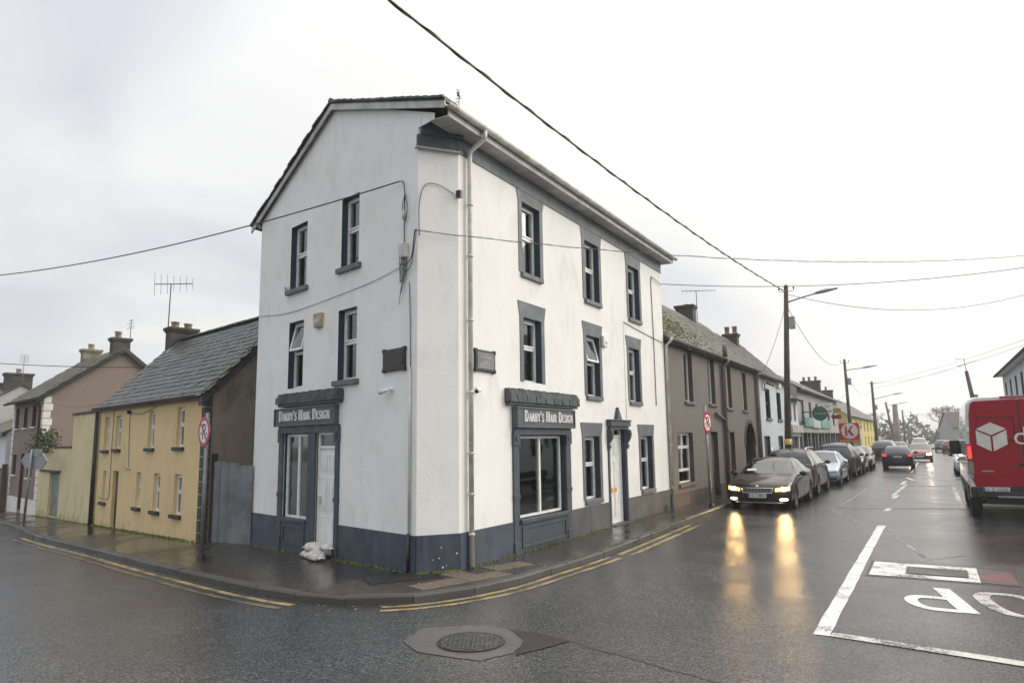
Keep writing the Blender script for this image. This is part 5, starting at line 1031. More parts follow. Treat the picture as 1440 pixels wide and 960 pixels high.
MB().box(0.1, 3.75, -0.25, 0.0, 2.3, 2.72).build('fascia_board', 'barge_board', s1, bevel=0.01); MB().box(0.3, 3.5, -0.15, 0.0, 2.1, 2.29).build('shutter_box', 'lamp_grey', s1); roof(s1, 0, 3.8, 4.4, 4.25, 2.2, 6.2, 'dark_slate', 0.25); gutter(s1, 0, 3.8, -0.3, 4.16, 'stone_sill', 0.07)
g2 = row('grey_shop', 'grey long shop building with a colonnade of grey piers and hanging signs', 'shop', 34.1); L2 = 20.2
go = [(1.2 + k * 3.1, 2.3 + k * 3.1, 3.05, 4.25) for k in range(6)]; gd_ = [(0.7 + k * 3.2, 3.0 + k * 3.2, 0.1, 2.25) for k in range(6)]
shell(g2, L2, 6.0, 4.95, 3.0, 6.6, 'grey_render', go + gd_, 'surround_paint', 0.15)
for w in go: win(g2, *w, 0.12, 0.5, 'upvc', ('surround_paint', .06, .1, .06), curtain=('curtain_grey', .1, .9, .3))
for w in gd_:
    f = MB(); frame_box(f, *w, 0.10, 0.16, 0.06); fo = f.build('shop_window', 'surround_paint', g2); MB().box(w[0] + .06, w[1] - .06, .12, .13, w[2] + .06, w[3] - .06).build('pane', 'shop_glass', fo)
for k in range(7): MB().box(-0.02 + k * 3.2 + .05, k * 3.2 + .55, -0.14, 0.0, -0.1, 2.3).build('pier', 'surround_paint', g2, bevel=0.01)
MB().box(0.0, L2, -0.22, 0.0, 2.32, 2.62).build('fascia_board', 'grey_render', g2); roof(g2, 0, L2, 6.0, 4.95, 3.0, 6.6, 'dark_slate', 0.3); gutter(g2, 0, L2, -0.36, 4.86, 'barge_board', 0.09)
def board(name, label, t, off, z0, z1, w, m, along=True, group=None, th=0.06):
    o = row(name, label, 'sign', t, off); o.location.z = z0
    (MB().box(0, w, -th, 0, 0, z1 - z0) if along else MB().box(-th, 0, -w, 0, 0, z1 - z0)).build('board', m, o, bevel=0.006); return o
board('shop_sign', 'dull teal fascia sign nearest the white shop', 34.5, 0.28, 2.68, 3.2, 3.0, 'sign_teal'); board('shop_sign', 'pale mint sign board below the round green sign', 37.6, 0.29, 2.62, 3.25, 3.4, 'sign_pale_teal'); board('shop_sign', 'deeper teal sign board at the far end of the grey shop', 41.6, 0.28, 2.64, 3.2, 5.0, 'sign_teal')
rs = row('round_sign', 'round green hanging sign with gold lettering', 'sign', 35.9, 0.95); rs.location.z = 3.43; rs.rotation_euler = (0, 0, A1 - pi / 2 + 0.1)
MB().lathe([(0, -.06), (.42, -.06), (.43, -.03), (.43, .03), (.42, .06), (0, .06)], axis='y', n=36, smooth=False).build('disc', 'sign_green', rs); part('lettering', text_mesh('Centra', 0.215, 'sign_gold'), rs, (0, -.066, 0), (pi / 2, 0, 0)); MB().tube([(-.42, 0, .1), (-0.95, 0, .1)], .03, 6).build('bracket', 'dark_metal', rs)
def flag(name, label, t, off, z0, z1, w, m, txt=None, ts=.2, tm='sign_black', tz=None):
    o = row(name, label, 'sign', t, off); o.location.z = z0; o.rotation_euler = (0, 0, A1 - pi / 2 + 0.08); MB().box(-w / 2, w / 2, -.05, .05, 0, z1 - z0).build('board', m, o, bevel=0.008)
    MB().tube([(-w / 2, 0, (z1 - z0) * .6), (-w / 2 - .5, 0, (z1 - z0) * .6)], .025, 6).build('bracket', 'dark_metal', o)
    if txt: part('lettering', text_mesh(txt, ts, tm), o, (0, -.056, (z1 - z0) / 2 if tz is None else tz), (pi / 2, 0, 0))
    return o
o = flag('hanging_sign', 'white hanging sign with grey monogram beyond the round green sign', 40.6, .85, 3.55, 4.22, .62, 'sign_white', 'W', .34, 'sign_back', .45); MB().box(-.24, .24, -.056, -.05, .1, .2).build('text_bar', 'sign_back', o)
flag('hanging_sign', 'yellow cash machine sign with black letters', 45.4, .85, 3.66, 4.08, .62, 'sign_yellow', 'ATM', .26, 'sign_maroon'); flag('hanging_sign', 'small maroon sign under the yellow cash machine sign', 45.4, .85, 3.30, 3.58, .62, 'sign_maroon')
ks = row('fuel_brand_sign', 'red square sign with white circle and red letter K', 'sign', 47.0, 1.45); ks.location.z = 0.1; ks.rotation_euler = (0, 0, A1 - pi / 2 + .05)
MB().box(-.62, -.54, -.05, .05, 0, 1.5).box(.54, .62, -.05, .05, 0, 1.5).build('leg', 'lamp_grey', ks); MB().box(-.66, .66, -.08, .08, 1.72, 2.92).build('board', 'logo_red', ks, bevel=.01); MB().lathe([(0, -.092), (.55, -.092), (.55, -.078)], (0.02, 0, 2.34), 'y', 40, False).build('roundel', 'sign_white', ks)
b = MB()
for q in ([(-.24, 1.98), (-.10, 1.98), (-.10, 2.70), (-.24, 2.70)], [(-.10, 2.28), (.16, 2.70), (.33, 2.70), (-.03, 2.20)], [(-.03, 2.40), (.06, 2.46), (.36, 1.98), (.18, 1.98), (-.06, 2.30)]): b.prism([(x - .04, -.099, z) for x, z in q], (0, .02, 0))
b.build('letter', 'logo_red', ks); MB().box(-.62, .62, -.07, .07, 1.50, 1.71).build('lower_panel', 'logo_orange', ks)
y2 = row('yellow_house', 'bright yellow gabled house far along the main street', 'house', 62.0); yo2 = [(3 + k * 5.0, 4.4 + k * 5.0, z, z + 1.1) for k in range(7) for z in (0.9, 2.6)]
shell(y2, 38, 7.0, 4.2, 3.5, 6.6, 'bright_yellow', yo2, 'bright_yellow', 0.12)
for w in yo2: win(y2, *w, .1, .5)
roof(y2, -.2, 38.2, 7.0, 4.2, 3.5, 6.6, 'dark_slate', .35); MB().prism([(-.24, -.35, 3.85), (-.24, 3.5, 6.5), (-.24, 3.5, 6.7), (-.24, -.35, 4.08)], (.06, 0, 0)).build('barge_board', 'upvc', y2); gutter(y2, -.2, 38.2, -.4, 4.0, 'upvc', .1)
chimney(y2, 4.0, 4.8, 2.6, 4.4, 5.8, 7.6, 'chimney_render', [(4.4, 3.0, .4), (4.4, 3.6, .4), (4.4, 4.1, .4)]); chimney(y2, 16.0, 16.8, 2.8, 4.2, 5.8, 7.3, 'chimney_render', [(16.4, 3.5, .4)])
ext = row('grey_extension', 'flat roofed grey extension in front of the bright yellow house', 'extension', 60.5, 0.9); MB().box(0, 4, 0, 0.9, 0, 2.85).build('wall', 'grey_render', ext); MB().box(-.1, 4.1, -.1, .9, 2.852, 2.98).build('roof', 'surround_paint', ext); MB().box(1.2, 1.9, -.03, .01, .9, 1.9).build('window', 'dark_metal', ext)
fw_ = row('garden_wall', 'low dark wall past the bright yellow house', 'wall', 101); MB().box(0, 25, 0, .3, 0, 2.0).build('wall', 'grey_render', fw_); MB().box(0, 25, -.03, .33, 2.0, 2.1).build('coping', 'dark_slate', fw_)
# ------------------------------------------------------------------ right hand side and the far end
XR = st(46.5, 10.85); rh = thing('grey_house', 'grey blue two storey house with slate roof behind the red van', 'house', XR, A1 + pi)
ro = [(1.3 + k * 3.0, 2.3 + k * 3.0, 3.7, 5.3) for k in range(8)] + [(1.3 + k * 3.0, 2.3 + k * 3.0, .9, 2.5) for k in range(8)]
shell(rh, 26, 6, 6.05, 3.0, 8.3, 'cool_white', ro, 'slate_paint', .12)
for w in ro: win(rh, *w, .1, .5, 'dark_metal', ('surround_paint', .06, .1, .06))
roof(rh, -.2, 26.2, 6, 6.05, 3.0, 8.3, 'dark_slate', .35, .1); gutter(rh, -.2, 26.2, -.42, 5.85, 'dark_stone', .09); MB().box(-.2, 26.2, -.36, -.02, 5.78, 5.84).build('soffit', 'upvc', rh); chimney(rh, 6, 6.8, 2.4, 3.6, 7.4, 9.2, 'chimney_render', [(6.4, 3.0, .4)])
rg = thing('slate_roofed_barn', 'dark slate roofed building beyond the grey blue house', 'house', st(70, 11.6), A1 + pi); shell(rg, 14, 7, 4.3, 3.5, 6.9, 'grey_render', [(3, 4, 1, 2)], 'grey_render', .1); win(rg, 3, 4, 1, 2, .08); roof(rg, -.2, 14.2, 7, 4.3, 3.5, 6.9, 'dark_slate', .3)
fh = thing('pale_house', 'pale hazy gabled house closing the far end of the street', 'house', st(132, 9.8), A1 - pi / 2 + 0.25); shell(fh, 9, 8, 3.3, 4.0, 5.9, 'grey_render', [(1.5, 2.6, 1, 2.4), (5, 6.1, 1, 2.4)], 'grey_render', .1)
for w in ((1.5, 2.6, 1, 2.4), (5, 6.1, 1, 2.4)): win(fh, *w, .08)
roof(fh, -.2, 9.2, 8, 3.3, 4.0, 5.9, 'dark_slate', .3); chimney(fh, 7.9, 8.7, 3.4, 4.6, 5, 7.2, 'chimney_render', [(8.3, 4, .4)])
sk = thing('chimney_stack', 'tall tapering brick chimney stack in the hazy distance', 'chimney', st(180, -0.4)); MB().lathe([(.95, -0.5), (.60, 8.9), (.68, 8.9), (.68, 9.3), (.55, 9.3), (.5, 8.0)], n=4, smooth=False).build('shaft', 'brick_stack', sk); MB().lathe([(1.2, -.5), (1.2, 1.2), (1.0, 1.3)], n=4, smooth=False).build('base', 'brick_stack', sk)
# bare winter trees and the wood behind
def bare_tree(label, loc, H, seed, depth=6, spread=.62):
    rnd = random.Random(seed); o = thing('bare_tree', label, 'tree', loc); tr = MB(); cr = MB(); tips = MB()
    def grow(p, d, L, r, k):
        q = p + d * L * .5 + Vector((rnd.uniform(-1, 1), rnd.uniform(-1, 1), 0)) * L * .06; e = q + (d + Vector((rnd.uniform(-.15, .15), rnd.uniform(-.15, .15), .05))).normalized() * L * .5
        (tr if k == 0 else cr).tube([p, q, e], r, 6 if k < 2 else 4, r * .66, cap=False)
        if k >= depth:
            return
        for _ in range(2 + (rnd.random() < .75)):
            ax = Vector((rnd.uniform(-1, 1), rnd.uniform(-1, 1), rnd.uniform(-.25, .55))).normalized(); nd = (d * (1 - spread) + ax * spread + Vector((0, 0, .16))).normalized(); grow(e, nd, L * rnd.uniform(.62, .82), r * .62, k + 1)
    grow(Vector((0, 0, -.3)), Vector((0, 0, 1)), H * .27, H * .026, 0)
    tr.build('trunk', 'bark_grey', o); cr.build('crown', 'bark_grey', o); return o
bare_tree('tallest bare winter tree standing behind the pale hazy house', st(150, 9.2), 11.0, 3, 6); bare_tree('spreading bare tree to the right of the tallest one, over the pale roof', st(156, 12.5), 9.5, 8, 6)
bare_tree('faint bare tree in the haze beside the tapering chimney stack', st(170, -3.5), 10.0, 12, 5); bare_tree('faintest bare tree left of the far wooden poles', st(165, -6.5), 9.0, 21, 5)
wd_ = MB(); rn = random.Random(5)
for _ in range(5200):
    u = rn.uniform(-26, 60); t_ = 190 + rn.uniform(-6, 30) + abs(u) * .2; hh = 4.6 + 1.6 * sin(u * .31) + 1.1 * sin(u * .83 + 2) + .7 * sin(u * 2.1); p = st(t_, u - 4, rn.uniform(-.5, 1) ** 1 * hh); 
    a = Vector((rn.uniform(-1, 1), rn.uniform(-1, 1), rn.uniform(-1, 1))).normalized() * rn.uniform(.35, .9); b_ = a.orthogonal().normalized() * a.length * .7; wd_.quad(p - a, p + b_, p + a, p - b_)
tag(wd_.build('distant_wood', 'far_foliage'), 'grey green mass of far off trees closing the end of the street', 'trees', None, 'stuff')
hb = MB()
for _ in range(1500):
    t_ = rn.uniform(103, 150); p = st(t_, rn.uniform(-2.5, 1.2), rn.uniform(0, 2.1 + .7 * sin(t_ * .4))); a = Vector((rn.uniform(-1, 1), rn.uniform(-1, 1), rn.uniform(-1, 1))).normalized() * rn.uniform(.15, .4); b_ = a.orthogonal().normalized() * a.length * .6; hb.quad(p - a, p + b_, p + a, p - b_)
tag(hb.build('roadside_hedge', 'far_foliage'), 'dark ragged hedge along the far roadside', 'hedge', None, 'stuff')
# ------------------------------------------------------------------ poles, lamps, signs, cables
def pole(label, t, off, H, lamp=None, lean=(0, 0), box=True, r=.125, name='utility_pole', hook=True):
    o = row(name, label, 'utility pole', t, off); top = Vector((lean[0], lean[1], H)); MB().tube([(0, 0, -.3), top * .5, top], [r * 1.25, r * 1.05, r * .78], 12).build('shaft', 'wood_pole', o)
    MB().lathe([(r * .9, 0), (r * .4, .09), (0, .1)], tuple(top), n=10).build('cap', 'dark_metal', o)
    if hook:
        b = MB()
        for s in (-1, 1): b.tube([top + Vector((0, 0, -.25)), top + Vector((0, s * .3, -.22)), top + Vector((0, s * .32, -.12))], .016, 5); b.lathe([(.035, 0), (.045, .05), (.02, .09)], tuple(top + Vector((0, s * .32, -.13))), n=8)
        b.build('insulator', 'dark_metal', o)
    if lamp:
        z, L, rise, hl = lamp; q = top * (z / H)
        MB().tube([q, q + Vector((0, -L * .6, rise * .65)), q + Vector((0, -L, rise))], .035, 8).build('lamp_arm', 'steel_post', o)
        e = q + Vector((0, -L, rise)); dv = Vector((0, -hl, hl * .13)); P = []
        for i in range(7):
            u = i / 6; wq = .15 * (1 - .45 * abs(u - .45) * 1.2); hq = .055 + .06 * sin(pi * min(1, u * 1.1 + .1)); c = e + dv * u; P.append([(c.x + wq * cos(a), c.y, c.z + hq * (sin(a) if sin(a) > 0 else sin(a) * .5)) for a in [2 * pi * k / 10 for k in range(11)]])
        b = MB(); b.grid(P); b.poly([Vector(p) for p in P[0][:-1]]); b.poly([Vector(p) for p in P[-1][:-1]]); b.build('lamp_head', 'lamp_grey', o)
    if box: q = top * ((lamp[0] - .95) / H) if lamp else top * .7; MB().box(q.x - .11, q.x + .11, q.y - .38, q.y - .12, q.z - .28, q.z + .28).build('control_box', 'lamp_grey', o, bevel=.015)
    return o
PT1 = st(24.4, 1.33, 8.95); PT2 = st(54.8, .85, 8.35); PT3 = st(86, .85, 8.5)
p1 = pole('tall weathered wooden pole with street lamp rising behind the dark saloon', 24.4, .85, 8.95, (8.2, 1.25, .28, .95), (0, -.48)); MB().lathe([(.165, 1.75), (.162, 2.0), (.155, 2.0)], (0, -.10, 0), n=14).build('notice_band', 'sign_gold', p1)
pole('second wooden lamp pole, beside the red letter sign', 54.8, .85, 8.35, (7.5, 1.3, .1, 1.1), (0, .05)); pole('third lamp pole, in front of the bright yellow house', 86, .85, 8.5, (6.4, 2.2, .5, 1.0), (0, .05), r=.17); pole('leaning pole in the haze with a lamp, left of the chimney stack gap', 140, .6, 8.2, (7.6, 2.0, .3, 1.6), (0, 1.0), r=.2); pole('farthest lamp pole standing straight in the haze', 172, 1.3, 7.6, (6.2, 2.0, .2, 1.6), (0, 0), r=.2)
pole('thin far pole left of the chimney stack', 190, -6.0, 6.6, None, (0, 0), False, r=.16, hook=False); pole('thinnest far pole by the hazy trees', 195, -9.0, 6.2, None, (0, 0), False, r=.16, hook=False)
lp = pole('dark leaning pole with a wire bracket behind the red van', 58, 10.15, 7.1, None, (0.2, .75), True, r=.17, hook=False); tp_ = Vector((.2, .75, 7.1)); MB().tube([tp_, tp_ + Vector((0, .1, 1.1)), tp_ + Vector((0, .7, 1.05))], .03, 5).tube([tp_ + Vector((0, .05, .6)), tp_ + Vector((0, .6, .5))], .03, 5).build('bracket', 'cable_grey', lp)
def no_parking(label, loc, H, zc, r, face, lean=(0, 0), extra=.35):
    o = thing('parking_sign', label, 'road sign', loc, face); top = Vector((lean[0], lean[1], H)); MB().tube([(0, 0, -.1), top], .038, 12).build('post', 'steel_post', o); MB().lathe([(.07, 0), (.06, .1), (.04, .12)], n=12).build('post_base', 'dark_metal', o)
    c = top * (zc / H); y = c.y - .055; x0, z0 = c.x, c.z
    d = MB(); d.lathe([(0, y), (r, y), (r, y + .012), (0, y + .012)], (x0, 0, z0), 'y', 40, False); d.build('back_plate', 'sign_back', o); MB().lathe([(r * .74, y - .004), (r * .995, y - .004), (r * .995, y + .001)], (x0, 0, z0), 'y', 40, False).build('red_ring', 'sign_red', o); MB().lathe([(0, y - .003), (r * .745, y - .003)], (x0, 0, z0), 'y', 40, False).build('white_face', 'sign_white', o)
    b = MB(); W_ = r * .13; s = r
    def bar(pts, w, yy, mb):
        for (ax, az), (bx, bz) in zip(pts[:-1], pts[1:]):
            L = sqrt((bx - ax) ** 2 + (bz - az) ** 2) or 1; nx, nz = -(bz - az) / L * w / 2, (bx - ax) / L * w / 2; mb.prism([(x0 + ax + nx, yy, z0 + az + nz), (x0 + bx + nx, yy, z0 + bz + nz), (x0 + bx - nx, yy, z0 + bz - nz), (x0 + ax - nx, yy, z0 + az - nz)], (0, .002, 0))
    bar([(-.16 * s, -.5 * s), (-.16 * s, .5 * s)], W_, y - .0065, b); bar([(-.16 * s, .47 * s), (.06 * s, .47 * s)] + [(.06 * s + .2 * s * sin(a), .26 * s + .21 * s * cos(a)) for a in [pi * k / 8 for k in range(9)]] + [(-.16 * s, .05 * s)], W_, y - .0065, b)
    b.build('letter_p', 'sign_black', o); q = MB(); bar([(-.53 * s, .53 * s), (.53 * s, -.53 * s)], W_ * 1.1, y - .010, q); q.build('red_bar', 'sign_red', o)
    for sx in (-1, 1):
        a = MB(); a.lathe([(0, y - .006), (r * .085, y - .006)], (x0 + sx * .46 * s, 0, z0 - .12 * s), 'y', 10, False); a.build('arrow_mark', 'sign_black', o)
    return o
no_parking('no parking sign on a grey post standing before the ochre yellow house', (-5.83, 13.43, hz(-5.83) + PAVE), 2.72, 2.36, .285, radians(-46)); no_parking('no parking sign on a slanting post beside the brown terrace', (5.72, 20.80, PAVE), 2.95, 2.44, .32, radians(52), (-.12, 0))
ds = thing('road_sign', 'direction sign seen from behind on a grey post by the mauve house', 'road sign', (-16.08, 23.52, hz(-16.08) + PAVE), AY + .35); MB().tube([(0, 0, -.1), (0.12, 0, 2.35)], .04, 10).build('post', 'steel_post', ds); MB().prism([(-.42, .05, 1.95), (.60, .05, 1.68), (.60, .05, 2.22)][0:0] + [(-.50, .05, 1.98), (-.26, .05, 1.74), (.62, .05, 1.70), (.86, .05, 1.96), (.62, .05, 2.22), (-.26, .05, 2.22)], (0, .03, 0)).build('back_plate', 'sign_back', ds); MB().box(0.04, .5, .02, .1, 2.12, 2.36).build('upper_plate', 'sign_back', ds)
def cable(label, a, b, sag, r=.012, m='cable_black', n=26, twist=0.0, ext=0.0):
    a, b = Vector(a), Vector(b); o = thing('overhead_cable', label, 'cable', a); P = []
    for i in range(int(n * (1 + ext)) + 1):
        u = i / n; p = (b - a) * u; p.z -= sag * 4 * u * (1 - u); P.append(p)
    MB().tube(P, r, 6).build('wire', m, o)
    if twist:
        Q = []
        for i in range(len(P) * 6):
            u = i / 6; k = min(int(u), len(P) - 2); p = P[k].lerp(P[k + 1], u - k); Q.append(p + Vector((sin(i * .62) * twist, 0, cos(i * .62) * twist)))
        MB().tube(Q, r * .5, 4).build('lashing_wire', m, o)
    return o
cable('thick twisted cable running from the tall lamp pole up over the white shop', PT1 + Vector((0, 0, -.25)), (-1.75, 9.7, 8.65), .30, .021, 'cable_black', 30, .03, .55)
cable('dark cable leaving the gable of the white shop over the side street', C1 + DL * -.46 + Vector((-.036, -.035, 6.49)), (-12.9, 17.3, 6.42), .22, .012, 'cable_black', 24, 0, .8)
cable('pair of wires crossing the white shop front to the right', C1 + DL * .06 + Vector((-.05, -.07, 5.50)), (13.0, 17.3, 6.55), .32, .006, 'cable_grey', 24, .016, .8)
cable('sagging cable from the far top corner of the white shop', st(10.42, .06, 6.62), (14.75, 19.6, 6.8), .26, .010, 'cable_black', 24, 0, .8)
cable('cable sagging right from the top of the tall lamp pole', PT1 + Vector((0, 0, -.35)), (24.8, 33.3, 8.72), .75, .014, 'cable_black', 24, 0, .8); cable('cable sagging from the tall lamp pole to the second pole', PT1 + Vector((0, 0, -.95)), PT2 + Vector((-.35, .4, -.3)), .95, .014)
cable('beaded cable dropping from the tall lamp pole to the white terrace eaves', PT1 + Vector((0, 0, -.6)), st(24.2, 0.1, 5.05), .25, .010, 'cable_grey'); cable('thin cable from the second pole to the grey shop', PT2 + Vector((0, 0, -2.6)), st(42, .1, 4.5), .5, .014, 'cable_grey'); cable('cable from the second pole on to the third', PT2 + Vector((0, 0, -1.2)), PT3 + Vector((0, 0, -.6)), 1.3, .014, 'cable_grey')
for dz, w in ((-.2, 'upper'), (-.75, 'lower')): cable(w + ' of two level wires from the third pole across the road', PT3 + Vector((0, 0, dz)), st(46, 11.6, 8.0 + dz * .6), .25, .014, 'cable_grey', 24, 0, .3)
cable('faint wire from the leaning pole bracket across to the third pole', st(58, 10.15, 8.0), PT3 + Vector((0, 0, -.1)), .5, .014, 'cable_grey'); cable('thin wire crossing in front of the mauve gable', (-10.4, 20.9, 4.42), (-15.94, 21.64, 4.69), .05, .011, 'cable_black', 20, 0, .9)
cable('thin wire from the roof of the yellow house to the mauve gable', yl(.6, .15, 3.35), yl(-6.9, .1, 3.85), .18, .007, 'cable_grey')
# a few wet leaves on the pavement and along the kerb
lf = MB(); rn = random.Random(9)
for _ in range(420):
    i = rn.randrange(30, 150); k = KERB[i]; q = INNER[min(i, len(INNER) - 1)]; u = rn.choice((rn.uniform(-.25, -.02), rn.uniform(.05, .95), .95)); p = k + (q - k) * u; z = hz(p.x) + (PAVE if u > 0 else 0) + .008
    a = rn.uniform(0, 6.28); s = rn.uniform(.012, .032); d1 = Vector((cos(a), sin(a), 0)) * s; d2 = Vector((-sin(a), cos(a), 0)) * s * .5; c = Vector((p.x, p.y, z)); lf.quad(c - d1, c + d2, c + d1 + Vector((0, 0, .006)), c - d2)
tag(lf.build('leaf_litter', 'leaf_litter'), kind='stuff')
# ------------------------------------------------------------------ vehicles
def lerp_pts(P, x):
    """smooth interpolation of (x, v) control points (monotone cubic)"""
    if x <= P[0][0]: return P[0][1]
    if x >= P[-1][0]: return P[-1][1]
    for i in range(len(P) - 1):
        if P[i][0] <= x <= P[i + 1][0]: break
    def slope(k):
        if k <= 0 or k >= len(P) - 1: return 0.0 if not (0 < k < len(P) - 1) and False else ((P[min(k + 1, len(P) - 1)][1] - P[max(k - 1, 0)][1]) / (P[min(k + 1, len(P) - 1)][0] - P[max(k - 1, 0)][0]))
        a = (P[k][1] - P[k - 1][1]) / (P[k][0] - P[k - 1][0]); b = (P[k + 1][1] - P[k][1]) / (P[k + 1][0] - P[k][0])
        return 0.0 if a * b <= 0 else 2 * a * b / (a + b)
    h = P[i + 1][0] - P[i][0]; t = (x - P[i][0]) / h; m0, m1 = slope(i) * h, slope(i + 1) * h
    return (2 * t ** 3 - 3 * t ** 2 + 1) * P[i][1] + (t ** 3 - 2 * t ** 2 + t) * m0 + (-2 * t ** 3 + 3 * t ** 2) * P[i + 1][1] + (t ** 3 - t ** 2) * m1
class Car:
    """a car body lofted along its length; x = 0 nose, x = L tail, y across, z up"""
    def __init__(s, L, Wd, H, top, belt, roofw, under=0.19, nose=0.30, tail=0.20, rw=0.33, ax=(0.92, 3.75), low=0.0):
        s.L, s.w, s.H, s.top, s.belt, s.rwid, s.under, s.nose, s.tail, s.rw, s.ax = L, Wd / 2, H, top, belt, roofw, under, nose, tail, rw, ax
        s.gmax = max(z - lerp_pts(belt, x) for x, z in top)
    def half(s, x):
        w = s.w * (1 - 0.03 * max(0, 1 - x / 0.6) - 0.04 * max(0, 1 - (s.L - x) / 0.6)); zb = lerp_pts(s.belt, x); zt = max(lerp_pts(s.top, x), zb + 0.015); z0 = s.under + 0.03 * max(0, 1 - x / .5) + 0.05 * max(0, 1 - (s.L - x) / .6)
        g = min(1, max(0, (zt - zb) / s.gmax)); y6 = w * .90 - (w * .90 - s.rwid) * g ** .9; z6 = zb + (zt - zb) * (0.62 + .25 * g)
        return [(0, z0), (w * .82, z0), (w * .955, z0 + .07), (w, z0 + (zb - z0) * .42), (w * .985, zb - .13), (w * .955, zb), (y6, z6), (y6 * .70, zt - .02 - .012 * g), (0, zt)]
    def sec(s, x, v):
        P = s.half(x); i = min(int(v), 7); t = v - i; a = P[max(i - 1, 0)]; b, c = P[i], P[i + 1]; d = P[min(i + 2, 8)]
        if i == 0: a = b
        if i >= 1 and i < 2: a = b
        f = lambda k: .5 * (2 * b[k] + (c[k] - a[k]) * t + (2 * a[k] - 5 * b[k] + 4 * c[k] - d[k]) * t * t + (3 * b[k] - a[k] - 3 * c[k] + d[k]) * t ** 3)
        if i == 7: return (b[0] * (1 - t), b[1] + (c[1] - b[1]) * (1 - (1 - t) ** 2))
        return (f(0), f(1))
    def bend(s, x, y, z):
        q = (abs(y) / s.w) ** 2.6; k = max(0, 1 - x / 1.2) ** 1.4; kt = max(0, 1 - (s.L - x) / 1.0) ** 1.4
        up = max(0, z - .52); dn = max(0, .42 - z)
        return Vector((x + k * (s.nose * q + .22 * up + .35 * dn) - kt * (s.tail * q + .10 * up + .3 * dn), y, z))
    def S(s, x, v, side=1, off=0.0):
        def p(x, v): y, z = s.sec(x, v); return s.bend(x, y * side, z)
        a = p(x, v)
        if off:
            n = (p(x + .02, v) - p(x - .02, v)).cross(p(x, min(8, v + .04)) - p(x, v - .04)); n = n.normalized() if n.length > 0 else Vector((0, 0, 1)); c = Vector((a.x, 0, .6))
            if n.dot(a - c) < 0: n = -n
            a = a + n * off
        return a
    def F(s, y, z, off=0.006): p = s.bend(0, y, z); return p - Vector((off, 0, 0))
    def B(s, y, z, off=0.006): p = s.bend(s.L, y, z); return p + Vector((off, 0, 0))
    def body(s, root, m):
        V = [0, .5, 1, 1.5, 2, 2.5, 3, 3.5, 4, 4.4, 4.8, 5, 5.3, 5.65, 6, 6.3, 6.65, 7, 7.5, 8]
        X = sorted({round(q, 3) for q in list(np.linspace(0, s.L, 47)) + [.03, .08, .14, s.L - .03, s.L - .08, s.L - .14]}); n = len(V); rows = []
        for x in X:
            r = [s.S(x, v, 1) for v in V]; rows.append(r + [s.S(x, v, -1) for v in V[-2:0:-1]])
        m_ = len(rows[0]); b = MB(); vs = [p for r in rows for p in r]; fs = [(i * m_ + j, i * m_ + (j + 1) % m_, (i + 1) * m_ + (j + 1) % m_, (i + 1) * m_ + j) for i in range(len(X) - 1) for j in range(m_)]; b.add(vs, fs, True)
        for x, fn in ((0, s.F), (s.L, s.B)):
            k0 = (0 if x == 0 else len(X) - 1) * m_; ids = list(range(k0, k0 + n)); mir = [k0] + [k0 + m_ - i for i in range(1, n - 1)] + [k0 + n - 1]
            # strips between mirrored points, with inner columns so that the cap bulges
            NC = 9; cols = []
            for i in range(1, n - 1):
                A, Bp = s.sec(x, V[i]); row = []
                for c in range(NC + 1):
                    u = 1 - 2 * c / NC
                    if c == 0: row.append(ids[i])
                    elif c == NC: row.append(mir[i])
                    else: b.v.append(tuple(s.bend(x, A * u, Bp))); row.append(len(b.v) - 1)
                cols.append(row)
            for r0, r1 in zip(cols[:-1], cols[1:]):
                for c in range(NC): b.f.append((r0[c], r0[c + 1], r1[c + 1], r1[c])); b.sm.append(True)
            b.f.append(tuple([ids[0]] + cols[0])); b.sm.append(False); b.f.append(tuple([ids[n - 1]] + cols[-1])); b.sm.append(False)
        o = b.build('body', m, root)
        bm = bmesh.new(); bm.from_mesh(o.data); bmesh.ops.remove_doubles(bm, verts=bm.verts, dist=.0004); bmesh.ops.recalc_face_normals(bm, faces=bm.faces); bm.to_mesh(o.data); bm.free()
        # wheel arches cut out
        cut = MB()
        for ax in s.ax:
            for sd in (-1, 1):
                c = [(ax + (s.rw + .055) * cos(a), s.rw + (s.rw + .055) * sin(a)) for a in [2 * pi * k / 28 for k in range(28)]]; cut.prism([(x, sd * (s.w + .2), z) for x, z in c], (0, -sd * .52, 0))
        co = cut.build('arch_cutter', 'black_plastic'); md = o.modifiers.new('arches', 'BOOLEAN'); md.operation = 'DIFFERENCE'; md.object = co; md.solver = 'EXACT'; md.material_mode = 'TRANSFER'
        dg = bpy.context.evaluated_depsgraph_get(); dg.update(); me = bpy.data.meshes.new_from_object(o.evaluated_get(dg)); o.modifiers.clear(); o.data = me; bpy.data.objects.remove(co)
        me.set_sharp_from_angle(angle=radians(38)); return o
    def patch(s, fn, q, nx=8, nz=3, off=.008, bm=None):
        """a panel hugging the body: q = four (y, z) corners"""
        b = bm or MB(); P = []
        for j in range(nz + 1):
            v = j / nz; row = []
            for i in range(nx + 1):
                u = i / nx; y = (q[0][0] * (1 - u) + q[1][0] * u) * (1 - v) + (q[3][0] * (1 - u) + q[2][0] * u) * v; z = (q[0][1] * (1 - u) + q[1][1] * u) * (1 - v) + (q[3][1] * (1 - u) + q[2][1] * u) * v
                row.append(fn(y, z, off))
            P.append(row)
        b.grid(P); return b
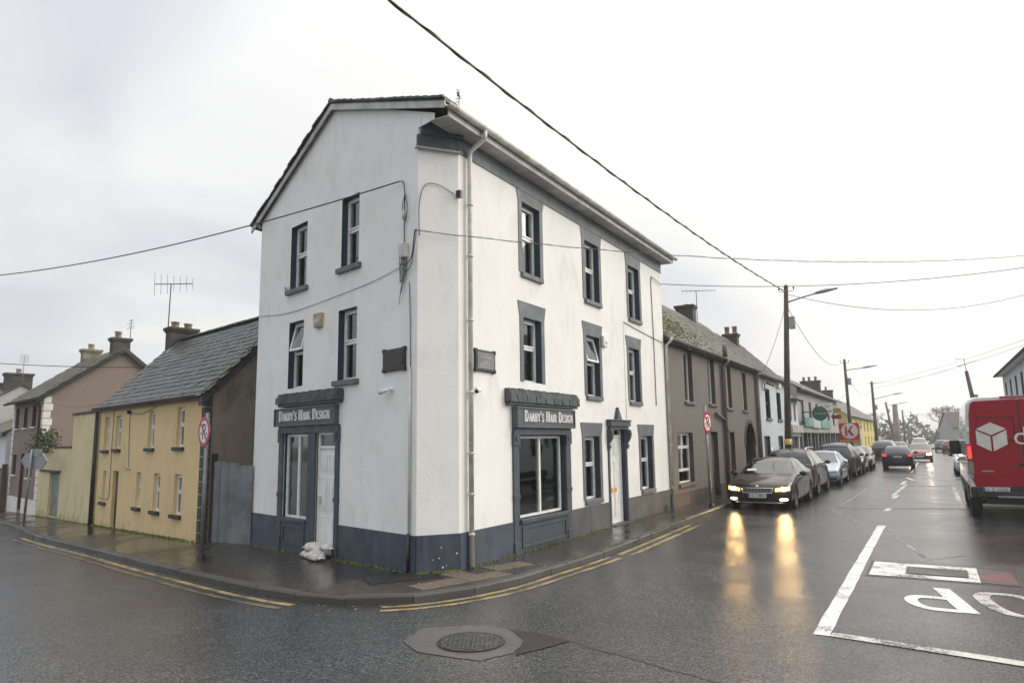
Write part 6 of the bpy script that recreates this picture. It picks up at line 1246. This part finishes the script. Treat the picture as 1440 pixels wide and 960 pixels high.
    def skin(s, x0, x1, v0, v1, sides=(1, -1), off=.006, nx=10, nv=6, span=False, sk0=0.0, sk1=0.0, bm=None):
        """a panel on the side or roof surface between stations x0..x1 and section positions v0..v1"""
        b = bm or MB()
        if span:
            vs = [(v0 + (8 - v0) * k / nv, 1) for k in range(nv + 1)] + [(8 - (8 - v0) * k / nv, -1) for k in range(1, nv + 1)]
            b.grid([[s.S(x0 + (x1 - x0) * i / nx, v, sd, off) for v, sd in vs] for i in range(nx + 1)])
        else:
            for sd in sides: b.grid([[s.S(x0 + sk0 * k / nv + (x1 + sk1 * k / nv - x0 - sk0 * k / nv) * i / nx, v0 + (v1 - v0) * k / nv, sd, off) for k in range(nv + 1)] for i in range(nx + 1)])
        return b
    def wheels(s, root, rim='alloy', spokes=5):
        R = s.rw; proto = None
        for ax in s.ax:
            for sd in (-1, 1):
                w = bpy.data.objects.new('wheel', None); COL.objects.link(w); w.parent = root; w.location = (ax, sd * (s.w - .115), R); w.rotation_euler = (0, 0, 0 if sd < 0 else pi)
                if proto is None:
                    t = MB().lathe([(R * .66, .10), (R * .93, .10), (R, .07), (R, -.07), (R * .93, -.10), (R * .66, -.10), (R * .62, 0), (R * .66, .10)], axis='y', n=28).mesh('tyre', 'tyre')
                    r = MB(); r.lathe([(R * .67, -.085), (R * .60, -.095), (R * .58, -.03), (R * .2, -.03)], axis='y', n=28); r.lathe([(0, -.075), (R * .16, -.07), (R * .18, -.03)], axis='y', n=16)
                    for k in range(spokes):
                        a = 2 * pi * k / spokes; c, q = Vector((cos(a), 0, sin(a))), Vector((-sin(a), 0, cos(a)))
                        P = [c * R * .12 + q * R * .10, c * R * .62 + q * R * .085, c * R * .62 - q * R * .085, c * R * .12 - q * R * .10]; r.prism([(p.x, -.082, p.z) for p in P], (0, .03, 0))
                    h = MB().lathe([(R * .60, -.028), (0, -.028)], axis='y', n=20, smooth=False).mesh('brake_shadow', 'black_plastic'); proto = (t, r.mesh('rim', rim), h)  # last disc: plain black, stands in for the shade behind the spokes
                part('tyre', proto[0], w); part('rim', proto[1], w); part('hub_shade', proto[2], w)
def plate(root, c, face, txt, w=.52, h=.115, tilt=0.0):
    """number plate; face -1 looks to the nose side, +1 to the tail side"""
    p = MB().box(-.008, .008, -w / 2, w / 2, -h / 2, h / 2).build('number_plate', 'plate_white', root); p.location = c; p.rotation_euler = (0, tilt, 0)
    if txt:
        me = text_mesh(txt, h * .92, 'plate_ink', .001, .80); t = part('lettering', me, p, (face * .010, 0, 0), (pi / 2, 0, face * pi / 2)); MB().box(face * .0085 - .0005, face * .0085 + .0005, (-face) * w * .5 if face < 0 else -w * .5, ((-face) * w * .5 - (-face) * .05) if face < 0 else -w * .5 + .05, -h / 2 + .002, h / 2 - .002).build('blue_strip', 'plate_blue', p)
    return p
def mirror(root, car, x, m):
    for sd in (-1, 1):
        b = MB(); c = Vector((x, sd * (car.w + .10), lerp_pts(car.belt, x) + .07)); P = []
        for i in range(7):
            u = i / 6 * 2 - 1; e = max(.15, (1 - u * u) ** .5); P.append([(c.x + .07 * e * cos(a) + .03 * u * u, c.y + .11 * u, c.z + .075 * e * sin(a)) for a in [2 * pi * k / 10 for k in range(11)]])
        b.grid(P); b.tube([c + Vector((0, -sd * .09, -.05)), c + Vector((.02, -sd * .2, -.07))], .025, 6); b.build('mirror', m, root)
def common(c, root, paint, glass, ws, sidew, rear, pillars=True, handles=()):
    """windscreen, side and rear glass, mirrors, door seams, sills"""
    body = c.body(root, paint)
    c.skin(ws[0], ws[1], 6.12, 8, span=True, nx=10, off=.007).build('windscreen', glass, root); 
    if rear: c.skin(rear[0], rear[1], 6.15, 8, span=True, nx=8, off=.007).build('rear_window', glass, root)
    for x0, x1, s0, s1 in sidew:
        for sd in (-1, 1): c.skin(x0, x1, 5.10, 5.93, (sd,), .005, 12, 5, sk0=s0, sk1=s1).build('side_window', 'car_glass', root)
    b = MB(); 
    for x in [sidew[0][1] + .03] + [q[1] + .03 for q in sidew[1:2]] + [sidew[0][0] + .32]:
        for sd in (-1, 1): b.grid([[c.S(x + dx, v, sd, .0035) for v in (2.3, 2.8, 3.3, 3.9, 4.5, 5.0)] for dx in (-.006, .006)])
    b.build('door_seam', 'black_plastic', root)
    for x in [sidew[0][1] - .12] + [q[1] - .12 for q in sidew[1:2]]:
        for sd in (-1, 1): q = c.S(x, 4.25, sd, .02); MB().box(q.x - .09, q.x + .09, q.y - .012, q.y + .012, q.z - .014, q.z + .014).build('door_handle', paint, root, bevel=.005)
    return body
def place(root, t, off, away, dz=0.0, yaw=0.0):
    """nose (or tail) at street coordinate t; the model's x axis runs from nose to tail"""
    root.location = st(t, off, dz); root.rotation_euler = (0, 0, A1 + yaw) if not away else (0, 0, A1 + pi + yaw)
SALOON = dict(L=4.86, Wd=1.864, H=1.47, top=[(0, .66), (.05, .74), (.35, .83), (1.0, .93), (1.38, .985), (2.25, 1.405), (2.7, 1.462), (3.3, 1.44), (4.15, 1.13), (4.5, 1.075), (4.80, 1.03), (4.86, .93)], belt=[(0, .62), (.2, .70), (.9, .84), (1.5, .915), (3.0, .95), (4.2, .985), (4.7, .96), (4.86, .88)], roofw=.60, rw=.335, ax=(.95, 3.79))
HATCH = dict(L=4.1, Wd=1.74, H=1.46, top=[(0, .66), (.06, .76), (.4, .86), (.95, .97), (1.95, 1.40), (2.5, 1.462), (3.2, 1.43), (3.72, 1.33), (3.98, 1.02), (4.07, .95), (4.1, .86)], belt=[(0, .62), (.2, .72), (.9, .88), (1.5, .95), (3.0, 1.0), (3.8, 1.0), (4.02, .94), (4.1, .82)], roofw=.56, rw=.31, ax=(.80, 3.32), tail=.16, nose=.26)
SUV = dict(L=4.45, Wd=1.85, H=1.67, top=[(0, .78), (.06, .90), (.4, 1.0), (1.1, 1.10), (1.95, 1.56), (2.5, 1.66), (3.5, 1.63), (4.05, 1.52), (4.30, 1.16), (4.41, 1.08), (4.45, .95)], belt=[(0, .74), (.2, .86), (.9, 1.0), (1.5, 1.06), (3.0, 1.09), (4.0, 1.14), (4.34, 1.06), (4.45, .92)], roofw=.60, rw=.36, ax=(.86, 3.56), under=.25, tail=.16, nose=.26)
MPV = dict(L=4.6, Wd=1.86, H=1.78, top=[(0, .76), (.06, .86), (.4, .97), (.95, 1.10), (1.95, 1.66), (2.5, 1.76), (3.6, 1.74), (4.25, 1.64), (4.48, 1.18), (4.57, 1.08), (4.6, .95)], belt=[(0, .72), (.2, .84), (.9, .98), (1.5, 1.04), (3.0, 1.07), (4.2, 1.1), (4.52, 1.05), (4.6, .92)], roofw=.62, rw=.34, ax=(.9, 3.7), under=.22, tail=.14, nose=.24)
def lamps(c, root, zlo, zhi, yin, yout, m, fn=None, name='headlight', dz=.03, off=.010):
    for sd in (-1, 1): c.patch(fn or c.F, [(sd * yin, zlo), (sd * yout, zlo + dz), (sd * yout, zhi + dz), (sd * yin, zhi - .02)], 6, 3, off).build(name, m, root)
def slat_grille(c, root, y, z0, z1, n, frame='chrome', nose=0.0):
    g = MB(); c.patch(c.F, [(-y, z0), (y, z0), (y + .04, z1), (-y - .04, z1)], 14, 2, .007, g); go = g.build('grille', 'black_plastic', root)
    b = MB()
    for k in range(n):
        yy = (-y - .01) + (2 * y + .02) * (k + .5) / n; b.grid([[c.F(yy + dx, z0 + .012 + (z1 - z0 - .024) * j / 3, .016) for dx in (-.006, .006)] for j in range(4)])
    b.build('grille_bar', frame if frame != 'chrome' else 'lamp_grey', go)
    e = MB(); pts = [(-y - .04, z1), (y + .04, z1), (y, z0), (-y, z0), (-y - .04, z1)]; P = []
    for (a, b_), (d, f_) in zip(pts[:-1], pts[1:]):
        for i in range(8): P.append(c.F(a + (d - a) * i / 8, b_ + (f_ - b_) * i / 8, .014))
    P.append(P[0]); e.tube(P, .011, 5); e.build('grille_frame', 'chrome', go)
def lens(c, root, y, z, ry, rz, m, name, fn=None, off=.012):
    for sd in (-1, 1):
        b = MB(); fn_ = fn or c.F; b.grid([[fn_(sd * y + ry * r * cos(2 * pi * k / 20) , z + rz * r * sin(2 * pi * k / 20) + sd * .0, off + .01 * (1 - r)) for k in range(21)] for r in (0.0, .5, 1.0)]); b.build(name, m, root)
# --- dark saloon with its lights on, facing the camera
v1 = thing('parked_car', 'dark brown saloon car facing us with headlights and fog lamps blazing', 'car'); c = Car(**SALOON)
common(c, v1, 'paint_brown_black', 'car_glass', (1.40, 2.28), [(1.62, 2.72, .42, .0), (2.80, 3.62, .0, -.02)], (3.45, 4.15)); c.wheels(v1); mirror(v1, c, 1.72, 'black_plastic'); place(v1, 12.05, 2.06, False)
slat_grille(c, v1, .40, .50, .635, 17); lens(c, v1, .70, .607, .085, .045, 'headlight_on', 'headlight'); lamps(c, v1, .535, .655, .49, .87, 'lamp_lit', name='headlight_glass', off=.004); lens(c, v1, .70, .315, .11, .032, 'fog_on', 'fog_lamp'); lamps(c, v1, .265, .365, .56, .86, 'black_plastic', name='fog_recess', off=.005, dz=.01)
c.patch(c.F, [(-.56, .23), (.56, .23), (.52, .33), (-.52, .33)], 14, 2, .007).build('lower_grille', 'black_plastic', v1); MB().tube([c.F(y, .225, .016) for y in np.linspace(-.72, .72, 15)], .010, 5).build('bumper_trim', 'chrome', v1); c.patch(c.F, [(-.45, .365), (.45, .365), (.45, .475), (-.45, .475)], 8, 2, .004).build('plate_recess', 'black_plastic', v1)
plate(v1, c.F(0, .42, .022), -1, '161 L 8803'); bd_ = c.F(0, .675, .012); MB().lathe([(0, -.012), (.045, -.008), (.05, 0)], (bd_.x, bd_.y, bd_.z), 'x', 20).build('badge', 'chrome', v1)
k = c.S(1.62, 6.9, -1, .004); MB().prism([(1.50, .30, 1.075), (1.50, .58, 1.06), (1.60, .57, 1.115), (1.60, .30, 1.13)], (0, 0, .004)).build('dashboard_paper', 'sign_white', v1)
MB().grid([[c.S(x, v, 1, .012) for v in (7.0, 7.08)] for x in np.linspace(1.46, 2.15, 6)]).build('wiper', 'black_plastic', v1)
# --- black sport utility car seen from behind
v2 = thing('parked_car', 'black sport utility car seen from behind with roof rails and red lamps', 'car'); c = Car(**SUV)
common(c, v2, 'paint_black', 'car_glass', (1.15, 1.95), [(1.5, 2.5, .38, 0), (2.58, 3.4, 0, -.05)], None); c.wheels(v2); mirror(v2, c, 1.6, 'paint_black'); place(v2, 17.3, 2.02, True); v2.location = st(17.3 + 4.45, 2.02)
c.patch(lambda y, z, o: c.S(4.07 + (1.50 - z) / .36 * .22, 8 - abs(y) / .62 * 1.7, 1 if y >= 0 else -1, o), [(-.58, 1.19), (.58, 1.19), (.56, 1.48), (-.56, 1.48)], 16, 5, .008).build('rear_window', 'privacy_glass', v2); lamps(c, v2, .90, 1.02, .40, .86, 'lamp_red', c.B, 'tail_lamp', .03); MB().tube([c.B(y, .80, .01) for y in np.linspace(-.80, .80, 13)], .02, 6).build('chrome_strip', 'chrome', v2)
plate(v2, c.B(0, .70, .015), 1, '171 L 2247'); c.patch(c.B, [(-.80, .32), (.80, .32), (.80, .52), (-.80, .52)], 12, 2, .012).build('bumper', 'black_plastic', v2); lamps(c, v2, .53, .58, .55, .75, 'lamp_red', c.B, 'reflector', 0, .014)
for sd in (-1, 1): MB().tube([(1.9, sd * .62, 1.60), (2.0, sd * .60, 1.70), (3.7, sd * .58, 1.69), (3.9, sd * .58, 1.58)], .02, 6).build('roof_rail', 'chrome', v2)
# --- silver saloon facing us
v3 = thing('parked_car', 'silver blue saloon car facing us, parked behind the black sport utility car', 'car'); p3 = dict(SALOON); p3.update(L=4.72, ax=(.88, 3.68)); p3['top'] = [(x * .971, z) for x, z in SALOON['top']]; p3['belt'] = [(x * .971, z) for x, z in SALOON['belt']]; c = Car(**p3)
common(c, v3, 'paint_silver', 'car_glass', (1.36, 2.2), [(1.58, 2.64, .42, 0), (2.72, 3.5, 0, -.02)], (3.35, 4.0)); c.wheels(v3); mirror(v3, c, 1.66, 'paint_silver'); place(v3, 23.0, 2.18, False); slat_grille(c, v3, .40, .33, .62, 4, 'black_plastic'); lamps(c, v3, .54, .63, .52, .84, 'lamp_smoke'); c.patch(c.F, [(.50, .24), (.80, .26), (.80, .38), (.52, .36)], 5, 2, .008).build('side_intake', 'black_plastic', v3); c.patch(c.F, [(-.80, .26), (-.50, .24), (-.52, .36), (-.80, .38)], 5, 2, .008).build('side_intake', 'black_plastic', v3); plate(v3, c.F(0, .44, .02), -1, '172 L 915'); MB().prism([(1.46, .30, 1.07), (1.46, .56, 1.055), (1.56, .55, 1.11), (1.56, .30, 1.125)], (0, 0, .004)).build('dashboard_paper', 'sign_white', v3)
# --- the rest of the parked row
def back_car(spec, label, paint, t, off, lit=False, group=None, t_is_tail=True, yaw=0.0, rails=False, txt=None):
    o = thing('parked_car' if not lit else 'moving_car', label, 'car', group=group); c = Car(**spec); L = spec['L']
    ws = {4.1: (.98, 1.95), 4.45: (1.15, 1.95), 4.6: (1.0, 1.95)}[L]; common(c, o, paint, 'car_glass', ws, [(ws[0] + .4, 2.4, .35, 0), (2.48, 3.25, 0, -.05)], None); c.wheels(o); mirror(o, c, ws[0] + .42, paint); o.rotation_euler = (0, 0, A1 + pi + yaw); o.location = st(t + L, off)
    zt, zb = lerp_pts(spec['top'], L * .90), lerp_pts(spec['belt'], L * .93); xa = next(x for x, z in spec['top'][6:] if z < spec['H'] - .02) + .08; xb = spec['top'][8][0] + .02
    c.skin(xa, xb, 6.2, 8, span=True, nx=6, off=.010).build('rear_window', 'privacy_glass', o)
    lamps(c, o, zb - .19, zb - .06, .58, .80, 'tail_on' if lit else 'lamp_red', c.B, 'tail_lamp', .02, .012); c.patch(c.B, [(-.78, .30), (.78, .30), (.78, .48), (-.78, .48)], 12, 2, .012).build('bumper', 'black_plastic', o); plate(o, c.B(0, zb - .20 if lit else .66, .02), 1, txt)
    if rails:
        for sd in (-1, 1): MB().tube([(2.0, sd * .63, spec['H'] - .08), (2.1, sd * .61, spec['H'] + .02), (3.9, sd * .6, spec['H'] + .01), (4.05, sd * .6, spec['H'] - .1)], .02, 6).build('roof_rail', 'black_plastic', o)
    return o
def front_car(spec, label, paint, t, off, lit=False, group=None, yaw=0.0):
    o = thing('parked_car' if not lit else 'moving_car', label, 'car', group=group); c = Car(**spec); L = spec['L']; ws = {4.1: (.98, 1.95), 4.45: (1.15, 1.95), 4.6: (1.0, 1.95), 4.86: (1.40, 2.28)}[L]
    common(c, o, paint, 'car_glass', ws, [(ws[0] + .4, 2.4, .35, 0), (2.48, 3.25, 0, -.05)], None); c.wheels(o); mirror(o, c, ws[0] + .42, 'black_plastic'); o.rotation_euler = (0, 0, A1 + yaw); o.location = st(t, off)
    slat_grille(c, o, .38, .50, .60, 3, 'black_plastic'); lamps(c, o, .54, .66, .46, .78, 'far_head' if lit else 'lamp_clear'); c.patch(c.F, [(-.5, .24), (.5, .24), (.46, .36), (-.46, .36)], 12, 2, .008).build('lower_grille', 'black_plastic', o); plate(o, c.F(0, .44, .02), -1, None); return o
back_car(MPV, 'tall black people carrier seen from behind past the silver saloon', 'paint_black', 29.6, 2.22, rails=True); front_car(HATCH, 'dark grey hatchback squeezed behind the tall black people carrier', 'paint_navy', 34.6, 2.30); front_car(HATCH, 'dark red hatchback at the end of the nearest parked row', 'paint_dark_red', 39.1, 2.38)
back_car(HATCH, 'black hatchback driving away with its tail lamps lit', 'paint_black', 39.9, 4.62, True, txt='08 L 1163'); front_car(HATCH, 'red car coming towards us with bright headlights', 'paint_red', 54.2, 5.62, True)
back_car(SUV, 'dark car parked by the kerb beyond the bright yellow house corner', 'paint_navy', 58.5, 2.9); back_car(SUV, 'grey car parked second in the distant row', 'paint_grey', 65.5, 2.7); front_car(HATCH, 'pale car half hidden behind the black hatchback', 'paint_grey', 70, 3.6); front_car(MPV, 'white van far down the street', 'paint_white', 88, 5.2); back_car(HATCH, 'distant dark car right of the white van', 'paint_grey', 92, 7.6); back_car(HATCH, 'distant red car on the far right kerb', 'paint_red', 84, 8.3)
front_car(HATCH, 'white car parked beyond the red van', 'paint_white', 33.6, 8.3); front_car(MPV, 'dark tall car parked behind the white car on the right hand kerb', 'paint_navy', 39.5, 8.5); front_car(SUV, 'black car right in front of the red van', 'paint_black', 21.2, 8.45)
# --- red delivery van seen from behind
vn = thing('delivery_van', 'red and white delivery van seen from behind with a white cube emblem', 'van'); vn.rotation_euler = (0, 0, A1 + 0.0); vn.location = st(11.85, 8.42)
VW, VL, VH = 1.17, 5.9, 3.03
def vsec(x, n=9):
    tz = VH - .05 * max(0, 1 - x / .25) - (0 if x < 4.3 else 0.0); P = []
    w = VW; top = VH - (.10 * max(0, .35 - x) if x < .35 else 0)
    if x > 3.9: u = (x - 3.9) / (VL - 3.9); top = VH - .25 * u ** 1.5 - (1.55 * max(0, (u - .35) / .65) ** 1.1)
    hw = lambda z: w * (1 - .0) if z < 1.3 else w * (1 - .10 * ((z - 1.3) / (VH - 1.3)) ** 1.3)
    zs = [.52, .60, .9, 1.3, 1.3 + (top - 1.3) * .35, 1.3 + (top - 1.3) * .70, top - .22]; P = [(hw(z) - (.03 if z < .55 else 0), z) for z in zs]
    a = P[-1][0]
    for q in range(1, 6): t = pi / 2 * q / 5; P.append((a - .20 * (1 - cos(t)), top - .22 + .22 * sin(t)))
    P.append((0, top + .015)); return P
b = MB(); X = [0, .04, .12, .3, .8, 1.5, 2.3, 3.1, 3.9, 4.2, 4.5, 4.75, 5.0, 5.3, 5.6, 5.8, 5.9]; rows = []
for x in X:
    P = vsec(x); inset = .05 * max(0, 1 - x / .12) ** 2; rows.append([(x, -(y - inset), z) for y, z in P] + [(x, (y - inset), z) for y, z in P[-2::-1]])
b.grid(rows); b.poly(rows[0]); b.poly(rows[-1]); b.add([rows[0][0], rows[0][-1], rows[-1][-1], rows[-1][0]], [(0, 1, 2, 3)]); bo = b.build('body', 'van_white', vn); bo.data.set_sharp_from_angle(angle=radians(42))
def vb(y, z, off=.012): return (-off, y, z)
for sd in (-1, 1):
    pts = [(sd * .012, .80), (sd * 1.02, .80), (sd * 1.09, 1.0), (sd * 1.085, 1.6), (sd * 1.03, 2.6), (sd * .98, 2.86), (sd * .90, 2.92), (sd * .012, 2.94)]
    d = MB().prism([(-.03, y, z) for y, z in pts], (.034, 0, 0)).build('rear_door', 'van_red', vn, bevel=.018)
    wp = [(sd * .12, 1.95), (sd * .92, 1.95), (sd * .88, 2.50), (sd * .12, 2.50)]; MB().prism([(-.036, y, z) for y, z in wp], (.008, 0, 0)).build('window_blank', 'van_red', d, bevel=.01)
    e = MB(); q = wp + [wp[0]]; e.tube([(-.033, y, z) for y, z in q], .012, 5); e.build('rubber_seal', 'black_plastic', d)
    lp_ = MB().prism([(-.045, sd * 1.02, 1.12), (-.03, sd * 1.16, 1.12), (.10, sd * 1.172, 1.12), (.10, sd * 1.172, 1.86), (-.03, sd * 1.15, 1.86), (-.045, sd * 1.03, 1.80)][0:0] + [(-.045, sd * 1.03, 1.42), (-.045, sd * 1.155, 1.42), (-.045, sd * 1.15, 1.86), (-.045, sd * 1.035, 1.86)], (.14, 0, 0)).build('tail_lamp', 'lamp_red', vn, bevel=.015); MB().box(-.050, -.04, min(sd * 1.055, sd * 1.13), max(sd * 1.055, sd * 1.13), 1.50, 1.80).build('lamp_glow', 'tail_on', vn, bevel=.004); MB().prism([(-.044, sd * 1.03, 1.12), (-.044, sd * 1.16, 1.12), (-.044, sd * 1.155, 1.415), (-.044, sd * 1.03, 1.415)], (.138, 0, 0)).build('reverse_lamp', 'lamp_smoke', vn, bevel=.012)
    for z in (1.05, 2.2): MB().box(-.05, .03, sd * 1.085 - .035, sd * 1.085 + .035, z - .05, z + .05).build('hinge', 'van_white' if z > 2 else 'lamp_grey', vn, bevel=.01)
MB().box(-.05, .02, -1.14, 1.14, .52, .80).box(-.13, -.045, -1.02, 1.02, .54, .70).build('bumper', 'black_plastic', vn, bevel=.03); MB().box(-.05, -.028, -.05, .12, 1.32, 1.38).build('door_handle', 'black_plastic', vn, bevel=.01); MB().box(-.034, -.028, -.008, .008, .8, 2.92).build('door_gap', 'black_plastic', vn); MB().tube([(-.034, -1.0, 1.06), (-.034, 1.0, 1.06)], .007, 5).build('pressing_line', 'van_red', vn); MB().box(-.16, -.12, -.6, .6, .555, .60).build('step_plate', 'steel_post', vn)
plate(vn, (-.062, -0.70 + 1.40, .72), -1, '231 D 30545', .56, .13).location = (-.066, .62, .735); MB().box(-.055, -.03, -.35, .35, 2.96, 3.02).build('brake_lamp', 'lamp_red', vn, bevel=.01)
# cube emblem: three pale faces with gaps, and the first letters of the wordmark
cz, cy, s = 2.02, .60, .36
def vq(pts, name='emblem_face', m='plate_white'): return MB().prism([(-.046, cy - y, cz + z) for y, z in pts], (.012, 0, 0)).build(name, m, vn)
h_ = s * .5; g_ = .022
vq([(-s * .86, h_ - .0), (0, s * .98), (s * .86, h_), (0.05, .035), (0, .06 - .02 + g_), (-.05, .035)][0:0] + [(0, s), (s * .84, h_ + .01), (s * .40, h_ * .52), (s * .34, h_ * .52 + .03), (.58 * s, .58 * h_ + .10), (0, .0 + .05), (-s * .84, h_ + .01)][0:0] + [(-s * .86, h_ + g_), (0, s), (s * .86, h_ + g_), (0, g_ * 2.2)]); vq([(-s * .88, h_ - .01), (-g_, .01), (-g_, -s + .01), (-s * .88, -h_)]); vq([(g_, .01), (s * .88, h_ - .01), (s * .88, -h_), (g_, -s + .01)])
part('lettering', text_mesh('dpd', .62, 'plate_white', .004), vn, (-.046, -.30, 2.02), (pi / 2, 0, -pi / 2)); MB().box(-.037, -.03, .62, .88, 1.17, 1.20).build('model_strip', 'lamp_grey', vn)
for ax in (.98, 4.75):
    for sd in (-1, 1):
        w = bpy.data.objects.new('wheel', None); COL.objects.link(w); w.parent = vn; w.location = (ax, sd * (VW - .15), .37); w.rotation_euler = (0, 0, 0 if sd < 0 else pi)
        MB().lathe([(.24, .12), (.34, .12), (.37, .08), (.37, -.08), (.34, -.12), (.24, -.12), (.24, .12)], axis='y', n=26).build('tyre', 'tyre', w); MB().lathe([(.245, -.11), (.20, -.10), (.16, -.04), (.0, -.06)], axis='y', n=20).build('rim', 'lamp_grey', w)
        ar_ = MB(); n = 14; ar_.grid([[(ax + r * cos(pi * k / n), sd * (VW + .004), .40 + r * sin(pi * k / n)) for k in range(n + 1)] for r in (.0, .47)], False); ar_.build('wheel_arch', 'black_plastic', vn)
    MB().tube([(ax, -.95, .37), (ax, .95, .37)], .06, 8).build('axle', 'black_plastic', vn)
MB().box(.3, 5.4, -.8, .8, .36, .53).build('chassis', 'black_plastic', vn); MB().box(.05, 5.3, VW - .01, VW + .015, .62, .84).box(.05, 5.3, -VW - .015, -VW + .01, .62, .84).build('side_moulding', 'black_plastic', vn)
for sd in (-1, 1): MB().box(4.35, 4.45, sd * VW - .02 + (0 if sd > 0 else -.24), sd * VW + .26 - (.26 - .02 if sd < 0 else 0), 1.50, 1.92).build('mirror', 'black_plastic', vn, bevel=.04)
for sd in (-1, 1): MB().prism([(3.95, sd * (VW + .002 - .02), 1.45), (5.0, sd * (VW + .002 - .02), 1.42), (4.55, sd * (VW - .05), 2.1), (3.95, sd * (VW - .055), 2.15)], (0, sd * .012, 0)).build('cab_window', 'privacy_glass', vn)
# ------------------------------------------------------------------ damp air
hzv = MB().box(-910, 910, -310, 1510, -4, 13.5).build('haze', 'sign_white'); hzv.data.materials.clear()
m = bpy.data.materials.new('haze_air'); m.use_nodes = True; nt = m.node_tree; nt.nodes.remove(nt.nodes['Principled BSDF'])
v = nt.nodes.new('ShaderNodeVolumePrincipled'); v.inputs['Color'].default_value = (.96, .965, .96, 1); v.inputs['Density'].default_value = 0.0012; v.inputs['Anisotropy'].default_value = 0.2
nt.links.new(v.outputs[0], nt.nodes['Material Output'].inputs['Volume']); hzv.data.materials.append(m); tag(hzv, kind='stuff'); hzv.visible_shadow = True
